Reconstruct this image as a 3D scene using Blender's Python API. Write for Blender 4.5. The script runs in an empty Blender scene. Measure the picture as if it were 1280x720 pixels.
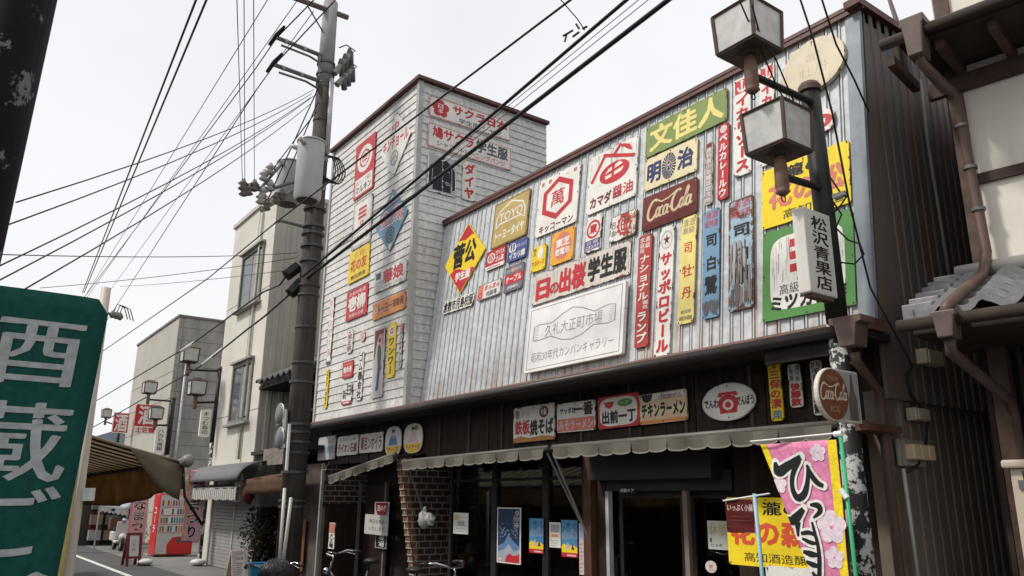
import bpy, bmesh, math, random
from mathutils import Vector, Matrix
random.seed(7)
S = bpy.context.scene
COL = S.collection
rad = math.radians

# ---------------------------------------------------------------- camera
FPX = 978.1
YAW, PIT, ROL = rad(54.053), rad(15.288), rad(.5087)
CAM = Vector((0, 0, 1.7))
def _axes():
    cy, sy, cp, sp, cr, sr = math.cos(YAW), math.sin(YAW), math.cos(PIT), math.sin(PIT), math.cos(ROL), math.sin(ROL)
    fw = Vector((-sy*cp, cy*cp, sp)); rt = Vector((cy, sy, 0)); up = rt.cross(fw)
    return rt*cr + up*sr, up*cr - rt*sr, -fw
RX, RY, RZ = _axes()
cd = bpy.data.cameras.new('camera'); cam = bpy.data.objects.new('camera', cd); COL.objects.link(cam)
cam.matrix_world = Matrix(((RX.x, RY.x, RZ.x, CAM.x), (RX.y, RY.y, RZ.y, CAM.y), (RX.z, RY.z, RZ.z, CAM.z), (0, 0, 0, 1)))
cd.sensor_width = 36; cd.lens = 36*FPX/1280; cd.clip_start = .05; cd.clip_end = 3000
S.camera = cam

# ---------------------------------------------------------------- sky, sun, exposure
SUN_EL, SUN_AZ = rad(50), rad(206)          # azimuth from +Y towards +X: the sun stands behind the camera
sun_dir = Vector((math.sin(SUN_AZ)*math.cos(SUN_EL), math.cos(SUN_AZ)*math.cos(SUN_EL), math.sin(SUN_EL)))
W = bpy.data.worlds.new('World'); S.world = W; W.use_nodes = True
nt = W.node_tree; nt.nodes.clear()
wo = nt.nodes.new('ShaderNodeOutputWorld'); bg = nt.nodes.new('ShaderNodeBackground'); bg.inputs['Strength'].default_value = .1
sky = nt.nodes.new('ShaderNodeTexSky'); sky.sky_type = 'NISHITA'; sky.sun_disc = False
sky.sun_elevation = SUN_EL; sky.sun_rotation = SUN_AZ; sky.air_density = 1.5; sky.dust_density = 6
tc = nt.nodes.new('ShaderNodeTexCoord'); ns = nt.nodes.new('ShaderNodeTexNoise'); ns.inputs['Scale'].default_value = 1.5; ns.inputs['Detail'].default_value = 5
cr_ = nt.nodes.new('ShaderNodeValToRGB')
cr_.color_ramp.elements[0].position = .3; cr_.color_ramp.elements[0].color = (6.9, 7.0, 7.3, 1)
cr_.color_ramp.elements[1].position = .7; cr_.color_ramp.elements[1].color = (8.7, 8.72, 8.78, 1)
mx = nt.nodes.new('ShaderNodeMixRGB'); mx.inputs['Fac'].default_value = .94
nt.links.new(tc.outputs['Generated'], ns.inputs['Vector']); nt.links.new(ns.outputs['Fac'], cr_.inputs['Fac'])
nt.links.new(sky.outputs['Color'], mx.inputs['Color1']); nt.links.new(cr_.outputs['Color'], mx.inputs['Color2'])
nt.links.new(mx.outputs['Color'], bg.inputs['Color']); nt.links.new(bg.outputs['Background'], wo.inputs['Surface'])
sl = bpy.data.lights.new('sun', 'SUN'); sl.energy = 2.4; sl.angle = rad(7); sl.color = (1, .955, .89)
so = bpy.data.objects.new('sun', sl); COL.objects.link(so); so.location = (0, -10, 30)
so.rotation_euler = (-sun_dir).to_track_quat('-Z', 'Y').to_euler()
S.view_settings.view_transform = 'Standard'; S.view_settings.look = 'None'; S.view_settings.exposure = 0.34; S.view_settings.gamma = 1
S.cycles.max_bounces = 6; S.cycles.diffuse_bounces = 3; S.cycles.glossy_bounces = 3; S.cycles.transparent_max_bounces = 12
S.cycles.use_denoising = True

# ---------------------------------------------------------------- where a sight line meets a real plane of the street
def ray(x, y): return RX*(x-640) + RY*(360-y) - RZ*FPX
def at(x, y, ax, val):
    d = ray(x, y); return CAM + d*((val-CAM[ax])/d[ax])
class Plane:
    def __init__(s, O, U, V, N): s.O, s.U, s.V, s.N = Vector(O), Vector(U).normalized(), Vector(V).normalized(), Vector(N).normalized()
    def uv(s, x, y, off=0):
        d = ray(x, y); o = s.O + s.N*off
        p = CAM + d*((o-CAM).dot(s.N)/d.dot(s.N)) - s.O
        return p.dot(s.U), p.dot(s.V)
    def p(s, u, v, n=0): return s.O + s.U*u + s.V*v + s.N*n
def PY(y, n=-1): return Plane((0, y, 0), (1, 0, 0), (0, 0, 1), (0, n, 0))
def PXp(x): return Plane((x, 0, 0), (0, 1, 0), (0, 0, 1), (1, 0, 0))

# ---------------------------------------------------------------- materials
MC = {}
def _n(nt, t, **k):
    n = nt.nodes.new(t)
    for a, b in k.items():
        if a in n.inputs: n.inputs[a].default_value = b
        else: setattr(n, a, b)
    return n
def M(key, color, rough=.65, metal=0, var=.18, scale=4, wear=0, streak=0, bump=0, rust=(.16, .065, .03), fine=0, emit=0, spec=.26, stains=0, wscale=7.0, trans=0):
    """procedural paint/metal/wood: colour varied by noise, streaks running down, flaking to rust at edges"""
    if key in MC: return MC[key]
    m = bpy.data.materials.new(key); m.use_nodes = True; nt = m.node_tree; b = nt.nodes['Principled BSDF']; L = nt.links.new
    b.inputs['Roughness'].default_value = rough; b.inputs['Metallic'].default_value = metal; b.inputs['Specular IOR Level'].default_value = spec
    geo = _n(nt, 'ShaderNodeNewGeometry')
    n1 = _n(nt, 'ShaderNodeTexNoise', Scale=scale, Detail=6.0, Roughness=.6); L(geo.outputs['Position'], n1.inputs['Vector'])
    mr = _n(nt, 'ShaderNodeMapRange'); mr.inputs['From Min'].default_value = .3; mr.inputs['From Max'].default_value = .7
    mr.inputs['To Min'].default_value = 1-var; mr.inputs['To Max'].default_value = 1+var; L(n1.outputs['Fac'], mr.inputs['Value'])
    vm = _n(nt, 'ShaderNodeVectorMath', operation='SCALE'); vm.inputs[0].default_value = color[:3]; L(mr.outputs['Result'], vm.inputs['Scale'])
    c = vm.outputs['Vector']
    if fine:
        n4 = _n(nt, 'ShaderNodeTexNoise', Scale=fine, Detail=3.0); L(geo.outputs['Position'], n4.inputs['Vector'])
        m4 = _n(nt, 'ShaderNodeMapRange'); m4.inputs['From Min'].default_value = .3; m4.inputs['From Max'].default_value = .7; m4.inputs['To Min'].default_value = .82; m4.inputs['To Max'].default_value = 1.15
        L(n4.outputs['Fac'], m4.inputs['Value']); v4 = _n(nt, 'ShaderNodeVectorMath', operation='SCALE'); L(c, v4.inputs[0]); L(m4.outputs['Result'], v4.inputs['Scale']); c = v4.outputs['Vector']
    if streak:
        mp = _n(nt, 'ShaderNodeMapping'); mp.inputs['Scale'].default_value = (9, 9, .55); L(geo.outputs['Position'], mp.inputs['Vector'])
        n2 = _n(nt, 'ShaderNodeTexNoise', Scale=1.6, Detail=5.0, Roughness=.65); L(mp.outputs['Vector'], n2.inputs['Vector'])
        r2 = _n(nt, 'ShaderNodeMapRange'); r2.inputs['From Min'].default_value = .5; r2.inputs['From Max'].default_value = .78; r2.inputs['To Max'].default_value = streak; L(n2.outputs['Fac'], r2.inputs['Value'])
        x2 = _n(nt, 'ShaderNodeMixRGB'); x2.inputs['Color2'].default_value = (rust[0]*.8+.03, rust[1]*.9+.025, rust[2]+.02, 1); L(r2.outputs['Result'], x2.inputs['Fac']); L(c, x2.inputs['Color1']); c = x2.outputs['Color']
    if wear:
        n3 = _n(nt, 'ShaderNodeTexNoise', Scale=wscale, Detail=9.0, Roughness=.72); L(geo.outputs['Position'], n3.inputs['Vector'])
        at_ = _n(nt, 'ShaderNodeAttribute', attribute_name='edge')
        pw = _n(nt, 'ShaderNodeMath', operation='MULTIPLY'); L(at_.outputs['Fac'], pw.inputs[0]); pw.inputs[1].default_value = .16
        ad = _n(nt, 'ShaderNodeMath', operation='ADD'); L(n3.outputs['Fac'], ad.inputs[0]); L(pw.outputs[0], ad.inputs[1])
        r3 = _n(nt, 'ShaderNodeMapRange'); th = .76-.26*wear; r3.inputs['From Min'].default_value = th; r3.inputs['From Max'].default_value = th+(.05 if wear < .6 else .022); L(ad.outputs[0], r3.inputs['Value'])
        x3 = _n(nt, 'ShaderNodeMixRGB'); x3.inputs['Color2'].default_value = (*rust, 1); L(r3.outputs['Result'], x3.inputs['Fac']); L(c, x3.inputs['Color1']); c = x3.outputs['Color']
    if stains:   # orange rust run-off in vertical tongues along the foot of the sheet metal
        mp = _n(nt, 'ShaderNodeMapping'); mp.inputs['Scale'].default_value = (7, 1, .35); L(geo.outputs['Position'], mp.inputs['Vector'])
        n5 = _n(nt, 'ShaderNodeTexNoise', Scale=1.3, Detail=4.0, Roughness=.6); L(mp.outputs['Vector'], n5.inputs['Vector'])
        sp = _n(nt, 'ShaderNodeSeparateXYZ'); L(geo.outputs['Position'], sp.inputs[0])
        hz = _n(nt, 'ShaderNodeMapRange'); hz.inputs['From Min'].default_value = 3.2; hz.inputs['From Max'].default_value = 4.6; hz.inputs['To Min'].default_value = .14; hz.inputs['To Max'].default_value = -.03; L(sp.outputs['Z'], hz.inputs['Value'])
        a5 = _n(nt, 'ShaderNodeMath', operation='ADD'); L(n5.outputs['Fac'], a5.inputs[0]); L(hz.outputs['Result'], a5.inputs[1])
        r5 = _n(nt, 'ShaderNodeMapRange'); r5.inputs['From Min'].default_value = .6; r5.inputs['From Max'].default_value = .82; r5.inputs['To Max'].default_value = stains; L(a5.outputs[0], r5.inputs['Value'])
        x5 = _n(nt, 'ShaderNodeMixRGB'); x5.inputs['Color2'].default_value = (.36, .17, .07, 1); L(r5.outputs['Result'], x5.inputs['Fac']); L(c, x5.inputs['Color1']); c = x5.outputs['Color']
    L(c, b.inputs['Base Color'])
    if bump:
        bp = _n(nt, 'ShaderNodeBump'); bp.inputs['Strength'].default_value = bump; bp.inputs['Distance'].default_value = .02
        L(n1.outputs['Fac'], bp.inputs['Height']); L(bp.outputs['Normal'], b.inputs['Normal'])
    if trans:   # thin cloth lets daylight through
        tl = _n(nt, 'ShaderNodeBsdfTranslucent'); ms = _n(nt, 'ShaderNodeMixShader'); ms.inputs[0].default_value = trans; L(c, tl.inputs['Color'])
        L(b.outputs[0], ms.inputs[1]); L(tl.outputs[0], ms.inputs[2]); L(ms.outputs[0], nt.nodes['Material Output'].inputs['Surface']); MC[key+'_tr'] = tl
    if emit:
        L(c, b.inputs['Emission Color']); b.inputs['Emission Strength'].default_value = emit
    MC[key] = m; return m
def brick_mat(key, c1, c2, mortar, bw, bh, ms=.012, rough=.8, off=.5, var=.25):
    if key in MC: return MC[key]
    m = bpy.data.materials.new(key); m.use_nodes = True; nt = m.node_tree; b = nt.nodes['Principled BSDF']; L = nt.links.new
    b.inputs['Roughness'].default_value = rough
    geo = _n(nt, 'ShaderNodeNewGeometry'); sp = _n(nt, 'ShaderNodeSeparateXYZ'); L(geo.outputs['Position'], sp.inputs[0])
    ad = _n(nt, 'ShaderNodeMath', operation='ADD'); L(sp.outputs['X'], ad.inputs[0]); L(sp.outputs['Y'], ad.inputs[1])
    cb = _n(nt, 'ShaderNodeCombineXYZ'); L(ad.outputs[0], cb.inputs['X']); L(sp.outputs['Z'], cb.inputs['Y'])
    br = _n(nt, 'ShaderNodeTexBrick'); br.offset = off; br.inputs['Scale'].default_value = 1; br.inputs['Brick Width'].default_value = bw; br.inputs['Row Height'].default_value = bh
    br.inputs['Mortar Size'].default_value = ms; br.inputs['Color1'].default_value = (*c1, 1); br.inputs['Color2'].default_value = (*c2, 1); br.inputs['Mortar'].default_value = (*mortar, 1)
    L(cb.outputs[0], br.inputs['Vector'])
    n1 = _n(nt, 'ShaderNodeTexNoise', Scale=1.2, Detail=6.0, Roughness=.65)
    mp = _n(nt, 'ShaderNodeMapping'); mp.inputs['Scale'].default_value = (1.5, 1.5, .5); L(geo.outputs['Position'], mp.inputs['Vector']); L(mp.outputs['Vector'], n1.inputs['Vector'])
    mr = _n(nt, 'ShaderNodeMapRange'); mr.inputs['From Min'].default_value = .3; mr.inputs['From Max'].default_value = .7; mr.inputs['To Min'].default_value = 1-var; mr.inputs['To Max'].default_value = 1+var; L(n1.outputs['Fac'], mr.inputs['Value'])
    vm = _n(nt, 'ShaderNodeVectorMath', operation='SCALE'); L(br.outputs['Color'], vm.inputs[0]); L(mr.outputs['Result'], vm.inputs['Scale'])
    L(vm.outputs['Vector'], b.inputs['Base Color'])
    bp = _n(nt, 'ShaderNodeBump'); bp.inputs['Strength'].default_value = .6; bp.inputs['Distance'].default_value = .01; bp.invert = True
    L(br.outputs['Fac'], bp.inputs['Height']); L(bp.outputs['Normal'], b.inputs['Normal'])
    MC[key] = m; return m
def stripe_mat(key, c1, c2, axis, freq, duty=.5, var=.15, trans=0):
    """cloth woven in two colours, stripes across one world axis"""
    if key in MC: return MC[key]
    m = M(key, c1, .85, var=var, trans=trans); nt = m.node_tree; b = nt.nodes['Principled BSDF']; L = nt.links.new
    src = b.inputs['Base Color'].links[0].from_socket
    geo = _n(nt, 'ShaderNodeNewGeometry'); sp = _n(nt, 'ShaderNodeSeparateXYZ'); L(geo.outputs['Position'], sp.inputs[0])
    mu = _n(nt, 'ShaderNodeMath', operation='MULTIPLY'); L(sp.outputs[axis], mu.inputs[0]); mu.inputs[1].default_value = freq
    fr = _n(nt, 'ShaderNodeMath', operation='FRACT'); L(mu.outputs[0], fr.inputs[0])
    gt = _n(nt, 'ShaderNodeMath', operation='GREATER_THAN'); L(fr.outputs[0], gt.inputs[0]); gt.inputs[1].default_value = duty
    x = _n(nt, 'ShaderNodeMixRGB'); x.inputs['Color2'].default_value = (*c2, 1); L(gt.outputs[0], x.inputs['Fac']); L(src, x.inputs['Color1']); L(x.outputs['Color'], b.inputs['Base Color'])
    if key+'_tr' in MC: L(x.outputs['Color'], MC[key+'_tr'].inputs['Color'])
    return m
def glass_mat(key, tint=(.75, .8, .8), refl=.12):
    if key in MC: return MC[key]
    m = bpy.data.materials.new(key); m.use_nodes = True; nt = m.node_tree; nt.nodes.clear(); L = nt.links.new
    o = _n(nt, 'ShaderNodeOutputMaterial'); g = _n(nt, 'ShaderNodeBsdfGlossy', Roughness=.03); t = _n(nt, 'ShaderNodeBsdfTransparent'); t.inputs['Color'].default_value = (*tint, 1)
    f = _n(nt, 'ShaderNodeFresnel', IOR=1.45); mu = _n(nt, 'ShaderNodeMath', operation='MULTIPLY'); mu.inputs[1].default_value = refl*8
    L(f.outputs[0], mu.inputs[0]); mixs = _n(nt, 'ShaderNodeMixShader'); L(mu.outputs[0], mixs.inputs[0]); L(t.outputs[0], mixs.inputs[1]); L(g.outputs[0], mixs.inputs[2]); L(mixs.outputs[0], o.inputs['Surface'])
    MC[key] = m; return m
PAL = dict(red=(.50, .035, .045), dred=(.17, .022, .02), white=(.74, .72, .67), cream=(.72, .63, .40), yellow=(.78, .56, .035), lyellow=(.76, .64, .22), black=(.02, .02, .022),
           navy=(.035, .045, .13), blue=(.10, .24, .38), lblue=(.30, .43, .52), green=(.09, .25, .07), olive=(.20, .27, .09), orange=(.72, .27, .08), gold=(.48, .35, .13), grey=(.25, .25, .26),
           dgrey=(.09, .09, .10), pink=(.66, .22, .37), lpink=(.72, .50, .50), salmon=(.62, .20, .14), skin=(.55, .36, .26), tan=(.58, .48, .31), brown=(.13, .06, .03), lgrey=(.48, .48, .47), purple=(.12, .09, .22), brightblue=(.06, .2, .5), vyellow=(.82, .62, .03))
def P(col, wear=.3):
    c = PAL[col] if isinstance(col, str) else col
    w = round(wear, 2)
    return M(f'enamel_{col}_{w}', c, .34, var=.1, scale=3, wear=w, streak=.55*w+.06, spec=.2, rust=(.13, .06, .035))

# ---------------------------------------------------------------- mesh building
class MB:
    def __init__(s): s.v, s.f, s.mi, s.e = [], [], [], {}
    def add(s, vs, fs, mi=0):
        o = len(s.v); s.v += [Vector(v) for v in vs]; s.f += [[i+o for i in f] for f in fs]; s.mi += [mi]*len(fs); return s
    def box(s, a, b, mi=0):
        x0, y0, z0 = (min(p, q) for p, q in zip(a, b)); x1, y1, z1 = (max(p, q) for p, q in zip(a, b))
        return s.add([(x0,y0,z0),(x1,y0,z0),(x1,y1,z0),(x0,y1,z0),(x0,y0,z1),(x1,y0,z1),(x1,y1,z1),(x0,y1,z1)],
                     [(3,2,1,0),(4,5,6,7),(0,1,5,4),(1,2,6,5),(2,3,7,6),(3,0,4,7)], mi)
    def pbox(s, pl, u0, u1, v0, v1, n0, n1, mi=0):
        vs = [pl.p(u, v, n) for n in (n0, n1) for u, v in ((u0, v0), (u1, v0), (u1, v1), (u0, v1))]
        return s.add(vs, [(3,2,1,0),(4,5,6,7),(0,1,5,4),(1,2,6,5),(2,3,7,6),(3,0,4,7)], mi)
    def quad(s, *vs, mi=0): return s.add(vs, [tuple(range(len(vs)))], mi)
    def prism(s, pl, pts, n0, n1, mi=0):
        k = len(pts); vs = [pl.p(u, v, n0) for u, v in pts] + [pl.p(u, v, n1) for u, v in pts]
        return s.add(vs, [tuple(range(k-1, -1, -1)), tuple(range(k, 2*k))] + [(i, (i+1) % k, (i+1) % k+k, i+k) for i in range(k)], mi)
    def tube(s, pts, r, n=8, cap=True, mi=0):
        pts = [Vector(p) for p in pts]; R = r if isinstance(r, (list, tuple)) else [r]*len(pts)
        o = len(s.v); up = None
        for i, p in enumerate(pts):
            t = (pts[min(i+1, len(pts)-1)] - pts[max(i-1, 0)]).normalized()
            if up is None: up = Vector((0, 0, 1)) if abs(t.z) < .9 else Vector((1, 0, 0))
            a = t.cross(up).normalized(); b = a.cross(t).normalized(); up = b
            for k in range(n):
                q = 2*math.pi*k/n; s.v.append(p + (a*math.cos(q) + b*math.sin(q))*R[i])
        for i in range(len(pts)-1):
            for k in range(n):
                s.f.append([o+i*n+k, o+i*n+(k+1) % n, o+(i+1)*n+(k+1) % n, o+(i+1)*n+k]); s.mi.append(mi)
        if cap:
            s.f.append([o+k for k in range(n-1, -1, -1)]); s.mi.append(mi); e = o+(len(pts)-1)*n; s.f.append([e+k for k in range(n)]); s.mi.append(mi)
        return s
    def ball(s, c, r, n=10, m=7, mi=0, sc=(1, 1, 1)):
        c = Vector(c); vs = []; fs = []
        for i in range(m+1):
            th = math.pi*i/m
            for k in range(n): ph = 2*math.pi*k/n; vs.append(c + Vector((r*sc[0]*math.sin(th)*math.cos(ph), r*sc[1]*math.sin(th)*math.sin(ph), r*sc[2]*math.cos(th))))
        for i in range(m):
            for k in range(n): fs.append((i*n+k, (i+1)*n+k, (i+1)*n+(k+1) % n, i*n+(k+1) % n))
        return s.add(vs, fs, mi)
    def torus(s, c, R, r, ax, n=24, m=8, mi=0):
        c = Vector(c); ax = Vector(ax).normalized(); a = ax.orthogonal().normalized(); b = ax.cross(a); vs = []; fs = []
        for i in range(n):
            q = 2*math.pi*i/n; d = a*math.cos(q)+b*math.sin(q)
            for k in range(m): w = 2*math.pi*k/m; vs.append(c + d*(R+r*math.cos(w)) + ax*r*math.sin(w))
        for i in range(n):
            for k in range(m): fs.append((i*m+k, ((i+1) % n)*m+k, ((i+1) % n)*m+(k+1) % m, i*m+(k+1) % m))
        return s.add(vs, fs, mi)
    def grid(s, fn, nu, nv, mi=0):
        vs = [fn(i/nu, j/nv) for j in range(nv+1) for i in range(nu+1)]
        return s.add(vs, [(j*(nu+1)+i, j*(nu+1)+i+1, (j+1)*(nu+1)+i+1, (j+1)*(nu+1)+i) for j in range(nv) for i in range(nu)], mi)
    def profile(s, pl, prof, a0, a1, vertical=True, mi=0):
        """sheet with a folded profile [(t, depth)...]: along u and drawn up v, or the other way round"""
        for (t0, n0), (t1, n1) in zip(prof, prof[1:]):
            if vertical: s.quad(pl.p(t0, a0, n0), pl.p(t1, a0, n1), pl.p(t1, a1, n1), pl.p(t0, a1, n0), mi=mi)
            else: s.quad(pl.p(a0, t0, n0), pl.p(a1, t0, n0), pl.p(a1, t1, n1), pl.p(a0, t1, n1), mi=mi)
        return s
    def build(s, name, mats, parent=None, smooth=False, bevel=0, solid=0, **props):
        mats = mats if isinstance(mats, (list, tuple)) else [mats]
        if parent: org = root_loc(parent)
        else:
            xs = [v.x for v in s.v]; ys = [v.y for v in s.v]; zs = [v.z for v in s.v]
            org = Vector(((min(xs)+max(xs))/2, (min(ys)+max(ys))/2, min(zs)))
        me = bpy.data.meshes.new(name); me.from_pydata([v-org for v in s.v], [], s.f)
        for m in mats: me.materials.append(m)
        for p, i in zip(me.polygons, s.mi): p.material_index = i; p.use_smooth = smooth
        if s.e:
            a = me.attributes.new('edge', 'FLOAT', 'POINT')
            for i, w in s.e.items(): a.data[i].value = w
        me.update()
        o = bpy.data.objects.new(name, me); COL.objects.link(o)
        if parent: o.parent = parent
        else: o.location = org
        if bevel:
            b = o.modifiers.new('bevel', 'BEVEL'); b.width = bevel; b.segments = 2; b.limit_method = 'ANGLE'
        if solid:
            b = o.modifiers.new('solid', 'SOLIDIFY'); b.thickness = solid; b.offset = 0
        for k, w in props.items(): o[k] = w
        return o
def root_loc(o):
    l = Vector(o.location); p = o.parent
    while p: l += Vector(p.location); p = p.parent
    return l
def thing(name, loc, label, cat, group=None):
    o = bpy.data.objects.new(name, None); COL.objects.link(o); o.location = loc; o.empty_display_size = .1
    o['label'] = label; o['category'] = cat
    if group: o['group'] = group
    return o
def sag(a, b, s, n=14):
    a, b = Vector(a), Vector(b)
    return [a.lerp(b, t/n) - Vector((0, 0, 4*s*(t/n)*(1-t/n))) for t in range(n+1)]

# ---------------------------------------------------------------- lettering and painted shapes (2-D, then laid on a plane)
TC = {}
def text2d(t, off):
    k = (t, off)
    if k not in TC:
        c = bpy.data.curves.new('t', 'FONT'); c.body = t; c.offset = off; c.resolution_u = 2
        o = bpy.data.objects.new('t', c); COL.objects.link(o)
        dg = bpy.context.evaluated_depsgraph_get(); dg.update()
        me = bpy.data.meshes.new_from_object(o.evaluated_get(dg))
        TC[k] = ([(v.co.x, v.co.y) for v in me.vertices], [tuple(p.vertices) for p in me.polygons])
        bpy.data.objects.remove(o); bpy.data.curves.remove(c); bpy.data.meshes.remove(me)
    return TC[k]
def bold(vs, b):
    """heavier strokes: the glyph laid over itself a few times, shifted by B em and lifted a hair"""
    if b <= 0: return [vs]
    d = b*.9; return [[(x+dx*d, y+dy*d) for x, y in vs] for dx, dy in ((0, 0), (1, .55), (-1, -.55), (.55, -1), (-.55, 1), (0, .8), (0, -.8))[:7 if b > .028 else 3]]
def T(t, u0, v0, u1, v1, col, b=.03, slant=0):
    vs, fs = text2d(t, min(b, 0))
    if not vs: return []
    b = max(b, 0)*.62
    if t.isascii(): ya, yb = min(v[1] for v in vs)-b, max(v[1] for v in vs)+b
    else: ya, yb = -.11, .87
    xa, xb = min(v[0] for v in vs)-b, max(v[0] for v in vs)+b
    return [(col, [(u0+(x-xa)/(xb-xa)*(u1-u0)+slant*((y-ya)/(yb-ya)-.5), v0+(y-ya)/(yb-ya)*(v1-v0)) for x, y in w], fs) for w in bold(vs, b)]
def V(t, u0, v0, u1, v1, col, b=.03):
    out = []; n = len(t); h = (v1-v0)/n
    for i, ch in enumerate(t):
        if ch == ' ': continue
        vs, fs = text2d(ch, min(b, 0))
        if ch in 'ー―': vs = [(.5+(y-.38), .38+(.5-x)) for x, y in vs]
        top = v1-i*h
        for w in bold(vs, max(b, 0)*.62): out.append((col, [(u0+x*(u1-u0), top-h*.97+(y+.12)*h*.97) for x, y in w], fs))
    return out
def RC(u0, v0, u1, v1, col): return [(col, [(u0, v0), (u1, v0), (u1, v1), (u0, v1)], [(0, 1, 2, 3)])]
def PO(pts, col): return [(col, list(pts), [tuple(range(len(pts)))])]
def EL(cu, cv, ru, rv, col, inner=0, n=32):
    o = [(cu+ru*math.cos(2*math.pi*i/n), cv+rv*math.sin(2*math.pi*i/n)) for i in range(n)]
    if not inner: return PO(o, col)
    q = [(cu+ru*inner*math.cos(2*math.pi*i/n), cv+rv*inner*math.sin(2*math.pi*i/n)) for i in range(n)]
    return [(col, o+q, [(i, (i+1) % n, (i+1) % n+n, i+n) for i in range(n)])]
def FR(u0, v0, u1, v1, w, h, col): return RC(u0, v0, u1, v0+h, col)+RC(u0, v1-h, u1, v1, col)+RC(u0, v0+h, u0+w, v1-h, col)+RC(u1-w, v0+h, u1, v1-h, col)
def ST(pts, w, col, asp=1.0):
    """brush stroke; asp = sign width / height so that the stroke keeps its width"""
    out = []; n = len(pts); W_ = w if isinstance(w, (list, tuple)) else [w]*n
    L_, R_ = [], []
    for i, (x, y) in enumerate(pts):
        a, b = pts[max(i-1, 0)], pts[min(i+1, n-1)]
        dx, dy = (b[0]-a[0])*asp, b[1]-a[1]; l = math.hypot(dx, dy) or 1
        nx, ny = -dy/l*W_[i]/2, dx/l*W_[i]/2
        L_.append((x+nx/asp, y+ny)); R_.append((x-nx/asp, y-ny))
    return [(col, L_+R_, [(i, i+1, i+1+n, i+n) for i in range(n-1)])]
def smooth(pts, k=6):
    """Catmull-Rom through the points (any number of coordinates)"""
    out = []; n = len(pts)
    for i in range(n-1):
        p0, p1, p2, p3 = pts[max(i-1, 0)], pts[i], pts[i+1], pts[min(i+2, n-1)]
        for j in range(k):
            t = j/k; out.append(tuple(.5*(2*b+(c-a)*t+(2*a-5*b+4*c-d)*t*t+(3*b-a-3*c+d)*t**3) for a, b, c, d in zip(p0, p1, p2, p3)))
    return out+[tuple(pts[-1])]
def arc(cu, cv, ru, rv, a0, a1, n=14): return [(cu+ru*math.cos(rad(a0+(a1-a0)*i/n)), cv+rv*math.sin(rad(a0+(a1-a0)*i/n))) for i in range(n+1)]
def scrape(u0, v0, u1, v1, n, cols, seed, wmin=.004, wmax=.02, lmin=.08, lmax=.4):
    """bare streaks where the enamel has been worn away downwards"""
    r_ = random.Random(seed); out = []
    for k in range(n):
        u = r_.uniform(u0, u1); w_ = r_.uniform(wmin, wmax); t = v1-(v1-v0)*r_.random()**1.6*.7; l_ = min(r_.uniform(lmin, lmax)*(v1-v0), t-v0)
        out += PO([(u, t), (min(u+w_, u1), t-l_*.08), (min(u+w_*.9, u1), t-l_*.7), (u+w_*.4, t-l_), (u+w_*.1, t-l_*.6)], r_.choice(cols))
    return out
def outline(shape, w, h, r=.03):
    if shape == 'oval': return [(w/2+w/2*math.cos(2*math.pi*i/40), h/2+h/2*math.sin(2*math.pi*i/40)) for i in range(40)]
    if shape == 'barrel': 
        f = lambda c: math.copysign(abs(c)**.72, c)
        return [(w/2+w/2*f(math.cos(2*math.pi*i/40)), h/2+h/2*f(math.sin(2*math.pi*i/40))) for i in range(40)]
    if shape == 'diamond': return [(w/2, 0), (w, h/2), (w/2, h), (0, h/2)]
    if isinstance(shape, list): return [(a*w, b*h) for a, b in shape]
    r = min(r, w*.45, h*.45); p = []
    for cx, cy, a in ((w-r, r, -90), (w-r, h-r, 0), (r, h-r, 90), (r, r, 180)):
        p += [(cx+r*math.cos(rad(a+k*30)), cy+r*math.sin(rad(a+k*30))) for k in range(4)]
    return p
def paint(pl, u0, v0, w, h, els, n0, parent, wear, name='lettering', matf=None, warp=None):
    """painted lettering: one mesh per colour, every coat a hair above the one below"""
    by = {}
    for lay, (col, vs, fs) in enumerate(els):
        mb = by.setdefault(col, MB()); n = n0 + .001 + .00008*lay
        mb.add([(warp(x, y, n) if warp else pl.p(u0+x*w, v0+y*h, n)) for x, y in vs], fs)
    for col, mb in by.items(): mb.build(name, (matf or P)(col, wear*.75), parent)
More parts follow.
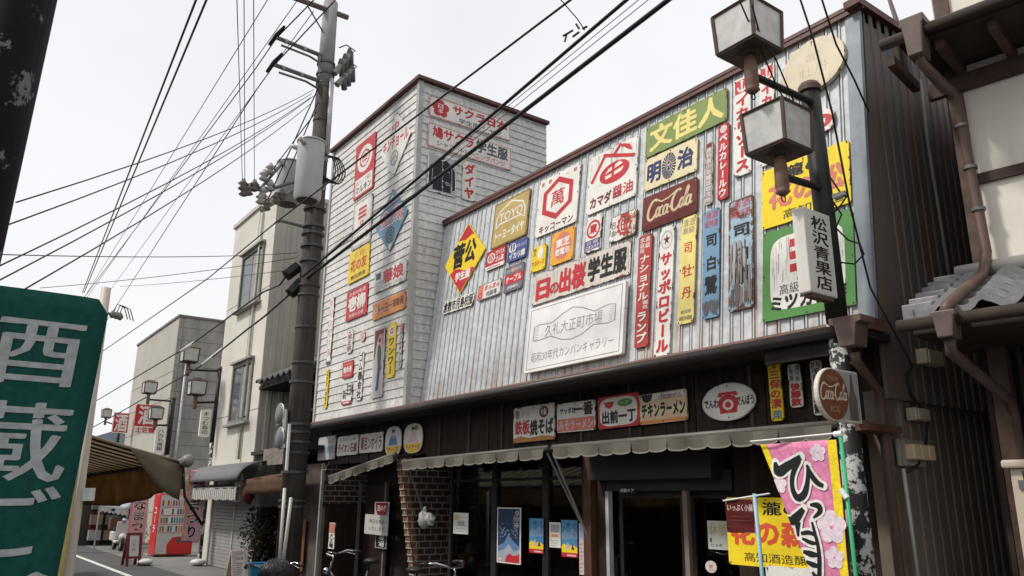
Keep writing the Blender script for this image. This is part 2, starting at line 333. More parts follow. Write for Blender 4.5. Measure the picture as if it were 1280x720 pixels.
def sign(label, pl, q, col, els, shape='rect', wear=.3, th=.018, name='enamel_sign', off=.02, group='old enamel signs on the shop front', cat='sign', r=.03, grow=1.0, nested=True, tilt=None):
    """q = where its corners TL TR BR BL are seen; the board is an upright rectangle on the wall plane"""
    a, b, c, d = [pl.uv(q[i], q[i+1], off) for i in (0, 2, 4, 6)]
    if shape == 'diamond' or (isinstance(shape, list) and q[8:] == ['x']):   # corners given as top, right, bottom, left
        u0, u1, v0, v1 = d[0], b[0], c[1], a[1]
        if isinstance(shape, str): m = (a[0]+c[0])/2; hw = (u1-u0)/2; u0, u1 = m-hw, m+hw
    elif shape in ('oval', 'barrel'): u0, u1, v0, v1 = d[0], b[0], c[1], a[1]
    else: u0, u1, v0, v1 = (a[0]+d[0])/2, (b[0]+c[0])/2, (c[1]+d[1])/2, (a[1]+b[1])/2
    w, h = u1-u0, v1-v0
    rs = random.Random(label)
    if tilt is None: tilt = rs.uniform(-.7, .7) if isinstance(shape, str) and wear > .1 and off > 0 else 0
    if tilt:
        cu, cv = (u0+u1)/2, (v0+v1)/2; t = rad(tilt)
        pl = Plane(pl.p(cu, cv), pl.U*math.cos(t)+pl.V*math.sin(t), pl.V*math.cos(t)-pl.U*math.sin(t), pl.N); u0, v0 = -w/2, -h/2
    o = outline(shape, w, h, r); mb = MB(); k = len(o); cx, cy = w/2, h/2; ins = min(.035, w*.2, h*.2)
    inn = [(cx+(x-cx)*(1-2*ins/w), cy+(y-cy)*(1-2*ins/h)) for x, y in o]
    mb.v = [pl.p(u0+x, v0+y, off) for x, y in o]+[pl.p(u0+x, v0+y, off+th) for x, y in o]+[pl.p(u0+x, v0+y, off+th) for x, y in inn]
    mb.f = [list(range(k-1, -1, -1))]+[[i, (i+1) % k, (i+1) % k+k, i+k] for i in range(k)]+[[i+k, (i+1) % k+k, (i+1) % k+2*k, i+2*k] for i in range(k)]+[list(range(2*k, 3*k))]
    mb.mi = [0]*len(mb.f); mb.e = {i: 1.0 for i in range(2*k)}
    ob = mb.build(name, P(col, wear), None, label=label, category=cat)
    if group: ob['group'] = group
    paint(pl, u0, v0, w, h, els, off+th, ob, wear)
    if wear > .1 and off > 0 and w > .12 and h > .12 and not isinstance(shape, list):      # nail heads with rust running from them
        nl, st_ = MB(), MB()
        spots = [(w*.5, h-.03), (w*.5, .035)] if shape in ('oval', 'diamond', 'barrel') else [(.022, .022), (w-.022, .022), (.022, h-.022), (w-.022, h-.022)]+([(w/2, h-.02), (w/2, .02)] if w > .7 else [])+([(.02, h/2), (w-.02, h/2)] if h > .8 else [])
        for x, y in spots:
            nl.prism(pl, [(u0+x+.0085*math.cos(a*1.047), v0+y+.0085*math.sin(a*1.047)) for a in range(6)], off+th+.001, off+th+.006)
            l_ = min(rs.uniform(.02, .03+.16*wear), y); b_ = rs.uniform(.003, .008)
            if y > h*.3: st_.add([pl.p(u0+x-b_, v0+y, off+th+.0045), pl.p(u0+x+b_, v0+y, off+th+.0045), pl.p(u0+x+.001, v0+y-l_, off+th+.0045)], [(0, 1, 2)])
        nl.build('nail', M('nail_rust', (.07, .04, .03), .7), ob, kind='stuff')
        if st_.v: st_.build('rust_run', M('rust_run', (.34, .17, .09), .7, var=.3, scale=20), ob, kind='stuff')
    return ob
# ================================================================ ground
XT = -12.04; TL_ = -16.08; XR = -3.66            # tower corner, tower far edge, end of the facade
TOWER = PY(6.5); SIDE = PXp(XT)
LEAN = Plane((0, 6.75, 3.27), (1, 0, 0), (0, .40, 3.48), (0, -3.48, .40)); LV = math.hypot(.40, 3.48)
BAND = PY(6.84); SHOP = PY(7.0)
asphalt = M('asphalt', (.075, .075, .078), .9, var=.2, scale=.8, fine=60)
MB().quad((-400, -300, 0), (300, -300, 0), (300, 400, 0), (-400, 400, 0)).build('road', asphalt, kind='structure')
MB().quad((-45, 5.15, .004), (2, 5.15, .004), (2, 13, .004), (-45, 13, .004)).build('pavement', M('concrete_ground', (.17, .165, .155), .9, var=.2, scale=.7, fine=40), kind='structure')
MB().quad((-60, 4.02, .008), (3, 4.02, .008), (3, 4.15, .008), (-60, 4.15, .008)).build('road_marking', M('road_paint', (.6, .6, .57), .8, wear=.7, rust=(.08, .08, .08)), kind='structure')

# ================================================================ the sign-covered shop
shop = thing('shop_building', (-9.8, 7, 0), 'sheet metal shop front crowded with old painted signs, square tower at one end', 'shop')
lap = M('pale_lap_siding', (.62, .61, .585), .5, var=.09, scale=1.3, streak=.35, rust=(.2, .14, .1), fine=15)
lap2 = M('pale_lap_siding_side', (.60, .595, .58), .5, var=.09, scale=1.3, streak=.35, rust=(.2, .14, .1), fine=15)
ribm = M('grey_ribbed_sheet', (.53, .55, .56), .45, var=.06, scale=1.6, streak=.12, rust=(.26, .17, .11), stains=.7, fine=12)
capm = M('rusty_brown_cap', (.105, .045, .038), .55, var=.3, scale=9)
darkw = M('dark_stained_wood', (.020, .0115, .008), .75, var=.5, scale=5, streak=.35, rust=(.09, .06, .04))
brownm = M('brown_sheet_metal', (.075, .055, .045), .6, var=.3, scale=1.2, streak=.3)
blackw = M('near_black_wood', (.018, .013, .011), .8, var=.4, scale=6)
# tower: horizontal boards lapping over one another
Z0, ZT = 3.3, 9.55
def lap_prof(z0, z1, step):
    p = []; z = z0
    while z < z1-.001: p += [(z, .018), (min(z+step, z1), .002)]; z += step
    return p
MB().profile(TOWER, lap_prof(Z0, ZT, .163), TL_, XT, False).build('tower_siding', lap, shop)
MB().profile(SIDE, lap_prof(Z0, ZT, .163), 6.5, 9.6, False).build('tower_siding', lap2, shop)
MB().box((XT-.06, 6.46, Z0), (XT+.035, 6.56, ZT)).build('corner_trim', M('corner_trim_grey', (.40, .40, .385), .5, streak=.2), shop)
MB().box((TL_-.03, 6.46, Z0), (TL_+.05, 6.6, ZT)).build('corner_trim', M('corner_trim_grey', (.40, .40, .385)), shop)
MB().box((TL_, 6.53, Z0), (XT-.03, 9.6, ZT-.05)).build('tower_wall', blackw, shop)
MB().box((TL_-.08, 6.40, ZT), (XT+.1, 6.5, ZT+.07)).box((XT+.0, 6.5, ZT+.001), (XT+.1, 9.62, ZT+.071)).box((TL_-.07, 6.5, ZT-.01), (XT, 9.6, ZT+.04)).build('roof_cap', capm, shop)
# leaning ribbed facade: pans and narrow folded seams of uneven pitch
def rib_prof(a, b, lo, hi, d, rnd):
    p = []; u = a
    while u < b:
        w = rnd.uniform(lo, hi); p += [(u, 0), (u+w-.046, 0), (u+w-.044, -d), (u+w-.018, -d), (u+w-.016, .016), (u+w, .016)]; u += w
    return [(min(t, b), n) for t, n in p]
MB().profile(LEAN, rib_prof(XT+.04, XR-.16, .125, .165, .034, random.Random(3)), 0, LV).build('ribbed_cladding', ribm, shop)
MB().pbox(LEAN, XR-.16, XR, 0, LV, -.02, .03).build('corner_trim', M('corner_trim_blue', (.22, .25, .28), .5, streak=.25), shop)
MB().pbox(LEAN, XT+.02, XR+.06, LV, LV+.05, -.12, .07).pbox(LEAN, XT+.02, XR+.06, LV-.06, LV-.001, .032, .06).build('roof_cap', capm, shop)
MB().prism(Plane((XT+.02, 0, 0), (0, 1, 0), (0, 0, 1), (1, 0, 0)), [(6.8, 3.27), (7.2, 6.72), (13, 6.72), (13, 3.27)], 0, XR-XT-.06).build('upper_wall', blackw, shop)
# eave: rusty flashing, deep black gutter with its hopper and pipe, boarded fascia behind
MB().prism(PXp(TL_-.05), [(6.28, 3.2), (6.28, 3.235), (6.5, 3.31), (6.74, 3.31), (6.74, 3.2)], 0, XR-TL_+.12).build('eave_flashing', M('rusty_flashing', (.13, .07, .055), .5, var=.4, scale=6, streak=.5), shop)
gm = M('dark_gutter', (.03, .024, .022), .4, var=.3, scale=4)
g = MB(); g.tube([(TL_-.05, 6.24, 3.165), (XR+.1, 6.24, 3.165)], .055, 10); gut = g.build('gutter', gm, shop, True)
hx = at(1063, 422, 1, 6.22)
h = MB(); h.prism(PY(6.13), [(hx.x-.14, 3.26), (hx.x+.16, 3.26), (hx.x+.16, 3.2), (hx.x+.11, 3.19), (hx.x+.08, 3.0), (hx.x-.06, 3.0), (hx.x-.09, 3.19), (hx.x-.14, 3.2)], 0, -.2)
h.build('hopper', M('hopper_brown', (.12, .08, .065), .45, var=.2), gut, bevel=.008)
pp = [at(1069, 440, 1, 6.25), at(1071, 452, 1, 6.27), at(1098, 488, 1, 6.7), at(1101, 510, 1, 6.72), Vector((at(1101, 510, 1, 6.72).x, 6.72, .1))]
MB().tube(pp, .04, 10).build('downpipe', M('pipe_brown', (.085, .05, .04), .45, var=.2, scale=3), gut, True)
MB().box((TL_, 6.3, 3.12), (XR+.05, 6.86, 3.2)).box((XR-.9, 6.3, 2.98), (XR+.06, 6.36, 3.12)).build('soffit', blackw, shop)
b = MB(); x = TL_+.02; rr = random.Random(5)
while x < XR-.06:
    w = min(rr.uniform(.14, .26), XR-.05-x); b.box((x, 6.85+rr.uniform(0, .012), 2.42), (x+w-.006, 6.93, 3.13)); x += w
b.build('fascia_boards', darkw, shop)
for k in range(14): MB().box((TL_+.1+k*.9, 6.835, 2.42), (TL_+.14+k*.9, 6.85, 3.13)).build('batten', M('grey_batten', (.06, .05, .045), .8), shop)
# side wall, brown ribbed sheets; an upper skirt of bluish sheet stands proud of the lower one
SW = PXp(XR)
def rib2(a, b, pitch, d):
    p = []; u = a
    while u < b: p += [(u, 0), (u+pitch*.5, 0), (u+pitch*.58, d), (u+pitch*.92, d), (u+pitch, 0)]; u += pitch
    return p
s1 = MB(); s1.profile(SW, rib2(7.2, 15, .16, .011), 2.62, 6.72)
sm = M('brown_ribbed_side', (.13, .105, .09), .62, var=.35, scale=.9, streak=.4, rust=(.10, .055, .035))
nt = sm.node_tree; bs = nt.nodes['Principled BSDF']; src = bs.inputs['Base Color'].links[0].from_socket      # sheets of different age: brown, slate, rust
geo = _n(nt, 'ShaderNodeNewGeometry'); mp = _n(nt, 'ShaderNodeMapping'); mp.inputs['Scale'].default_value = (0, 3.1, 0); nt.links.new(geo.outputs['Position'], mp.inputs['Vector'])
nn = _n(nt, 'ShaderNodeTexNoise', Scale=1.0, Detail=2.0); nt.links.new(mp.outputs['Vector'], nn.inputs['Vector'])
rp = _n(nt, 'ShaderNodeValToRGB'); rp.color_ramp.elements[0].position = .42; rp.color_ramp.elements[0].color = (.09, .091, .098, 1); rp.color_ramp.elements[1].position = .6; rp.color_ramp.elements[1].color = (.13, .082, .058, 1)
nt.links.new(nn.outputs['Fac'], rp.inputs['Fac']); xm = _n(nt, 'ShaderNodeMixRGB'); xm.inputs['Fac'].default_value = .6; nt.links.new(src, xm.inputs['Color1']); nt.links.new(rp.outputs['Color'], xm.inputs['Color2']); nt.links.new(xm.outputs['Color'], bs.inputs['Base Color'])
s1.prism(SW, [(6.79, 2.62), (7.21, 2.62), (7.21, 6.72), (7.19, 6.72), (6.79, 3.2)], -.03, .004); s1.build('side_cladding', sm, shop)
s2 = MB(); s2.profile(PXp(XR-.05), rib2(6.95, 15, .16, .010), 0, 2.66)
s2.build('side_cladding', M('brown_ribbed_low', (.16, .13, .105), .65, var=.3, scale=1, streak=.3), shop)
MB().box((XR-.24, 6.80, 0), (XR-.045, 6.95, 2.7)).build('corner_post', M('corner_post_wood', (.14, .11, .085), .7, var=.3, scale=3, streak=.3), shop)
MB().box((XR-.1, 7.0, 6.72), (XR+.07, 15, 6.8)).build('roof_cap', capm, shop)
MB().box((TL_, 7.2, 6.6), (XR, 15, 6.72)).build('roof', blackw, shop)
# ---- ground floor
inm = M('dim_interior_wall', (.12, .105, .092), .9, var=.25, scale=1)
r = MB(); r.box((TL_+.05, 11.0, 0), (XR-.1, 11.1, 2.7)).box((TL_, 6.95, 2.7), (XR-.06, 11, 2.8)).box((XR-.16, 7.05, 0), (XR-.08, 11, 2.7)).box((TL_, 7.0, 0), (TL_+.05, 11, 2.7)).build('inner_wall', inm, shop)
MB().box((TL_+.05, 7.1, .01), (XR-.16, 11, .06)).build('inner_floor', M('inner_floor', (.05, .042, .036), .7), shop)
def sx(px, py, y=7.0): return at(px, py, 1, y).x
bk = brick_mat('shaded_brown_brick', (.022, .011, .009), (.036, .017, .012), (.20, .18, .155), .215, .105, .011)  # pier sides: shade painted into the brick colour
bk2 = brick_mat('sunlit_brown_brick', (.115, .052, .03), (.17, .08, .045), (.36, .31, .24), .20, .105, .013)  # pier front edge: sunlight painted in as a lighter copy of the brick
xa = at(503, 590, 1, 6.45).x
ybot = at(521, 718, 0, xa).y
W1 = PXp(xa)
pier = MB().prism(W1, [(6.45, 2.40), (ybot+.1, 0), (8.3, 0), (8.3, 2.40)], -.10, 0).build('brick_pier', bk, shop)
dy = (ybot+.1-6.45)/2.40
fr = MB()
for k in range(23):
    z1 = 2.40-k*.105; y1 = 6.45+(2.40-z1)*dy; jut = .03 if k % 2 else .0
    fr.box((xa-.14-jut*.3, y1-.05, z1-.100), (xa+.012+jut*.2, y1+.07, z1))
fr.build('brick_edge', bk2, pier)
xb = at(404, 640, 1, 6.6).x
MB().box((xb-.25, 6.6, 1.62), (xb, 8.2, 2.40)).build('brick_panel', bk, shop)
MB().box((xb-.24, 6.65, 0), (xb-.02, 8.2, 1.60)).build('wood_panel', darkw, shop)
MB().box((xb-.06, 6.52, 0), (xb+.0, 6.58, 2.3)).build('door_post', M('white_worn_post', (.26, .26, .25), .6, wear=.5, rust=(.03, .03, .03)), shop)
# recessed entrance between the two piers
y7 = 7.55
MB().box((xb, y7, 0), (xa-.14, y7+.06, 2.4)).build('back_panel', blackw, shop)
for a, bb in ((446, 453), (480, 486)):
    MB().box((sx(a, 680, 7.4), 7.36, 0), (sx(a, 680, 7.4)+.06, 7.42, 2.05)).build('door_frame', M('pale_rubber_strip', (.16, .15, .135), .6, wear=.5, rust=(.02, .02, .02)), shop)
dr = MB().box((sx(455, 680, 7.45), 7.44, 0), (sx(482, 680, 7.45), 7.49, 2.0)).build('door', M('door_dark_red', (.024, .015, .014), .5, var=.2), shop)
# posts and windows
post = M('red_brown_post', (.085, .038, .024), .6, var=.3, scale=4, streak=.3)
xp = sx(738, 640, 6.9)
MB().box((xp-.06, 6.84, 0), (xp+.07, 6.95, 2.42)).build('post', post, shop)
fm = M('black_window_frame', (.02, .018, .017), .5)
x0 = xa+.05
for (a, c) in ((565, 617), (621, 681), (686, 731)):
    xa_, xc_ = sx(a, 650), sx(c, 650)
    w = MB().box((xa_-.04, 6.98, 2.36), (xc_+.04, 7.05, 2.44)).box((xa_-.045, 6.97, .3), (xa_+.02, 7.06, 2.36)).box((xc_-.02, 6.97, .3), (xc_+.045, 7.06, 2.36)).box((xa_, 6.98, .3), (xc_, 7.05, .45)).box((xa_, 6.985, 2.0), (xc_, 7.04, 2.04)).build('window', fm, shop)
    MB().box((xa_, 7.01, .45), (xc_, 7.018, 2.36)).build('pane', glass_mat('shop_glass', (.55, .57, .55), .1), w)
MB().box((sx(565, 650), 6.99, 0), (xp, 7.06, .3)).build('window_apron', darkw, shop)
# sliding door bay
xd0, xd1 = sx(765, 680), sx(905, 680)
MB().box((xp+.07, 6.93, 0), (xd0-.03, 7.0, 2.42)).build('wood_panel', darkw, shop)
sb0 = at(735, 562, 1, 6.75); sb1 = at(888, 597, 1, 6.75)
MB().box((sb0.x, 6.76, sb1.z), (sb1.x, 7.0, 2.43)).build('shutter_box', M('slate_shutter_box', (.028, .028, .032), .5, var=.1), shop, bevel=.01)
MB().box((xd0-.05, 6.94, 1.84), (xd1+.2, 7.04, 2.06)).build('lintel', M('grey_lintel', (.026, .024, .023), .6), shop)
MB().box((xd0-.035, 6.93, 0), (xd0+.025, 7.0, 1.84)).build('door_frame', M('white_aluminium', (.40, .40, .40), .4, wear=.2), shop)
for k, (a, c) in enumerate(((775, 857), (861, 935))):
    xa_, xc_ = sx(a, 680, 7.05), sx(c, 680, 7.05); yy = 7.05+k*.05
    d = MB().box((xa_, yy, .02), (xa_+.06, yy+.04, 1.84)).box((xc_-.06, yy, .02), (xc_, yy+.04, 1.84)).box((xa_+.06, yy, .02), (xc_-.06, yy+.04, .3)).box((xa_+.06, yy, 1.76), (xc_-.06, yy+.04, 1.84)).build('sliding_door', fm, shop)
    MB().box((xa_+.06, yy+.015, .3), (xc_-.06, yy+.022, 1.76)).build('pane', glass_mat('shop_glass'), d)
xq = sx(861, 680, 6.99)
MB().box((xq-.035, 6.955, 0), (xq+.03, 7.01, 1.84)).build('door_frame', M('tan_post', (.20, .15, .115), .6, var=.15), shop)
MB().box((xd1+.25, 6.92, 0), (XR-.24, 7.0, 2.42)).build('wood_panel', darkw, shop)
# awnings of the shop, wound nearly shut: bar, rolled cloth, scalloped valance, stay arms
awn = M('awning_cloth_olive', (.125, .113, .092), .85, var=.2, scale=3, streak=.25, rust=(.1, .09, .07))
awn_l = M('awning_cloth_edge', (.20, .185, .155), .85)
def awning(label, L_, R_, yf, drop, arms, tn):
    a, c = at(*L_, 1, yf), at(*R_, 1, yf)
    root = thing('shop_awning', ((a.x+c.x)/2, yf, min(a.z, c.z)-drop), label, 'awning', 'rolled up awnings over the shop windows')
    U = c-a; n = max(3, round(U.length/.27))
    MB().tube([a-U.normalized()*.04, c+U.normalized()*.04], .034, 10).build('front_bar', M('grey_awning_tube', (.12, .11, .10), .45), root, True)
    back = Vector((0, 6.83-yf, .075))
    MB().grid(lambda s, t: a+U*s+back*t-Vector((0, 0, .05*math.sin(math.pi*t))), 8, 5).build('cloth', awn, root, True)
    v = MB(); e = MB()
    for k in range(n):
        pts = []
        for j in range(9):
            s = (k+j/8)/n; p = a+U*s; d = drop*(.78+.22*math.sin(math.pi*j/8)**.4); wob = .022*math.sin(s*23+k)
            pts.append((p+Vector((0, -.036, -.01)), p+Vector((0, -.03+wob, -d)), p+Vector((0, -.032+wob, -d-.016))))
        for p, q in zip(pts, pts[1:]): v.quad(p[0], p[1], q[1], q[0]); e.quad(p[1], p[2], q[2], q[1])
    vo = v.build('valance', awn, root); e.build('valance_edge', awn_l, vo)
    for p, q, r_ in arms:
        MB().tube([p, q], r_, 6).build('stay_arm', M('awning_arm_grey', (.22, .21, .2), .4, metal=.3), root)
    return root
awning('short drooping awning over the recessed entrance beside the utility pole', (413, 596), (493, 568), 6.25, .125, [(at(493, 570, 1, 6.3), Vector((xa-.05, 6.9, 1.9)), .012)], 0)
awning('middle awning over the display windows and brick pier', (505, 577), (682, 560), 6.25, .125, [(at(510, 582, 1, 6.27), at(531, 648, 1, 6.8), .011), (at(684, 566, 1, 6.27), at(727, 655, 1, 6.8), .014)], 0)
awning('long awning over the sliding doors, beside the street lamp post', (694, 559), (1042, 530), 6.25, .13, [(at(691, 566, 1, 6.27), at(734, 668, 1, 6.8), .014)], 0)
# ================================================================ signs on the tower
t = TOWER
sign('red upright sign with a big white ring above a white panel, near the roof', t, (446,185,471,164,467,237,443,249), 'red',
  EL(.5,.66,.38,.24,'white',.66)+EL(.5,.66,.2,.12,'white',.72)+ST([(.33,.68),(.5,.78),(.67,.68)],.03,'white',.55)+RC(.36,.64,.64,.665,'white')+RC(.36,.58,.64,.605,'white')+RC(.4,.53,.6,.555,'white')+RC(.07,.04,.93,.34,'white')+T('おいしくて安心',.12,.22,.88,.31,'black',.01)+T('マルキン',.1,.06,.9,.21,'black',.05), wear=.2)
sign('white kite-shaped sign with slanting red lettering, highest on the tower front', t, (497.6,140.4,515.4,166.7,492,220.6,476.6,196.4), 'white',
  T('キンチョール',.1,.44,.92,.66,'red',.05)+T('中',.38,.70,.6,.86,'red',.04)+EL(.5,.28,.12,.12,'grey',.8)+ST([(.4,.24),(.5,.34),(.6,.24),(.5,.18)],.03,'grey')+RC(.47,.2,.53,.36,'lgrey'), 'diamond', .25)
sign('pale grey-edged sign with a small red emblem, just above the yellow one', t, (444,254,467,244,463.5,304,439,312), 'lgrey',
  RC(.1,.06,.92,.95,'white')+RC(.3,.78,.72,.84,'red')+RC(.3,.69,.72,.75,'red')+RC(.3,.60,.72,.66,'red')+EL(.5,.5,.09,.055,'red',.55)+T('ミツカン酢',.12,.12,.9,.28,'black',.04), wear=.35)
sign('blue kite-shaped sign with red characters and a spiral coil', t, (492,236.6,511.6,256.4,487.7,314.8,470.8,284), (.13,.25,.36),
  T('金鳥',.14,.42,.88,.70,'white',.055)+T('金鳥',.15,.43,.87,.69,'red',.012)+ST([(.42,.78),(.5,.88),(.6,.8)],.05,'white')+ST([(.45,.78),(.52,.85),(.58,.8),(.52,.72)],.04,'red')
  +ST([(.5+.13*k/40*math.cos(k*.45)*1.2,.28+.13*k/40*math.sin(k*.45)) for k in range(41)],.022,'black')+PO([(.5,.01),(.56,.12),(.44,.12)],'white'), 'diamond', .3)
sign('bright yellow upright sign with red brush characters on the tower', t, (437.4,315.3,463.5,305.6,461,344.5,435.9,354.6), 'yellow',
  T('土佐',.2,.74,.8,.92,'salmon',.02)+T('花の友',.1,.32,.9,.70,'red',.05)+T('高知酒造',.14,.08,.86,.22,'black',.02), wear=.2)
sign('white sign with two large red characters and a grey patch at one corner', t, (470,342,509.6,323,508,350.6,468.8,366.7), 'white',
  RC(.04,.6,.2,.92,'dgrey')+T('藤娘',.26,.26,.92,.94,'red',.06)+T('清酒 銘醸',.3,.08,.9,.2,'lgrey',.02)+RC(.03,.08,.3,.5,'lgrey'), wear=.4)
sign('square red sign with two bold white characters, below the yellow sign', t, (435,365,461,354.4,459,391.5,433,403), 'red',
  T('土佐の地酒',.12,.8,.9,.93,'white',.02)+T('壱柳',.1,.27,.92,.76,'white',.08)+T('清酒の王者',.15,.07,.85,.2,'white',.02), wear=.25)
sign('long orange sign with dark lettering under the two-character white sign', t, (467.3,379.8,508,364.3,507.5,384.7,466.4,401.7), 'orange',
  ST([(.03,.5),(.1,.75),(.16,.45),(.06,.4)],.06,'white',2)+T('トーヨー',.18,.2,.6,.85,'dgrey',.05)+T('運動靴',.62,.3,.96,.8,'brown',.04), wear=.3)
sign('tall narrow white sign near the tower edge, faded red lettering', t, (413.9,373,419.2,372,413.3,454.7,408.4,455.6), 'white', V('キリンビール',.12,.1,.88,.98,'salmon',.04)+RC(0,0,1,.04,'dgrey'), wear=.6)
sign('very narrow yellow strip sign low at the tower edge', t, (408,463,412.2,461.4,409.8,510,406.3,511.3), 'yellow', V('温度計 寒暖計',.2,.05,.8,.95,'brown',.02), wear=.45)
sign('small rounded upright white sign with red and dark characters', t, (435.4,413.4,442.4,411,440.7,440.3,433.5,442.6), 'white', V('旭正宗',.12,.06,.88,.82,'dred',.05)+RC(.3,.85,.7,.9,'red'), wear=.4, r=.08)
sign('small keyhole-shaped pinkish board beside the rounded white sign', t, (455,405,461,419,453,435,447.6,421), (.66,.5,.44), T('ハト印',.12,.62,.9,.8,'red',.03)+EL(.5,.36,.28,.2,'salmon',.85)+RC(.4,.25,.6,.42,'pink'), [(.5+.5*math.cos(2*math.pi*i/24)*(1 if math.sin(2*math.pi*i/24)<.2 else .92), .5+.5*math.sin(2*math.pi*i/24)) for i in range(24)], .3)
sign('small red square sign with white characters low on the tower', t, (429.6,453.5,442.2,450,441.7,470,428.6,474.3), 'red', T('養命酒',.1,.3,.9,.7,'white',.06)+RC(.15,.78,.85,.86,'salmon')+RC(.15,.12,.85,.2,'salmon'), wear=.2)
sign('tall slim white sign with black lettering, below the keyhole-shaped board', t, (448.8,441.2,456.2,438.3,452.3,499.6,447,501.5), 'white', V('ゴム履会社',.1,.03,.9,.97,'black',.06), wear=.4)
sign('lowest white sign on the tower with a red strip along its foot', t, (429,482,441.3,478,439.7,504.4,427.5,506.4), 'white', T('日',.5,.4,.94,.95,'black',.06)+T('新',.08,.24,.5,.75,'black',.04)+RC(0,0,1,.16,'red')+RC(.2,.05,.8,.11,'white'), wear=.45)
kim = RC(.06,.03,.94,.97,'lgrey')+PO([(.06,.97),(.06,.5),(.2,.62),(.3,.8),(.5,.9),(.94,.88),(.94,.97)],'dred')+PO([(.62,.9),(.94,.9),(.94,.55),(.8,.7)],'salmon')
kim += PO([(.5,.46),(.38,.6),(.4,.72),(.52,.76),(.66,.72),(.76,.6),(.72,.48),(.82,.4),(.7,.36),(.62,.42),(.5,.4)],(.04,.09,.045))+PO([(.5,.44),(.44,.22),(.36,.1),(.62,.1),(.66,.24),(.72,.46)],'navy')+EL(.56,.79,.07,.035,'skin')+EL(.55,.815,.1,.035,'black')
sign('tall picture board of a woman in green and blue robes under a red curtain', t, (468.9,412,482.5,408,479,495.7,465,498.6), 'lgrey', kim+FR(.02,.01,.98,.99,.05,.012,'white'), wear=.5)
sign('rounded yellow upright sign with black lettering beside the picture board', t, (486.4,404.3,496.5,403,493.2,471.4,483.5,473), 'yellow', EL(.5,.85,.33,.09,'white')+EL(.5,.85,.22,.06,'red',.6)+RC(.46,.8,.54,.9,'red')+V('ワンワー',.14,.05,.88,.74,'black',.06), wear=.2, r=.05)
sign('very narrow weathered grey sign next to the tower corner', t, (501,404.3,505.2,403,502,460,498.6,460.7), 'lgrey', V('タイヤチューブ',.1,.05,.9,.82,'navy',.05)+RC(.1,.84,.9,.97,'salmon'), wear=.6)
s = SIDE
def flower(cu, cv, ru, rv, col, n=5, rot=90): 
    out = []
    for i in range(n): a = rad(rot+i*360/n); out += EL(cu+ru*.58*math.cos(a), cv+rv*.58*math.sin(a), ru*.45, rv*.45, col, 0, 14)
    return out+EL(cu, cv, ru*.55, rv*.55, col, 0, 14)
sign('wide white sign with a red blossom emblem, topmost on the tower side', s, (536.3,117.5,637.5,153.8,637,177,536.3,144.5), 'white',
  flower(.13,.5,.1,.42,'red')+T('日',.1,.5,.16,.74,'white',.04)+T('本',.1,.26,.16,.5,'white',.04)+T('サクラ日本',.27,.43,.96,.9,'red',.07)+T('学生服 シャツ',.35,.08,.88,.34,'dgrey',.02)+FR(.005,.02,.995,.98,.006,.03,'salmon'), wear=.3)
sign('wide white sign of red and grey characters, second on the tower side', s, (534.5,152.5,638.8,186,637.5,213.8,534.5,182.5), 'white',
  T('鳩サクラ',.05,.42,.53,.93,'red',.06)+T('学生服',.56,.38,.96,.93,'dgrey',.06)+T('シャツ・',.1,.12,.36,.36,'dgrey',.02)+T('トレーニングパンツ',.38,.08,.92,.34,'red',.03)+FR(.005,.02,.995,.98,.006,.03,'salmon'), wear=.3)
jk = RC(.04,.03,.97,.97,(.4,.4,.4))+PO([(.18,.06),(.2,.75),(.38,.92),(.62,.92),(.8,.8),(.82,.06)],(.012,.013,.02))+PO([(.2,.75),(.06,.66),(.04,.2),(.15,.18),(.2,.4)],(.012,.013,.02))+PO([(.8,.78),(.95,.66),(.97,.16),(.86,.14),(.81,.4)],(.012,.013,.02))
jk += ST([(.5,.88),(.52,.06)],.012,'lgrey')+ST([(.35,.93),(.5,.86),(.65,.92)],.03,'white')+ST([(.17,.7),(.15,.2)],.012,'white')+ST([(.84,.7),(.86,.16)],.012,'white')
for k in range(5): jk += EL(.53,.78-k*.15,.022,.018,'white',0,10)
jk += ST([(.22,.33),(.3,.33),(.36,.38),(.34,.42),(.22,.37),(.22,.33)],.012,'white')+ST([(.62,.33),(.76,.3),(.77,.26),(.66,.26),(.62,.33)],.012,'white')+ST([(.6,.62),(.76,.6)],.015,'white')
sign('painted board of a dark buttoned school jacket on the tower side', s, (535,190,570,200,569,246,533,238.8), 'white', jk, wear=.3)
sign('white upright sign of three red characters beside the jacket board', s, (578,201,595,206,593.8,253,576.8,248.8), 'white', V('ダイヤ',.14,.03,.88,.97,'red',.08), wear=.3)

# ================================================================ signs on the leaning ribbed facade
w = LEAN
sign('big yellow and red diamond sign near the inner corner of the facade', w, (587.5,279,608.8,310.5,575,367.5,557.5,333.8), 'yellow',
  PO([(.5,.985),(.68,.80),(.6,.80),(.48,.76),(.36,.78),(.3,.78)],'red')+PO([(.5,.015),(.18,.335),(.3,.38),(.42,.36),(.55,.31),(.7,.32),(.8,.3)],'red')+T('菅',.2,.38,.5,.74,'black',.07)+T('公',.5,.40,.78,.74,'black',.07)+T('学生服',.33,.19,.70,.315,'white',.08), 'diamond', .12)
toyo = ST([(.1,.42),(.1,.62),(.17,.78),(.5,.92),(.83,.78),(.9,.62),(.9,.42),(.8,.5),(.2,.5),(.1,.42)],.035,'white',1.0)
sign('large gold sign with a white house-like outline around its lettering', w, (620.5,256,663,237,659.5,296,614.5,310), 'gold', toyo+T('TOYO',.17,.53,.84,.73,'white',.03)+T('トーヨータイヤ',.1,.13,.92,.36,'white',.06)+FR(.01,.01,.99,.99,.015,.015,'brown'), wear=.28)
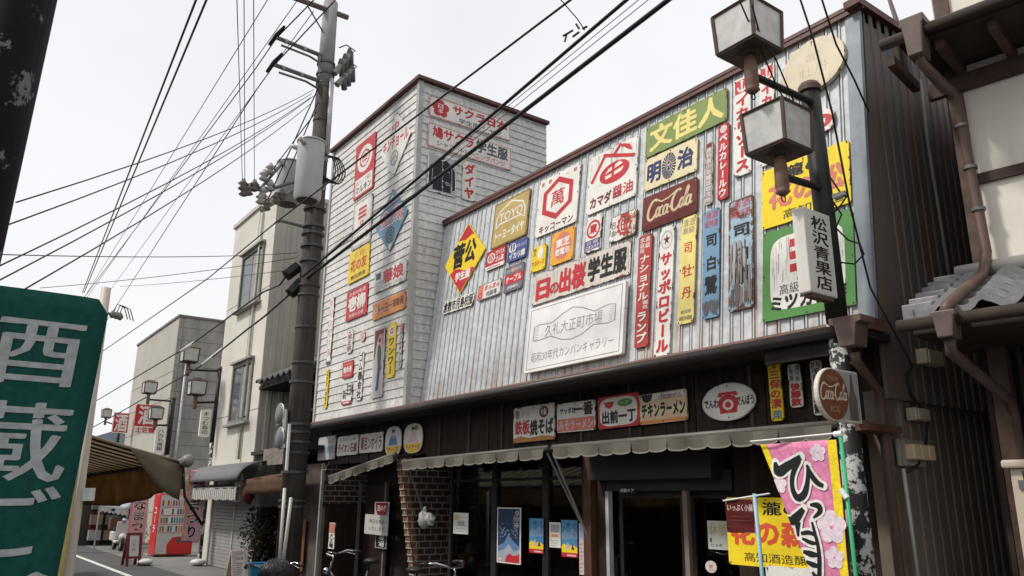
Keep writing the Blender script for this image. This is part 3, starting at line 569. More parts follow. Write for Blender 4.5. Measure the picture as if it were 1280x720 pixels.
sign('small red and white sign below the gold sign', w, (610,315,633.8,307.5,631,331,607.5,339.5), 'red', RC(0,0,1,.2,'white')+EL(.27,.6,.2,.26,'white',.75)+T('小',.17,.42,.37,.78,'white',.07)+T('ツバメ',.5,.62,.95,.92,'white',.06)+T('ゴム靴',.5,.28,.95,.58,'white',.06)+RC(.1,.07,.8,.11,'red'), wear=.25)
sign('small deep blue sign with white lettering below the gold sign', w, (637,305.8,660.8,296,658.8,321,635,328.8), (.07,.09,.27), T('山',.08,.5,.4,.9,'white',.04)+EL(.24,.7,.19,.24,'white',.86)+T('まもられる',.45,.62,.95,.85,'lgrey',.03)+T('イカリ綿',.1,.1,.92,.46,'white',.07), wear=.25)
sign('small grey sign with a red middle band below the blue one', w, (633,335,656,327.5,653.8,360,630.5,366.8), (.16,.16,.19), RC(0,.3,1,.66,'red')+T('ケーブル',.08,.34,.92,.62,'white',.06)+EL(.45,.82,.1,.09,'salmon')+T('国産 最高',.1,.75,.9,.88,'lgrey',.02)+T('伊藤鋼材',.2,.1,.8,.22,'white',.03), wear=.3)
sign('small white sign with slanting red lettering above the school lettering board', w, (599.5,357,628,348.8,626,367.5,597.5,377), 'white', RC(.02,.05,.24,.95,'salmon')+EL(.13,.3,.09,.22,'red',.6)+T('まんまん',.3,.52,.96,.9,'red',.06,.05)+T('肉腐毒',.4,.1,.85,.46,'dgrey',.04)+FR(0,0,1,1,.02,.05,'grey'), wear=.35)
sign('low white board with a row of black characters at the inner corner', w, (555.5,377.5,593.8,366,592.5,381,554,393.8), 'white', T('倉敷市児島校服',.03,.08,.98,.94,'black',.05), wear=.4)
sign('big white sign with a red hexagon around one character', w, (676.5,226,727,205,721,278,669,298), 'white',
  [('red', [(.5+.42*math.cos(rad(30+60*i)),.56+.37*math.sin(rad(30+60*i))) for i in range(6)]+[(.5+.31*math.cos(rad(30+60*i)),.56+.27*math.sin(rad(30+60*i))) for i in range(6)], [(i,(i+1)%6,(i+1)%6+6,i+6) for i in range(6)])]
  +T('萬',.34,.42,.67,.71,'red',.03)+T('キッコーマン',.1,.03,.92,.17,'dred',.05)+T('登',.06,.88,.14,.95,'red',.02)+T('録',.24,.88,.32,.95,'red',.02)+T('一',.66,.88,.74,.95,'red',.02)+T('級',.85,.88,.93,.95,'red',.02), wear=.2)
kam = ST([(.08,.52),(.34,.94)],.06,'red')+ST([(.34,.94),(.26,.8)],.05,'red')+ST([(.3,.95),(.95,.68)],.06,'red')+ST([(.52,.87),(.66,1.02)],.06,'red')+PO([(.62,.98),(.7,1.0),(.84,.93),(.9,.8),(.82,.84),(.72,.93)],'red')
kam += EL(.55,.55,.3,.185,'red')+PO([(.36,.57),(.5,.6),(.5,.66),(.44,.65)],'white')+PO([(.55,.61),(.72,.64),(.66,.70),(.57,.68)],'white')+PO([(.38,.47),(.5,.48),(.5,.54),(.36,.53)],'white')+PO([(.55,.49),(.7,.51),(.74,.58),(.55,.55)],'white')
kam = scrape(.02,.5,.98,1.0,34,[(.52,.50,.48),(.58,.55,.52)],12,.003,.012,.2,.7)+kam
kam = [(c, [(x, .04+y*.94) for x, y in vs], fs) for c, vs, fs in kam]
sign('largest white square sign with a red roof-and-paddy emblem', w, (739,198,799,170,796,244,733,271), 'white', kam+T('カマダ',.08,.07,.52,.27,'dred',.05)+T('醤油',.54,.09,.94,.30,'red',.02), wear=.22)
sign('small yellow sign with red slanting lettering under the hexagon sign', w, (667,310.5,683.7,305,682,336.7,664.4,341), 'yellow', PO([(.42,.62),(.5,.9),(.72,.96),(.82,.7),(.74,.48),(.55,.45)],'white')+T('マヨネーズ',.06,.2,.95,.42,'red',.05,.0)+V('純正',.1,.62,.32,.95,'brown',.02), wear=.25)
sign('orange sign with a pink disc and white characters', w, (692,292,719.4,284,716.7,323,688.7,334), (.78,.36,.05), EL(.5,.52,.4,.42,'salmon')+T('東芝',.2,.5,.84,.76,'white',.08)+T('乾電池',.2,.24,.84,.46,'white',.06), wear=.25)
sign('small white sign with a red ringed character over a dark strip', w, (734,273,754,267.5,751.6,311,731.5,318), 'white', EL(.5,.62,.42,.26,'red',.76)+T('東',.26,.5,.74,.76,'red',.1)+RC(.02,.06,.98,.33,'purple')+T('日 線',.16,.2,.84,.31,'lgrey',.03)+T('ニホンハナ',.08,.07,.92,.19,'white',.05), wear=.5)
gear = EL(.55,.55,.24,.38,'red',.8)
for k in range(12): a = rad(30*k); gear += EL(.55+.24*math.cos(a),.55+.38*math.sin(a),.045,.07,'red',0,8)
sign('rust-eaten white sign with a red cog emblem', w, (764,273.4,797.6,260.4,796,293.5,763,304), 'white', scrape(.55,.0,.98,.98,26,[(.30,.15,.08),(.38,.22,.13)],31,.01,.04,.2,.6)+gear+T('缶',.4,.3,.7,.8,'red',.04)+V('日本',.06,.15,.24,.8,'grey',.02), wear=.75)
sign('wide rusty white sign with red then black characters above the white board', w, (668.8,345,790,300,788.8,343,666,382.5), (.60,.55,.49), scrape(.01,.1,.99,.99,34,[(.42,.33,.27),(.5,.44,.38),(.36,.27,.22)],21,.002,.008,.2,.8)+T('日',.04,.1,.2,.8,'red',.09)+T('の',.2,.14,.3,.58,'red',.06)+T('出桜',.3,.1,.58,.86,'red',.09)+T('学生服',.60,.14,.97,.86,'black',.07), wear=.5)
bd = FR(.025,.04,.975,.96,.006,.01,'grey')+ST([(.08,.47),(.08,.68),(.14,.70),(.28,.68),(.4,.78),(.5,.83),(.6,.78),(.72,.68),(.86,.72),(.92,.70),(.92,.48),(.86,.46),(.72,.49),(.6,.39),(.5,.36),(.4,.39),(.28,.48),(.14,.46),(.08,.47)],.013,'grey',1.35)
for k in range(7): bd += ST([(.075,.49+k*.028),(.135,.485+k*.03)],.007,'lgrey',1.35)+ST([(.865,.49+k*.032),(.925,.495+k*.03)],.007,'lgrey',1.35)
sign('large plain white board with thin grey lettering and ribbon outline', w, (665.5,388.8,787,349,780,442.5,657.5,468.8), (.76,.74,.72), bd+T('久礼大正町市場',.21,.48,.80,.68,'grey',-.012)+T('昭和30年代カンバンギャラリー',.08,.13,.92,.29,'grey',-.012), wear=.06, th=.05, off=.05)
sign('long green sign with yellow brush characters along the roof edge', w, (809,160.5,910.5,110,909,152.8,808,196.7), 'olive', T('文佳人',.05,.12,.97,.92,'lyellow',.06), wear=.3)
sun = []
for k in range(24): a = rad(15*k); sun += [('navy', [(.48+.045*math.cos(a-.05),.5+.15*math.sin(a-.05)),(.48+.135*math.cos(a-.09),.5+.40*math.sin(a-.09)),(.48+.135*math.cos(a+.09),.5+.40*math.sin(a+.09)),(.48+.045*math.cos(a+.05),.5+.15*math.sin(a+.05))], [(0,1,2,3)])]
sign('cream sign with a dark sunburst between two bold characters', w, (808,200,873,172.8,871.7,213,806,241), 'cream', T('明',.05,.18,.33,.82,'navy',.07)+T('治',.64,.22,.94,.84,'navy',.07)+sun+EL(.48,.5,.04,.13,'navy')+T('M',.455,.42,.505,.58,'cream',.01), wear=.22)
def cola(u0, v0, u1, v1, col, asp, wd=.055):
    g = []; q = lambda pts, k=1: g.append(([(x+.10*(y-.4), y) for x, y in pts], wd*k))
    q(arc(.13,.5,.10,.42,55,320)+[(.24,.3)], 1.25); q(arc(.255,.33,.038,.2,60,430,12)); q(arc(.335,.33,.04,.2,60,310,10)); q(arc(.42,.33,.04,.2,40,400,12)); q([(.465,.52),(.46,.2),(.49,.15),(.51,.2)])
    q([(.5,.36),(.555,.40)]); q(arc(.64,.56,.095,.42,55,320)+[(.74,.32)], 1.25); q(arc(.76,.36,.036,.2,60,430,12)); q([(.80,.3),(.86,.9),(.84,1.0),(.82,.9),(.815,.3),(.835,.18),(.86,.22)]); q(arc(.90,.36,.04,.2,40,400,12)); q([(.945,.55),(.94,.24),(.965,.19),(.985,.26)])
    q([(.2,.86),(.3,.74),(.45,.80),(.6,.98)], .8)
    out = []
    for pts, k in g: out += ST([(u0+x*(u1-u0), v0+y*(v1-v0)) for x, y in pts], k, col, asp)
    return out
drk = PO([(.02,.02),(.98,.02),(.98,.35),(.8,.28),(.5,.18),(.3,.2),(.02,.1)],(.10,.016,.014))
sign('dark rusted red sign with flowing pale script lettering', w, (805.5,248.6,873,220.8,871.7,266.7,803.6,290), (.15,.028,.024), drk+cola(.08,.2,.94,.86,'tan',1.5), wear=.5)
sign('narrow brown-lettered strip sign beside the sunburst sign', w, (883,181,893,177.8,891,254,881.4,259), (.5,.45,.4), RC(.1,.02,.9,.98,(.3,.24,.21))+V('月刊青少年雑誌取次所',.14,.03,.86,.92,'white',.03)+RC(.15,.93,.85,.99,'dred'), wear=.55)
sign('tall red sign with white lettering, capped by a small emblem', w, (899,158,913,152.8,910.6,247.8,898,252), 'red', EL(.5,.93,.32,.05,'white',.7)+T('東',.26,.895,.74,.965,'white',.05)+V('ベルカレールウ',.12,.02,.88,.87,'white',.08), wear=.25)
anchor = RC(.08,.84,.92,.98,'red')+ST([(.5,.96),(.5,.86)],.02,'white',.2)+ST([(.25,.91),(.32,.87),(.5,.855),(.68,.87),(.75,.91)],.02,'white',.2)+EL(.5,.96,.1,.012,'white')
sign('tall white sign with red lettering under an anchor, partly behind the lamp', w, (919,103,939,92,939.7,215,917.5,224), 'white', anchor+V('イカリソース',.1,.03,.92,.82,'red',.09), wear=.2)
sign('second tall white and red anchor sign, lower half behind the lamp', w, (951,86,970,77,968,203,950,211), 'white', anchor+V('イカリソース',.1,.03,.92,.82,'red',.09), wear=.25)
sign('tall red sign with white lettering, nearest to the white board', w, (802,296.4,818,290.6,809,434,792,435.8), (.42,.06,.05), V('高級',.52,.87,.9,.98,'white',.02)+V('家庭用',.1,.83,.48,.98,'white',.02)+V('ナショナル',.1,.40,.9,.82,'white',.05)+V('電気',.5,.32,.95,.40,'white',.03)+V('ランプ',.1,.03,.9,.31,'white',.07), wear=.35)
sign('tall white sign with bold red lettering and a faint star on top', w, (826.6,286,844,280.4,838.3,444,818.8,447), 'white', EL(.5,.89,.4,.075,'lgrey',.8)+PO([(.5+(.26 if k%2==0 else .1)*math.sin(rad(36*k)),.89+(.045 if k%2==0 else .018)*math.cos(rad(36*k))) for k in range(10)],'dred')+V('サッポロビール',.1,.02,.92,.79,'red',.09), wear=.35, r=.05)
sign('tall yellow sign with three spaced red characters', w, (853.5,274.6,872.4,267.3,867.4,403.4,847,406.7), 'lyellow', T('清酒',.15,.9,.9,.98,'grey',.01)+T('高級',.15,.83,.9,.9,'grey',.01)+V('司',.22,.64,.82,.76,'red',.03)+V('牡',.18,.42,.86,.54,'red',.03)+V('丹',.22,.22,.84,.34,'red',.04)+T('高知県',.2,.09,.85,.125,'grey',.01)+T('司牡丹酒造',.12,.03,.92,.07,'dgrey',.02), wear=.25)
def egret(deep): return T('清酒',.15,.91,.9,.98,'red',.01)+T('超特選',.12,.83,.9,.9,'red',.01)+V('司',.16,.64,.9,.77,'black',.06)+V('白',.2,.42,.88,.56,'black',.06)+V('鷺',.12,.2,.92,.38,'black',.05)+(scrape(.03,.015,.97,.16,34,['dgrey',(.13,.12,.12)],9,.04,.12,.4,.9) if deep else scrape(.04,.02,.96,.62,60,[(.2,.19,.18),(.34,.33,.32),(.14,.11,.1),(.45,.47,.48)],5,.02,.09,.15,.6)+scrape(.04,.02,.96,.25,26,[(.2,.19,.18),(.14,.11,.1)],6,.03,.12,.4,.9))
sign('tall mid-blue sign with three black characters and a dark frayed foot', w, (880.6,266.7,900.8,258,899.5,395.6,878.5,400), (.17,.30,.43), egret(True), wear=.25)
sign('wider pale blue sign of black characters, its lower half worn away', w, (913,254,942.5,243,943.8,384,911,390.6), 'lblue', egret(False), wear=.75)
ov = EL(.5,.5,.47,.47,(.60,.52,.38))+EL(.5,.5,.43,.43,'tan',.975)+T('司',.4,.56,.62,.74,(.47,.40,.29),.0)+T('牡丹',.3,.3,.75,.5,(.47,.40,.29),.0)
sign('large round bleached cream board near the roof corner', w, (1030,45.8,1059,66,1001,125,980,92), (.62,.53,.38), ov, 'oval', .28, th=.05)
sign('small chipped white sign with a red ellipse, behind the lamp post', w, (1012,145,1045,132,1043,161,1011,174), 'white', EL(.52,.5,.4,.3,'red')+RC(.4,.4,.66,.6,'white')+RC(.48,.46,.58,.54,'red')+T('ニ',.5,.08,.65,.2,'dgrey',.02), wear=.5, r=.1)
def yel(a, b, c): return T(a,.26,.72,.74,.94,'black',.05)+T(b,.08,.28,.95,.70,'salmon',.08)+T(c,.26,.06,.94,.22,'black',.0)
sign('large bright yellow board with salmon brush characters behind the lamp post', w, (953.5,215,1062.6,176,1064.4,257.6,953.5,284.7), 'vyellow', yel('瀧の','花の松','高知酒造'), wear=.22)
mit = RC(0,0,1,1,'green')+[('white', [(.5+.41*math.copysign(abs(math.cos(2*math.pi*i/32))**.4, math.cos(2*math.pi*i/32)), .5+.41*math.copysign(abs(math.sin(2*math.pi*i/32))**.4, math.sin(2*math.pi*i/32))) for i in range(32)], [tuple(range(32))])]
mit += RC(.32,.76,.68,.85,'red')+RC(.32,.62,.68,.71,'red')+RC(.32,.48,.68,.57,'red')+EL(.5,.4,.1,.06,'red',.5)+T('高級',.2,.25,.42,.37,'dgrey',.02)+T('ミツカン酢',.1,.08,.92,.26,'black',.09)+scrape(.1,.3,.34,.9,26,[(.46,.43,.39),(.55,.51,.47),(.32,.29,.27)],3,.002,.007,.1,.45)+scrape(.66,.12,.92,.88,22,[(.46,.43,.39),(.55,.51,.47)],4,.002,.007,.1,.45)
sign('big green-bordered white sign with a red three-bar emblem, lowest near the corner', w, (953.5,293.7,1065.5,261,1072.8,379.7,956,404), 'green', mit, wear=.32, r=.06)

# ================================================================ signs on the dark boards under the eave
b = BAND; GB = 'enamel signs on the dark boards under the eave'
sign('faded white board with hardly legible blue lettering, at the utility pole end', b, (399,547.4,420,544,420,574,398,575.8), (.42,.43,.44), T('石鹸 洗剤',.1,.3,.9,.6,'blue',.02)+T('大正',.6,.7,.9,.85,'dgrey',.02), wear=.5, group=GB)
sign('small white board of dark red lettering with a line of tiny characters', b, (423,546.5,448,543,448.8,568,422,570), 'white', T('お得用 石鹸',.1,.72,.9,.92,'grey',.01)+T('ライオン石鹸',.06,.12,.96,.62,'dred',.06), wear=.25, group=GB)
sign('white board of reversed dark red lettering beside the two oval signs', b, (451,543,479.4,540,479.4,563.6,449.7,567), 'white', T('薬目ンオイラ',.06,.12,.95,.86,'dred',.05), wear=.25, group=GB)
def ovl(c1, c2, txt): return PO([(.5+.5*math.cos(rad(a)),.5+.5*math.sin(rad(a))) for a in range(200,341,5)],'yellow')+EL(.5,.80,.1,.07,'skin')+EL(.5,.84,.11,.05,'black')+PO([(.22,.36),(.3,.58),(.42,.72),(.58,.72),(.72,.56),(.78,.36)],c1)+PO([(.45,.72),(.55,.72),(.5,.56)],c2)+T(txt,.14,.12,.88,.3,'red',.08)
sign('barrel-shaped yellow and white sign with a figure in blue', b, (492.5,533,502.5,551,492.5,570,482.5,552), 'white', ovl('brightblue','white','アース'), 'barrel', .2, group=GB)
sign('barrel-shaped yellow and white sign with a figure in pink', b, (517.3,529.5,529,548,517,566.5,505.8,549), 'white', ovl('lpink','skin','ハイアース')+EL(.66,.84,.1,.08,'green'), 'barrel', .2, group=GB)
sign('white sign of red and black lettering, rusted along its lower edge', b, (643,510.5,694,503,694.5,548.4,643,554.6), 'white', PO([(.06,.9),(.16,.9),(.16,.72),(.11,.64),(.06,.72)],'grey')+T('明星',.2,.68,.44,.86,'lgrey',.02)+EL(.76,.78,.11,.16,'dred')+T('味',.69,.68,.83,.88,'white',.04)+T('鉄板',.04,.22,.42,.62,'red',.08)+T('焼そば',.42,.16,.98,.60,'black',.08)+PO([(0,.0),(1,.0),(1,.08),(.7,.14),(.4,.1),(.2,.17),(0,.12)],(.45,.2,.06)), wear=.45, group=GB)
sign('white sign with black lettering over a salmon lower half', b, (697,506,745,499,745,536.5,698,542), 'white', RC(.02,.03,.98,.46,'salmon')+T('サッポロ',.08,.62,.5,.84,'black',.07)+T('一番',.44,.52,.96,.97,'black',.07)+T('みそラーメン',.05,.07,.95,.42,'lpink',.06), wear=.3, group=GB)
sign('white sign inside a red rounded border with small red and green crests', b, (748.6,496.8,800,490.7,801,531,748.6,537.6), 'red', [('white', [(.5+.45*math.copysign(abs(math.cos(2*math.pi*i/32))**.5, math.cos(2*math.pi*i/32)), .5+.44*math.copysign(abs(math.sin(2*math.pi*i/32))**.5, math.sin(2*math.pi*i/32))) for i in range(32)], [tuple(range(32))])]+PO([(.16,.82),(.42,.82),(.38,.66),(.29,.6),(.2,.66)],'red')+EL(.67,.74,.18,.12,'green')+T('一丁',.58,.68,.76,.8,'cream',.02)+T('出前一丁',.1,.14,.92,.54,'black',.09), wear=.35, group=GB)
sign('orange banded white sign with bold black lettering', b, (801,490.7,859.4,489.6,860.5,525.7,801,531), (.68,.5,.33), RC(0,.8,1,.98,'white')+RC(0,.3,1,.5,'cream')+RC(0,.02,1,.12,'orange')+PO([(.04,.98),(.3,.98),(.26,.78),(.17,.7),(.08,.78)],'black')+T('元祖鶏がら',.4,.76,.9,.92,'dred',.02)+T('チキンラーメン',.04,.2,.97,.7,'black',.09), wear=.35, group=GB)
tel = EL(.5,.45,.19,.24,'red')+RC(.34,.2,.66,.44,'red')+PO([(.3,.66),(.34,.76),(.66,.76),(.7,.66),(.62,.64),(.6,.68),(.4,.68),(.38,.64)],'red')+EL(.5,.42,.1,.14,'white')+EL(.5,.42,.06,.085,'red')
sign('white oval sign with a red telephone between black lettering', b, (912.5,478.5,946,502,912.5,526,879,503), 'white', T('でんわ',.04,.36,.32,.62,'black',.07)+T('でんぽう',.66,.36,.97,.62,'black',.06)+tel+EL(.5,.5,.49,.49,'lgrey',.97), 'oval', .15, group=GB)
sign('yellow strip sign with red characters, next to the telephone oval', b, (959.5,450.8,974.3,448,982.4,525.3,966.7,527), 'yellow', V('登録',.3,.84,.7,.98,'brown',.01)+V('三保の漬',.06,.2,.94,.82,'red',.06)+T('印',.2,.03,.85,.17,'blue',.08), wear=.4, group=GB)
sign('short white strip sign with black then red characters', b, (985,456,1000.5,455,1006,508.5,990,509.8), 'white', V('漢方薬',.52,.58,.94,.96,'dgrey',.04)+V('胃腸',.08,.6,.46,.9,'dgrey',.04)+V('後藤散',.1,.03,.92,.56,'red',.09), wear=.3, group=GB)
sign('white strip sign with dark characters, partly behind the round drink sign', b, (1012.6,451.7,1027,450,1034,518,1019.4,520), 'white', V('八千日',.1,.62,.9,.98,'dred',.05)+V('二人静',.08,.03,.92,.6,'black',.06), wear=.3, group=GB)
# ================================================================ utility pole with its fittings
PX_, PY_ = -13.6, 5.2
pb = Vector((PX_, PY_, 0))
up = thing('utility_pole', pb, 'tall concrete utility pole with transformers and crossarms before the shop tower', 'utility pole')
conc = M('pole_concrete_dark', (.056, .048, .043), .85, var=.3, scale=2, streak=.4, rust=(.16, .14, .12))
concg = M('pole_concrete_grey', (.24, .24, .24), .8, var=.15, scale=2)
steel = M('galvanised_dark', (.16, .16, .165), .45, metal=.5, var=.25, scale=6)
steell = M('galvanised_pale', (.42, .42, .42), .4, metal=.5, var=.2, scale=6)
rub = M('black_rubber', (.012, .012, .013), .5, var=.1)
tz = at(411, 12, 1, PY_).z; jz = at(404, 112, 1, PY_).z
topx = at(413, 12, 1, PY_).x
def pole_at(z): return Vector((PX_+.02+(topx-PX_-.02)*z/tz, PY_, z))
MB().tube([pole_at(0), pole_at(jz)], [.215, .158], 18).build('shaft', conc, up, True)
MB().tube([pole_at(jz), pole_at(tz+.1)], [.163, .145], 18).build('shaft', concg, up, True)
AX = PX_
def ap(x, y, dx=0): return at(x, y, 0, AX+dx)
def arm(pts, r, mat=steel, n=6): return MB().tube(pts, r, n).build('crossarm', mat, up)
arm([ap(362, -5), ap(435, 22)], .055, M('crossarm_brown_grey', (.15, .12, .11), .6, var=.2))
for (a, c) in (((346, 47), (408, 72)), ((343, 81), (404, 103))):
    p, q = ap(*a), ap(*c); o = arm([p, q], .042)
    MB().tube([p+Vector((0, .1, -.13)), q+Vector((0, -.35, -.1)), q+Vector((0, 0, -.2))], .022, 6).build('brace', steel, o)
    for f in (.18, .55): MB().tube([p.lerp(q, f)+Vector((0, -.03, 0)), p.lerp(q, f)+Vector((0, .03, 0))], .05, 8).build('band', steell, o)
    d = MB().tube([p+Vector((-.24, -.06, -.06)), p+Vector((-.02, 0, .06)), p+Vector((.22, .06, .16))], [.03, .05, .025], 8).build('insulator', rub, up)
arm([ap(385, 8), ap(412, 54)], .014, rub)
arm([ap(399, 70), ap(401, 98)], .04)
# switch gear on the far side of the pole
for (a, c, k) in (((418, 92), (438, 68), 0), ((421, 106), (440, 88), 1)):
    p, q = ap(*a, .1), ap(*c, .1); o = arm([p, q], .07, M('weathered_bracket', (.26, .25, .22), .6, var=.2))
    for f in (.35, .62, .9):
        c0 = p.lerp(q, f); MB().tube([c0+Vector((0, .06, -.2)), c0+Vector((0, .02, .08)), c0+Vector((0, 0, .18))], [.06, .075, .03], 8).build('fuse_cutout', M('fuse_grey', (.10, .10, .10), .5), up, True)
    MB().tube([q, q+Vector((0, .1, .12)), q+Vector((0, -.1, .18)), q+Vector((0, -.25, .06))], .014, 5).build('jumper_wire', rub, up)
# bands round the pole
bn = MB()
for (y, r) in ((85, .2), (97, .2), (108, .19), (150, .19), (172, .2), (255, .235), (276, .23), (285, .235), (300, .235), (318, .235), (348, .225), (360, .225), (400, .22), (445, .23), (470, .235), (525, .245), (535, .245), (548, .25), (562, .25), (588, .25), (626, .25), (634, .25)):
    c0 = at(404, y, 1, PY_); c0 = pole_at(c0.z); bn.tube([c0-Vector((0, 0, .022)), c0+Vector((0, 0, .022))], r*.925, 16)
bn.build('pole_band_fitting', M('band_dark_steel', (.085, .082, .08), .5, metal=.4, var=.3), up, kind='stuff')
# pale conduit up the upper part, twin pale pipes at the foot
MB().tube([ap(415, 99, .15), ap(409, 192, .15)], .05, 8).build('conduit', steell, up, True)
for a, c in (((356, 610), (348, 720)), ((364, 622), (352, 720))): MB().tube([at(*a, 1, PY_-.26), at(*c, 1, PY_-.26)], .03, 8).build('conduit', M('worn_white_pipe', (.55, .53, .5), .5, wear=.3), up, True)
MB().tube([at(362, 530, 1, PY_-.24), at(358, 588, 1, PY_-.24)], .03, 6).build('conduit', M('white_strip', (.7, .68, .66), .5), up)
# transformers
tg = M('transformer_grey', (.40, .405, .40), .45, var=.07, scale=5, streak=.15)
for (x0, yt, x1, yb, r, dx) in ((387, 182, 384, 247, .245, -.1), (361, 208, 359, 252, .24, .05)):
    a, c = at(x0, yt, 1, PY_-.42), at(x1, yb, 1, PY_-.42); a.x = c.x
    tr = MB().tube([c-Vector((0, 0, .06)), c, a, a+Vector((0, 0, .04)), a+Vector((0, 0, .06))], [r*.86, r, r, r*.98, r*.5], 22).build('transformer', tg, up, True)
    m_ = tr.modifiers.new('edge', 'EDGE_SPLIT'); m_.split_angle = rad(40)
    MB().torus(a+Vector((0, 0, .02)), r*1.02, .02, (0, 0, 1), 22).build('rim', steell, tr, True)
    MB().tube([c-Vector((0, 0, .075)), c-Vector((0, 0, .055))], [r*.7, r*.8], 18).build('base', M('transformer_base', (.06, .055, .05), .6), tr)
    for sx_ in (-1, 1): MB().tube([a+Vector((sx_*r*.55, -r*.75, -.10)), a+Vector((sx_*r*.8, -r*1.1, -.06)), a+Vector((sx_*r*.85, -r*1.25, -.03))], [.05, .045, .03], 8).build('bushing', M('porcelain', (.5, .48, .45), .25), tr, True)
    MB().box((c.x-.06, PY_-.3, c.z+.2), (c.x+.06, PY_-.1, c.z+.3)).box((c.x-.06, PY_-.3, a.z-.3), (c.x+.06, PY_-.1, a.z-.2)).build('bracket', steel, tr)
# insulator cluster on the outrigger
pc = M('brown_grey_porcelain', (.16, .145, .135), .3, var=.2); pl_ = M('porcelain_white', (.40, .38, .36), .25)
orr = arm([ap(372, 226), ap(340, 236), ap(303, 234)], .035)
arm([ap(352, 205), ap(326, 235)], .03); arm([ap(376, 232), ap(350, 248), ap(326, 263)], .05, M('weathered_bracket', (.26, .25, .22)))
for (x, y, m_) in ((304, 230, pc), (305, 237, pc), (318, 231, pc), (330, 218, pl_), (338, 210, pl_), (338, 231, pl_), (329, 239, pl_), (326, 247, pl_), (345, 247, pc), (333, 255, pc), (352, 243, pc), (311, 236, pc)):
    c0 = ap(x, y); MB().tube([c0+Vector((0, 0, -.13)), c0+Vector((0, 0, -.10)), c0+Vector((0, 0, -.03)), c0+Vector((0, 0, 0)), c0+Vector((0, 0, .05)), c0+Vector((0, 0, .1))], [.035, .09, .04, .095, .05, .03], 10).build('insulator', m_, up, True)
# slack loops of cable beside the big transformer
lp = MB()
for k in range(5):
    p0 = ap(404, 196, .2); lp.tube([Vector(v) for v in smooth([p0+Vector((0, .02*k, .0)), p0+Vector((0, .16+.04*k, .05)), p0+Vector((0, .27+.05*k, -.22)), p0+Vector((0, .18+.04*k, -.48)), p0+Vector((0, .02, -.5+.03*k))])], .013, 5)
lp.build('cable_loop', rub, up, True, kind='stuff')
arm([ap(403, 222, .2), ap(418, 228, .2)], .025, rub)
arm([ap(378, 283), ap(352, 276), ap(346, 277)], .03, steel)
# black closure boxes of the cables
for (a, c) in (((373, 333), (357, 345)), ((377, 352), (362, 368))):
    p, q = ap(*a, -.15), ap(*c, -.15); MB().tube([p, p.lerp(q, .05), p.lerp(q, .95), q], [.05, .12, .12, .04], 6).build('closure_box', rub, up)
# lens mirror discs fixed half way down
for (x, y) in ((350, 518), (350, 548)):
    c0 = at(x, y, 1, PY_-.3); o = MB().tube([c0+Vector((0, -.03, 0)), c0, c0+Vector((0, .03, 0))], [.17, .19, .19], 22).build('reflector_disc', M('disc_grey', (.13, .13, .135), .35, var=.1), up, True)
    MB().torus(c0, .19, .014, (0, 1, 0), 24).build('rim', steell, o, True)
MB().tube([at(357, 512, 1, PY_-.26), at(355, 560, 1, PY_-.26)], .045, 8).build('bracket', steell, up)

# ================================================================ street lamps with twin lanterns
lampbl = M('lamp_post_black', (.022, .02, .02), .5, var=.2, wear=.12, rust=(.12, .08, .06))
peel = M('peeling_black_paint', (.02, .018, .018), .55, wear=.97, rust=(.46, .46, .45), wscale=5)
lfr = M('lantern_brown_frame', (.10, .065, .055), .55, var=.25, scale=8)
frost = M('frosted_glass', (.50, .50, .47), .35, var=.07, scale=3, fine=9, spec=.5)
wood = M('turned_wood_brown', (.17, .10, .075), .6, var=.25, scale=12)
def lantern(root, c, s=.42, h=.385, far=False):
    """square glazed box, narrower at the foot, turned finial below"""
    x, y, z = c
    a, t = s/2, s/2*1.06
    body = MB()
    def ring(z_, w): return [(x-w, y-w, z_), (x+w, y-w, z_), (x+w, y+w, z_), (x-w, y+w, z_)]
    b0, b1 = ring(z-h/2, a*.93), ring(z+h/2, t*.95)
    body.add(b0+b1, [(0,1,5,4),(1,2,6,5),(2,3,7,6),(3,0,4,7)]); ln = body.build('lantern', frost, root)
    f = MB()
    e0, e1 = ring(z-h/2, a*.95), ring(z+h/2, t*.97)
    for i in range(4):
        f.tube([e0[i], e1[i]], .018, 6); f.tube([e0[i], e0[(i+1) % 4]], .017, 4); f.tube([e1[i], e1[(i+1) % 4]], .017, 4)
    f.build('frame', lfr, ln)
    MB().add(ring(z-h/2-.02, a*.97)+ring(z-h/2+.012, a*.97), [(3,2,1,0),(4,5,6,7),(0,1,5,4),(1,2,6,5),(2,3,7,6),(3,0,4,7)]).tube([(x, y, z-h/2-.05), (x, y, z-h/2-.02)], [a*.42, a*.55], 16).build('bottom_plate', M('lantern_bottom', (.055, .035, .03), .6, var=.3, scale=8), ln)
    MB().add(ring(z+h/2+.012, t*1.0)+ring(z+h/2+.10, t*.35), [(3,2,1,0),(4,5,6,7),(0,1,5,4),(1,2,6,5),(2,3,7,6),(3,0,4,7)]).build('lid', lfr, ln)
    MB().tube([(x, y, z-h/2-.05), (x, y, z-h/2-.11), (x, y, z-h/2-.13), (x, y, z-h/2-.34), (x, y, z-h/2-.36), (x, y, z-h/2-.38), (x, y, z-h/2-.41)], [.055, .05, .058, .062, .05, .066, .03], 14).build('stem', wood, ln, True)
    if not far: MB().torus((x, y, z-h/2-.44), .03, .006, (1, 0, 0), 12, 5).build('ring', rub, ln, True)
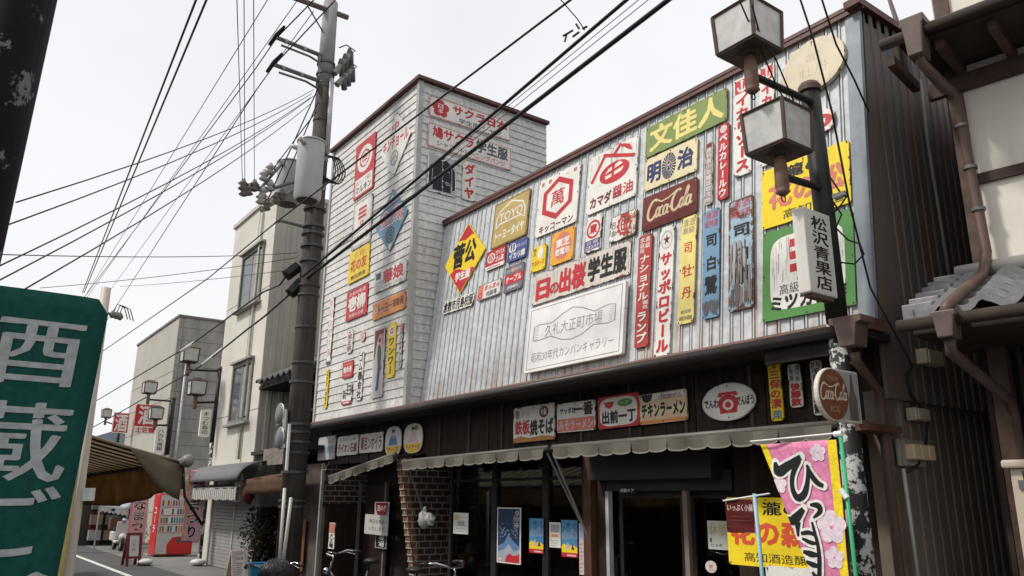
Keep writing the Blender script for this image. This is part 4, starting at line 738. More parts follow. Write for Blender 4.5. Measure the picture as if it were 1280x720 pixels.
def street_lamp(base, top, lanterns, label, r=.095):
    root = thing('street_lamp', (base.x, base.y, 0), label, 'street lamp', 'street lamps with twin square lanterns')
    ln = MB().tube([(base.x, base.y, 0), (base.x, base.y, 3.25)], r, 16).build('post', peel, root, True)
    MB().tube([(base.x, base.y, 3.25), top], [r, r*.96], 16).build('post', lampbl, root, True)
    MB().tube([Vector(top)+Vector((0, 0, -.03)), Vector(top)+Vector((0, 0, .02)), Vector(top)+Vector((0, 0, .06))], [r*1.15, r*1.15, r*.9], 16).build('cap', lfr, root)
    for c, zarm in lanterns:
        MB().tube([(base.x, base.y, zarm-.02), (c[0], c[1], c[2]-.22-.2)], .034, 8).build('arm', lampbl, root)
        lantern(root, c, far=base.x < -10)
    return root
LX, LY = -3.80, 6.34
tp = at(1012, 112, 1, LY); 
l1 = at(936, 45, 0, tp.x); l2 = at(973, 168, 0, LX)
lamp_near = street_lamp(Vector((LX, LY, 0)), Vector((tp.x, LY, tp.z)), [(tuple(at(935, 42, 0, LX)), at(1012, 130, 1, LY).z), (tuple(at(972, 166, 0, LX)), at(1022, 236, 1, LY).z)], 'large brown street lamp with two square lanterns and peeling black post before the facade')
sc = thing('lamp_sign_box', (LX, 5.95, 3.6), 'white slanting box sign with five black characters fixed to the street lamp post', 'sign')
PS = PXp(LX+.11)
q = [PS.uv(*p) for p in ((1007, 268), (1041, 262), (1044, 366), (1012, 370))]
u0, u1, v0, v1 = (q[0][0]+q[3][0])/2, (q[1][0]+q[2][0])/2, (q[2][1]+q[3][1])/2, (q[0][1]+q[1][1])/2
wb = M('white_light_box', (.62, .60, .55), .4, var=.06, scale=3, streak=.15)
MB().pbox(PS, u0, u1-.01, v0, v1, -.12, 0).build('case', wb, sc, bevel=.012)
paint(PS, u0, v0, u1-u0, v1-v0, V('松沢青果店', .22, .05, .82, .93, 'black', .04), .001, sc, .05)
MB().pbox(PS, u0+.05, u1-.05, v0-.03, v0-.001, -.10, -.02).build('foot_plate', lfr, sc)
# cables and brackets hanging about the post
for i, pts in enumerate((((1040, 250), (1052, 268), (1045, 285), (1060, 300), (1075, 305), (1080, 318), (1068, 330), (1050, 328)), ((1038, 222), (1050, 240), (1058, 246), (1050, 258), (1040, 268)))):
    o = MB().tube([at(x, y, 1, 6.22-.03*i) for x, y in pts], .008, 6).build('loose_cable', rub, lamp_near, True)
o = MB().box(tuple(at(1046, 250, 1, 6.25)), tuple(at(1055, 238, 1, 6.18))).build('cable_joint', M('joint_grey', (.5, .5, .48), .5), lamp_near)

# round drink sign, standing out from the wall over the lamp post
ck = thing('projecting_sign', (LX+.05, 6.2, 2.3), 'rusty round drink sign with a bottle on a grey field, standing out over the post', 'sign')
PC = PXp(LX+.16)
c = [PC.uv(*p) for p in ((1023, 494), (1075, 497), (1050, 459), (1050, 527))]
u0, u1 = c[0][0], c[1][0]; vt, vb = PC.uv(1041, 460)[1], PC.uv(1041, 526)[1]; h = vt-vb
rr = h/2; ol = [(u0+rr+rr*math.cos(rad(a)), vb+rr+rr*math.sin(rad(a))) for a in range(90, 271, 10)]+[(u1, vb+.0), (u1, vt)]
MB().prism(PC, ol, -.045, 0).build('case', M('sign_case_cream', (.55, .52, .46), .5, var=.1, wear=.3, streak=.3), ck, bevel=.01)
ru = (.20, .075, .038); cu, cv = u0+rr, vb+rr
paint(PC, 0, 0, 1, 1, [(k, [(u, v) for u, v in vs], fs) for k, vs, fs in RC(u0+rr*1.0, vb+.02, u1-.02, vt-.02, (.33, .34, .34))+EL(cu, cv, rr*.95, rr*.95, ru)+PO([(u1-.18+a, vb+b_*h) for a, b_ in ((0,.05),(.13,.05),(.13,.45),(.095,.62),(.08,.92),(.05,.92),(.035,.62),(0,.45))], (.13, .11, .09))
   + [(c_, [(cu-rr*.9+x*rr*1.8, cv-rr*.3+y*rr*.75) for x, y in vs], fs) for c_, vs, fs in cola(0, 0, 1, 1, (.62,.55,.45), 2.2, .07)]+T('DRINK', cu-rr*.35, cv+rr*.5, cu+rr*.35, cv+rr*.68, (.36,.24,.16), .02)+T('ICE', cu-rr*.3, cv-rr*.66, cu+rr*.3, cv-rr*.44, (.36,.24,.16), .02)], .001, ck, .75)
MB().box((LX-.02, 6.3, at(1075, 532, 1, 6.5).z-.06), (LX+.2, 6.85, at(1075, 532, 1, 6.5).z)).build('wall_bracket', M('rusty_bracket', (.10, .045, .028), .7, var=.3), ck)

# lamps further down the street
def far_lamp(px, yt, Y, X, boxes, label):
    t = at(px, yt, 0, X); base = Vector((X, t.y, 0))
    return street_lamp(base, Vector((X, t.y, t.z)), [(tuple(at(bx, by, 0, X)), at(px, ay, 0, X).z) for bx, by, ay in boxes], label, .085)
far_lamp(276, 461, 0, -23.5, ((237, 444, 463), (246, 485, 502)), 'street lamp with two square lanterns before the beige building')
far_lamp(217, 498, 0, -31, ((187, 485, 501), (195, 517, 531)), 'street lamp with two lanterns before the grey block building')
far_lamp(150, 530, 0, -46, ((133, 517, 532),), 'far street lamp whose lantern shows over the striped awning')
for (q4, X, txt, lab) in (((250, 513, 263, 511, 261, 546, 248, 547), -23.45, 'まつむ寿司', 'narrow white sign fixed to the post of the lamp before the beige building'), ((194, 535, 207, 533, 205, 566, 192, 567), -30.9, '八百丸青果', 'narrow white sign on the lamp post before the grey block building')):
    pl = PXp(X+.1); sign(lab, pl, q4, 'white', V(txt, .15, .08, .85, .92, 'black', .02), wear=.05, th=.1, off=0, name='lamp_sign_box', group=None)
# ================================================================ neighbour on the near side: plaster and tile house, set a little askew
HA = rad(9)
hc = at(1205, 250, 1, 7.35)
HO = Vector((hc.x, 7.35, 0)); HU = Vector((math.cos(HA), math.sin(HA), 0)); HN = Vector((math.sin(HA), -math.cos(HA), 0))
HP = Plane(HO, HU, (0, 0, 1), HN)                 # its upper wall; u grows away from the shop
def hpl(n): return Plane(HO+HN*n, HU, (0, 0, 1), HN)
house = thing('tiled_house', HO, 'old plaster house with a tiled lower roof and dark timbers beside the shop', 'house')
plast = M('cream_plaster', (.74, .69, .60), .85, var=.06, scale=2, streak=.08)
timb = M('dark_timber', (.035, .024, .019), .75, var=.4, scale=5)
timr = M('brown_timber', (.075, .045, .035), .7, var=.35, scale=6)
pipe = M('brown_pipe', (.13, .085, .07), .45, var=.2, scale=5)
tile = M('grey_roof_tile', (.20, .195, .20), .45, var=.22, scale=5, fine=14)
u_post = HP.uv(1205, 200)[0]
zr = HP.uv(1275, 335)[1]            # foot of the upper wall
z_mid0, z_mid1 = HP.uv(1262, 209)[1], HP.uv(1262, 222)[1]
MB().pbox(HP, u_post+.05, 5, zr-.35, 6.6, -.12, 0).build('plaster_wall', plast, house)
MB().pbox(HP, u_post-.05, u_post+.08, 0, 6.6, -.14, .03).build('corner_post', M('weathered_post', (.11, .075, .06), .75, var=.4, scale=7, wear=.3, rust=(.25, .2, .18)), house)
MB().pbox(HP, u_post+.08, 5, z_mid1, z_mid0, .002, .04).pbox(HP, u_post+.08, 5, zr-.02, zr+.05, .002, .05).build('rail', timr, house)
MB().pbox(HP, u_post-.05, 5, -.0, 6.2, -3, -.14).build('rear_wall', timb, house)
# upper eave
ez = hpl(.75).uv(1140, 52)[1]; eu = hpl(.75).uv(1125, 58)[0]
e = MB(); e.pbox(hpl(.75), eu, 6, ez-.02, ez+.03, -.9, 0); e.build('upper_soffit', timb, house)
MB().pbox(hpl(.75), eu+.02, 6, ez+.03, ez+.14, -.9, -.02).build('upper_fascia', timb, house)
r_ = MB()
for k in range(12): r_.pbox(HP, u_post-.35+k*.42, u_post-.28+k*.42, ez-.12, ez-.022, 0, .68)
r_.build('rafter_tails', timr, house, kind='stuff')
MB().pbox(HP, u_post-.2, 5, ez-.28, ez-.12, .002, .07).build('wall_plate', timr, house)
gt = MB().tube([hpl(.82).p(eu-.14, ez+.03), hpl(.82).p(6, ez+.03)], .055, 10).build('gutter', M('house_gutter', (.05, .036, .03), .45, var=.2), house, True)
def hopper(x0, x1, y0, y1, n, name, par):
    pl = hpl(n); a = pl.uv(x0, y0); c = pl.uv(x1, y1); u0, v1 = a; u1, v0 = c; w = u1-u0; h = v1-v0
    return MB().prism(pl, [(u0, v1), (u1, v1), (u1, v1-h*.2), (u1-w*.1, v1-h*.25), (u1-w*.2, v0), (u0+w*.2, v0), (u0+w*.1, v1-h*.25), (u0, v1-h*.2)], -.18, .04).build(name, M('hopper_house', (.115, .085, .072), .45, var=.2, scale=6), par, bevel=.012)
hopper(1124, 1162, 28, 64, .86, 'hopper', house)
P_ = lambda x, y, n: (lambda pl: pl.p(*pl.uv(x, y)))(hpl(n))
MB().tube([P_(1149, 62, .8), P_(1151, 78, .8), P_(1190, 115, .2), P_(1196, 125, .14), P_(1233, 315, .14), P_(1231, 332, .2), P_(1228, 343, .32), P_(1184, 381, 1.2), P_(1181, 392, 1.24)], .044, 12).build('downpipe', pipe, house, True)
cl = MB()
for (x, y) in ((1202, 158), (1223, 262), (1213, 210)): c0 = P_(x, y, .14); cl.tube([c0-Vector((0, 0, .015)), c0+Vector((0, 0, .015))], .06, 12)
cl.build('pipe_clip', steel, house, kind='stuff')
# lower tiled roof: waves of pan tiles in courses
le0 = hpl(1.12).uv(1140, 410); lz = le0[1]; lu = le0[0]
rise = zr-.06-lz-.05; run = 1.12
def rp(u, t, dz=0): return HP.p(u, lz+.07+rise*t+dz, run*(1-t))
nc = 6
for k in range(nc):
    t0, t1 = k/nc, (k+1)/nc+.03
    def fn(a, b_, t0=t0, t1=t1):
        u = lu+.02+a*4.2; ph = (u/.30) % 1.0
        w = .034*math.cos(2*math.pi*ph) + (.018 if ph > .84 else 0)
        return rp(u, t0+(t1-t0)*b_, w+.075*(1-b_)+.012)
    mb = MB().grid(fn, 150, 2)
    f2 = lambda a, b_, fn=fn: fn(a, 0)-Vector((0, 0, .06*(1-b_)))
    mb.grid(f2, 150, 1); mb.build('tile_course', tile, house, True)
vg = MB()
for k in range(6):
    t0, t1 = k/6, (k+1)/6+.05; o = [rp(u, t, d) for t, d in ((t0, .04), (t1, .015)) for u in (lu-.06, lu+.17)]; z = Vector((0, 0, .085)); dn = Vector((0, 0, .09))
    vg.add([o[0]-dn, o[1]-dn, o[3]-dn, o[2]-dn, o[0]+z, o[1]+z, o[3]+z*.6, o[2]+z*.6], [(3,2,1,0),(4,5,6,7),(0,1,5,4),(1,2,6,5),(2,3,7,6),(3,0,4,7)])
vg.build('verge_tile', tile, house, bevel=.008)
MB().tube([P_(1118+78, 343, .12), HP.p(5, zr+.01, .12)], .075, 8).build('ridge_tile', M('pale_tile', (.33, .31, .30), .5, var=.15), house, True)
MB().pbox(HP, lu, 5, lz-.06, lz+.06, .0, 1.10).build('lower_soffit', timb, house)
g2 = MB().tube([hpl(1.2).p(lu-.08, lz+.01), hpl(1.2).p(5, lz+.01)], .05, 10).build('gutter', M('house_gutter', (.05, .036, .03)), house, True)
hopper(1163, 1200, 391, 420, 1.26, 'hopper', house)
MB().tube([P_(1187, 420, 1.2), P_(1189, 440, 1.2), P_(1262, 500, .2), P_(1268, 520, .12), HP.p(HP.uv(1275, 560)[0], 0, .12)], .044, 12).build('downpipe', M('dark_pipe', (.07, .045, .04), .5, var=.2), house, True)
pu = HP.uv(1258, 470)[0]
MB().pbox(HP, pu-.09, pu+.05, 0, lz-.05, .02, .16).build('lower_post', timr, house)
lt = MB()
for k in range(9): lt.pbox(HP, u_post-.1+k*.09, u_post-.06+k*.09, .0, lz-.06, .0, .04)
lt.build('lattice', timb, house, kind='stuff')
mbx = thing('meter_cabinet', at(1268, 640, 1, 6.9)*1, 'beige metal cabinet with a hooded top and hinges at the picture edge, below the tiled roof', 'cabinet')
mbx['label'] = 'beige hooded metal cabinet with dark hinges on the dark ribbed side wall'
bm_ = M('beige_cabinet', (.50, .43, .34), .5, var=.08)
pm = hpl(.3); a = pm.uv(1262, 586); c0 = pm.uv(1300, 585)
MB().pbox(pm, a[0], a[0]+.5, .9, a[1], -.22, 0).build('body', bm_, mbx, bevel=.008)
MB().pbox(pm, a[0]-.05, a[0]+.55, a[1]+.002, a[1]+.07, -.24, .05).build('hood', bm_, mbx, bevel=.02)
for z in (a[1]-.12, a[1]-.48, a[1]-.78): MB().pbox(pm, a[0]+.05, a[0]+.11, z-.04, z+.03, .001, .02).build('hinge', steel, mbx)
MB().pbox(pm, a[0]+.085, a[0]+.095, .95, a[1]-.02, .0005, .003).build('door_gap', rub, mbx)

# boxes and wiring on the dark side wall of the shop
def wallbox(x0, y0, x1, y1, d, col, label, name='junction_box', extra=None):
    pl = PXp(XR-.02); a = pl.uv(x0, y0); c = pl.uv(x1, y1)
    root = thing(name, pl.p((a[0]+c[0])/2, c[1], 0), label, 'electrical box')
    MB().pbox(pl, a[0], c[0], c[1], a[1], 0, d).build('case', M(f'box_{col}', PAL[col] if isinstance(col, str) else col, .45, var=.08, streak=.15), root, bevel=.012)
    for p, q in ((.1, .9),): MB().pbox(pl, a[0]+(c[0]-a[0])*p, a[0]+(c[0]-a[0])*q, c[1]+.01, a[1]-.01, d+.0015, d+.012).build('cover', M(f'box_cover_{col}', tuple(v*1.1 for v in (PAL[col] if isinstance(col, str) else col)), .4), root)
    if extra: extra(root, pl, a, c, d)
    return root
wallbox(1141, 437, 1165, 460, .12, (.50, .44, .32), 'cream junction box high on the brown side wall under the tiled eave')
wallbox(1131, 510, 1150, 528, .1, (.36, .31, .24), 'small beige hooded box in the middle of the brown side wall')
def meters(root, pl, a, c, d):
    for k in range(3):
        u = a[0]+.08+k*.13; MB().pbox(pl, u, u+.11, c[1]+.06, a[1]-.05, d+.002, d+.09).build('breaker_case', M('breaker_tan', (.50, .40, .24), .45, var=.1), root, bevel=.01)
wallbox(1117, 548, 1154, 585, .04, (.22, .20, .17), 'grey backboard with three tan breaker cases, lowest on the side wall', 'meter_board', meters)
SWB = lambda x, y: at(x, y, 0, XR+.03)
CG = 'cables fixed to the brown side wall'
for pts, r, lab in ((((1143, 455), (1133, 470), (1140, 495), (1160, 520), (1157, 560), (1148, 580), (1135, 590)), .012, 'black cable looping between the boxes on the side wall'),
                    (((1129, 586), (1138, 650), (1147, 720)), .016, 'grey conduit running down from the breaker board on the side wall')):
    o = MB().tube([SWB(x, y) for x, y in pts], r, 6).build('wall_cable', rub if r < .014 else M('grey_conduit', (.38, .37, .35), .5), None, True, label=lab, category='cable', group=CG)
# bamboo-like rod tied up the wall under the upper eave, and the thin mast above it
o = MB().tube([SWB(1150, 100), SWB(1160, 180), SWB(1173, 260), SWB(1188, 355)], .018, 8).build('drain_rod', M('grey_rod', (.22, .22, .21), .5, wear=.2), None, True, label='thin grey rod tied upright to the dark side wall between the two buildings', category='rod')
mt = MB().tube([at(1108, -12, 1, 7.9), at(1127, 45, 1, 7.9), at(1134, 95, 1, 7.9)], [.02, .03, .03], 8)
mt.build('antenna_mast', M('mast_brown', (.12, .09, .08), .6), None, True, label='slim brown mast standing behind the gutter hopper of the tiled house', category='mast')
MB().tube([at(1170, -20, 1, 8.2), at(1178, 30, 1, 8.2), Vector((at(1178, 30, 1, 8.2).x, 8.2, 5.2))], .07, 12).build('vent_pipe', M('vent_pipe_brown', (.19, .14, .125), .5, var=.2), None, True, label='thick brown vent pipe rising above the eave of the tiled house', category='pipe')

# ================================================================ buildings on down the street
beige = thing('beige_building', at(340, 700, 1, 6.6)*1, 'tall narrow beige building with two dark windows and a shuttered front', 'building')
YB = 6.5; beige.location = (-21.5, YB, 0)
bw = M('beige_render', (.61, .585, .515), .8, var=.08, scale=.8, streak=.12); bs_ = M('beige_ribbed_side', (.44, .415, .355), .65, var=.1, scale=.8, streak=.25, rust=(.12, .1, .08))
bx1 = at(339, 340, 1, YB).x; bx0 = at(279, 430, 1, YB).x; bzt = at(300, 282, 1, YB).z
BP = PY(YB)
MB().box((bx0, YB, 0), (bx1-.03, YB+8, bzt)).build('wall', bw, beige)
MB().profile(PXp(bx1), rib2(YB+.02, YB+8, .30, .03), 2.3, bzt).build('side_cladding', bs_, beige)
jn = MB()
for k in (.33, .66): jn.box((bx0, YB-.006, bzt*k+.7), (bx1, YB-.001, bzt*k+.715))
jn.box((bx0+(bx1-bx0)*.62, YB-.006, 2.7), (bx0+(bx1-bx0)*.62+.02, YB-.001, bzt)); jn.build('joint_line', M('joint_dark', (.2, .18, .15), .8), beige)
MB().box((bx0-.05, YB-.06, bzt), (bx1+.05, YB+8, bzt+.12)).build('parapet', M('parapet_beige', (.52, .49, .42), .7, streak=.2), beige)
rl = MB()
for k in range(9): x, y = bx1-.1, YB+2.2+k*.35; rl.tube([(x, y, bzt+.1), (x, y, bzt+1.5)], .018, 5)
rl.tube([(bx1-.1, YB+2.2, bzt+1.5), (bx1-.1, YB+5, bzt+1.5)], .03, 6).build('roof_railing', steell, beige)
MB().tube([(bx0+(bx1-bx0)*.72, YB-.05, 2.7), (bx0+(bx1-bx0)*.72, YB-.05, bzt)], .035, 8).build('drainpipe', M('pipe_beige', (.42, .40, .35), .6), beige, True)
gl = M('dim_window_glass', (.09, .10, .105), .15, var=.3, scale=2, spec=.6); cu_ = M('net_curtain', (.30, .30, .29), .8, var=.25, scale=6)
for (x0, yt0, yb0, x1, yt1, yb1) in ((303, 326, 383, 327, 312, 372), (291, 462, 527, 313, 455, 520)):
    a, c = at(x0, (yt0+yb0)/2, 1, YB).x, at(x1, (yt1+yb1)/2, 1, YB).x; z1 = (at(x0, yt0, 1, YB).z+at(x1, yt1, 1, YB).z)/2; z0 = (at(x0, yb0, 1, YB).z+at(x1, yb1, 1, YB).z)/2
    wn = MB().box((a-.1, YB-.05, z0-.1), (c+.1, YB-.005, z0)).box((a-.1, YB-.05, z1), (c+.1, YB-.005, z1+.1)).box((a-.1, YB-.05, z0), (a, YB-.005, z1)).box((c, YB-.05, z0), (c+.1, YB-.005, z1)).box(((a+c)/2-.04, YB-.03, z0), ((a+c)/2+.04, YB-.005, z1)).build('window', M('window_frame_bronze', (.20, .19, .17), .5), beige)
    MB().box((a, YB-.015, z0), (c, YB-.003, z1)).build('pane', gl, wn)
    MB().box(((a+c)/2+.05, YB-.02, z0+.05), (c-.05, YB-.016, z1-.05)).build('curtain', cu_, wn)
    MB().box((a-.2, YB-.16, z0-.16), (c+.2, YB-.001, z0-.101)).build('sill', M('sill_grey', (.3, .29, .27), .7), wn)
    MB().box((a-.12, YB-.14, z1+.101), (c+.12, YB-.001, z1+.16)).build('hood', M('sill_grey', (.3, .29, .27), .7), wn)
# its ground floor: grey canopy, striped awning, roller shutter
ca, cc = at(253, 590, 1, 5.9), at(320, 572, 1, 5.9)
cz0 = at(290, 602, 1, 5.9).z; cz1 = at(290, 578, 1, 5.9).z
xs0, xs1 = at(262, 660, 1, YB-.05).x, at(330, 660, 1, YB-.05).x
MB().grid(lambda s, t: Vector((xs0-.3+(xs1-xs0+.3)*s, YB-.02-.75*math.sin(t*math.pi/2), cz1+.02-(cz1-cz0)*(1-math.cos(t*math.pi/2)))), 4, 8).build('canopy', M('grey_canopy', (.13, .135, .14), .6, var=.1), beige, True, solid=.03)
sm_ = stripe_mat('white_striped_awning', (.45, .43, .40), (.16, .15, .15), 0, 6.0, .6)
MB().grid(lambda s, t: Vector((xs0-.1+(xs1-xs0-.1)*s, YB-.05-.65*t, cz0-.02-.12*t)), 10, 2).grid(lambda s, t: Vector((xs0-.1+(xs1-xs0-.1)*s, YB-.70, cz0-.14-.26*t-.03*abs(math.sin(s*22)))), 44, 1).build('awning', sm_, beige, solid=.01)
sh = MB(); z = .02
while z < 2.15: sh.add([(xs0+.2, YB-.06, z), (xs1-.55, YB-.06, z), (xs1-.55, YB-.06, z+.075), (xs0+.2, YB-.06, z+.075), (xs0+.2, YB-.035, z+.085), (xs1-.55, YB-.035, z+.085)], [(0,1,2,3),(3,2,5,4)]); z += .085
sh.build('roller_shutter', M('shutter_grey', (.30, .295, .285), .5, var=.1, streak=.2), beige)
MB().box((xs0+.08, YB-.1, 0), (xs0+.19, YB-.01, 2.2)).box((xs1-.55, YB-.1, 0), (xs1-.45, YB-.01, 2.2)).box(((xs0+xs1)/2-.1, YB-.085, 0), ((xs0+xs1)/2-.02, YB-.06, 2.2)).build('shutter_rail', M('rail_pale', (.42, .40, .36), .5), beige)

grey = thing('block_building', (-36, 7.6, 0), 'grey concrete block building with a stained bare side wall', 'building')
blk = brick_mat('grey_block', (.26, .25, .235), (.29, .28, .26), (.17, .165, .155), 1.8, .55, .02, .9, 0, .32); blf = M('grey_render_pale', (.42, .40, .35), .85, var=.1, scale=.6, streak=.15)
YG = 7.7; gx = at(212, 500, 1, YG).x; gx0 = at(167, 470, 1, YG).x; gz = at(219, 400, 1, YG).z
MB().box((gx0, YG, 0), (gx-.02, YG+11, gz)).build('front_wall', blf, grey)
MB().box((gx-.019, YG+.02, 0), (gx, YG+11, gz-.001)).build('side_wall', blk, grey)
MB().box((gx0-.05, YG-.05, gz), (gx+.05, YG+11, gz+.1)).build('roof_cap', M('cap_grey', (.16, .15, .14), .6), grey)
jn = MB()
for k in range(1, 7): jn.box((gx0, YG-.006, k*1.15), (gx, YG-.001, k*1.15+.03))
jn.build('joint_line', M('joint_dark', (.2, .18, .15), .8), grey)
pz = [at(x, y, 0, gx+.08) for x, y in ((233, 452), (228, 560))]
MB().tube([pz[0], Vector((gx+.08, pz[0].y, .3))], .06, 8).build('drainpipe', steell, grey, True)
# red sake signs out in front of it
for (q4, X, lab, lower) in (((169, 508, 198, 505, 196, 541, 166, 543), -33.0, 'larger red and white projecting sign with one white character before the grey block building', True), ((142, 517, 161, 515, 160, 541, 139, 542), -42.0, 'smaller red projecting sign with one white character further along the street', False)):
    pl = PXp(X)
    els = (RC(.02, 0, 1, .24, 'white')+T('酒', .12, .3, .9, .98, 'white', .05)+T('土佐鶴', .08, .02, .9, .22, 'red', .06)) if lower else (T('酒', .1, .06, .92, .95, 'white', .05)+FR(0, 0, 1, 1, .04, .04, 'white'))
    sign(lab, pl, q4, 'red', els, wear=.05, th=.12, off=0, name='projecting_sign', group='red projecting signs down the street')
# pale low building beyond, closing the street
fb = thing('distant_house', (-62, 9, 0), 'pale low house with a bluish roof far down the street', 'house')
MB().box((-72, 5.5, 0), (-60, 14, 4.2)).build('wall', M('far_wall', (.45, .45, .45), .8), fb)
MB().prism(Plane((-72.5, 0, 0), (0, 1, 0), (0, 0, 1), (1, 0, 0)), [(5, 4.2), (14.5, 4.2), (10, 6.2)], 0, 13).build('roof', M('far_roof', (.22, .27, .32), .6, var=.1), fb)

# low tiled house between the beige building and the shop, mostly in shade
low = thing('tiled_rowhouse', (-17.8, 7.5, 0), 'dark old wooden house with a tiled eave squeezed between beige building and shop', 'house')
lx0, lx1 = bx1+.05, TL_-.1
MB().box((lx0, 7.6, 0), (lx1, 7.7, 4.4)).box((lx0, 7.7, 2.6), (lx1, 13, 2.7)).build('wall', blackw, low)
tr_ = MB().grid(lambda a, b_: Vector((lx0+(lx1-lx0)*a, 6.35+2.6*b_, 4.55+1.35*b_+.045*math.sin(a*60)+.0)), 60, 3)
tr_.build('tile_roof', M('dark_roof_tile', (.09, .088, .09), .5, var=.25, scale=4), low, True, solid=.05)
MB().box((lx0, 6.45, 4.38), (lx1, 7.6, 4.46)).build('soffit', blackw, low)
MB().box((lx0, 6.4, 2.75), (lx1, 7.6, 2.84)).build('pent_roof', M('pent_roof_dark', (.04, .035, .032), .7), low)
vb = MB()
for k in range(10): vb.box((lx0+.5+k*.16, 7.0, 2.9), (lx0+.54+k*.16, 7.03, 3.7))
vb.box((lx0+.4, 6.98, 3.7), (lx1-.3, 7.05, 3.76)).build('balcony_railing', M('railing_brown', (.07, .05, .04), .7), low)
for (x0, y0, x1, y1, nm, col) in ((332, 562, 355, 580, 'name_board', (.22, .19, .16)),):
    p, q = at(x0, y0, 1, 6.42), at(x1, y1, 1, 6.42); nb = MB().box((p.x, 6.38, q.z), (q.x, 6.42, p.z)).build(nm, M('old_board', col, .8, var=.3, wear=.5, rust=(.08, .06, .05)), low)
    paint(PY(6.38), p.x, q.z, q.x-p.x, p.z-q.z, T('トキワ', .1, .1, .9, .9, 'dgrey', .02), 0, nb, .6)
oa, ob_ = at(304, 600, 1, 5.95), at(356, 594, 1, 5.95)
orn = M('orange_brown_cloth', (.085, .043, .024), .85, var=.2, scale=4)
MB().grid(lambda s, t: oa.lerp(ob_, s)+Vector((0, .55*(1-t), .12*(1-t))), 10, 3).grid(lambda s, t: oa.lerp(ob_, s)-Vector((0, .02*math.sin(s*12), (.32+.02*abs(math.sin(s*25)))*t)), 40, 3).build('awning', orn, low, True, solid=.012)
MB().box((lx0, 8.4, 0), (lx0+.05, 13, 2.6)).box((lx1-.05, 8.4, 0), (lx1, 13, 2.6)).build('inner_wall', blackw, low)
gap = MB().box((lx1-.1, 7.0, 1.0), (lx1+.05, 7.1, 2.4)).build('wood_panel', darkw, low)
MB().box((at(372, 640, 1, 6.7).x, 6.70, 0), (at(402, 640, 1, 6.7).x, 6.78, 2.45)).build('wood_panel', M('grey_brown_boards', (.075, .062, .055), .8, var=.3, scale=4, streak=.4), low)
pl = PY(6.66); q4 = (367, 650, 382, 648, 380, 713, 366, 714)
sign('tall brown price board with rows of dark lettering behind the utility pole', pl, q4, (.20, .075, .03), V('まぐろ丼海老天', .15, .03, .85, .97, 'brown', .03), wear=.3, name='price_board', group=None)
# gallery shop on the camera's side of the street, known by its striped awning
op = thing('awning_shop', (-13, 0, 0), 'shop across the street that carries a brown striped awning', 'shop')
MB().box((-40, -.9, 0), (-4.6, -.3, 2.9)).box((-40, -4.5, 0), (-4.6, -.9, 2.9)).build('wall', M('unseen_opposite_wall', (.12, .10, .085), .8, var=.3, scale=.6), op)  # unseen wall added to darken reflections in the shop glass, low enough for sun
MB().prism(Plane((-40, 0, 0), (0, 1, 0), (0, 0, 1), (1, 0, 0)), [(-4.7, 2.9), (-.1, 2.9), (-2.4, 4.0)], 0, 35.5).build('roof', M('opposite_roof', (.10, .10, .105), .6, var=.2), op)
AXN = -8.6
tipp = at(229, 577, 0, AXN); wl = at(112, 536, 0, AXN)
dv = (wl-tipp); wl = tipp+dv*((tipp.y+.3)/(tipp.y-wl.y))
FAR = -14
und = stripe_mat('striped_awning_under', (.56, .49, .37), (.075, .057, .045), 0, 2.4, .5, trans=.5)
MB().grid(lambda s, t: tipp.lerp(wl, t)+Vector((FAR*s, 0, -.06*math.sin(math.pi*t))), 20, 8).build('awning_cloth', und, op, True, solid=.012)
bar = MB().tube([tipp+Vector((.12, 0, 0)), tipp+Vector((FAR, 0, 0))], .035, 10).build('awning_bar', steel, op, True)
MB().tube([tipp+Vector((-.02, 0, 0)), tipp+Vector((.16, 0, 0)), tipp+Vector((.24, 0, 0))], [.04, .066, .045], 12).build('bar_end', M('bar_end_grey', (.20, .20, .20), .4), bar, True)
tanc = M('tan_valance_cloth', (.52, .36, .20), .85, var=.3, scale=2.5, streak=.2, trans=.55)
def val(s, t):
    d = .44*(.45+.55*min(1, s*4+.15))
    return tipp+Vector((FAR*s+.02*math.sin(t*3), .05*math.sin(s*50+t*2)*t, -.03-d*t))
MB().grid(val, 60, 6).build('awning_valance', tanc, op, True, solid=.008)
sidec = M('awning_side_cloth', (.13, .105, .075), .9, var=.2)
MB().grid(lambda s, t: tipp.lerp(wl, s*.22)+Vector((.015, 0, -.04-(.34*math.sin(math.pi*min(1, .5+s*.5)))*t)), 8, 3).build('awning_side', sidec, op, True, solid=.008)
MB().tube([tipp+Vector((0, 0, -.03)), tipp+Vector((.02, .05, -.35)), tipp+Vector((.02, .25, -.62))], .014, 6).build('pull_strap', rub, op, True)
# ================================================================ banners
def cloth(col, wear=0):
    c = PAL[col] if isinstance(col, str) else col
    return M(f'cloth_{col}', c, .85, var=.1, scale=5, fine=30, spec=.15)
def clip(els, a, b, c):
    """keep what lies where a*x + b*y + c >= 0 (the cloth is folded away beyond that line)"""
    out = []
    for col, vs, fs in els:
        V2, F2 = [], []
        for f in fs:
            p = [vs[i] for i in f]; q = []
            for i in range(len(p)):
                P0, P1 = p[i], p[(i+1) % len(p)]; d0 = a*P0[0]+b*P0[1]+c; d1 = a*P1[0]+b*P1[1]+c
                if d0 >= 0: q.append(P0)
                if (d0 < 0) != (d1 < 0): t = d0/(d0-d1); q.append((P0[0]+(P1[0]-P0[0])*t, P0[1]+(P1[1]-P0[1])*t))
            if len(q) >= 3: F2.append(tuple(range(len(V2), len(V2)+len(q)))); V2 += q
        if F2: out.append((col, V2, F2))
    return out
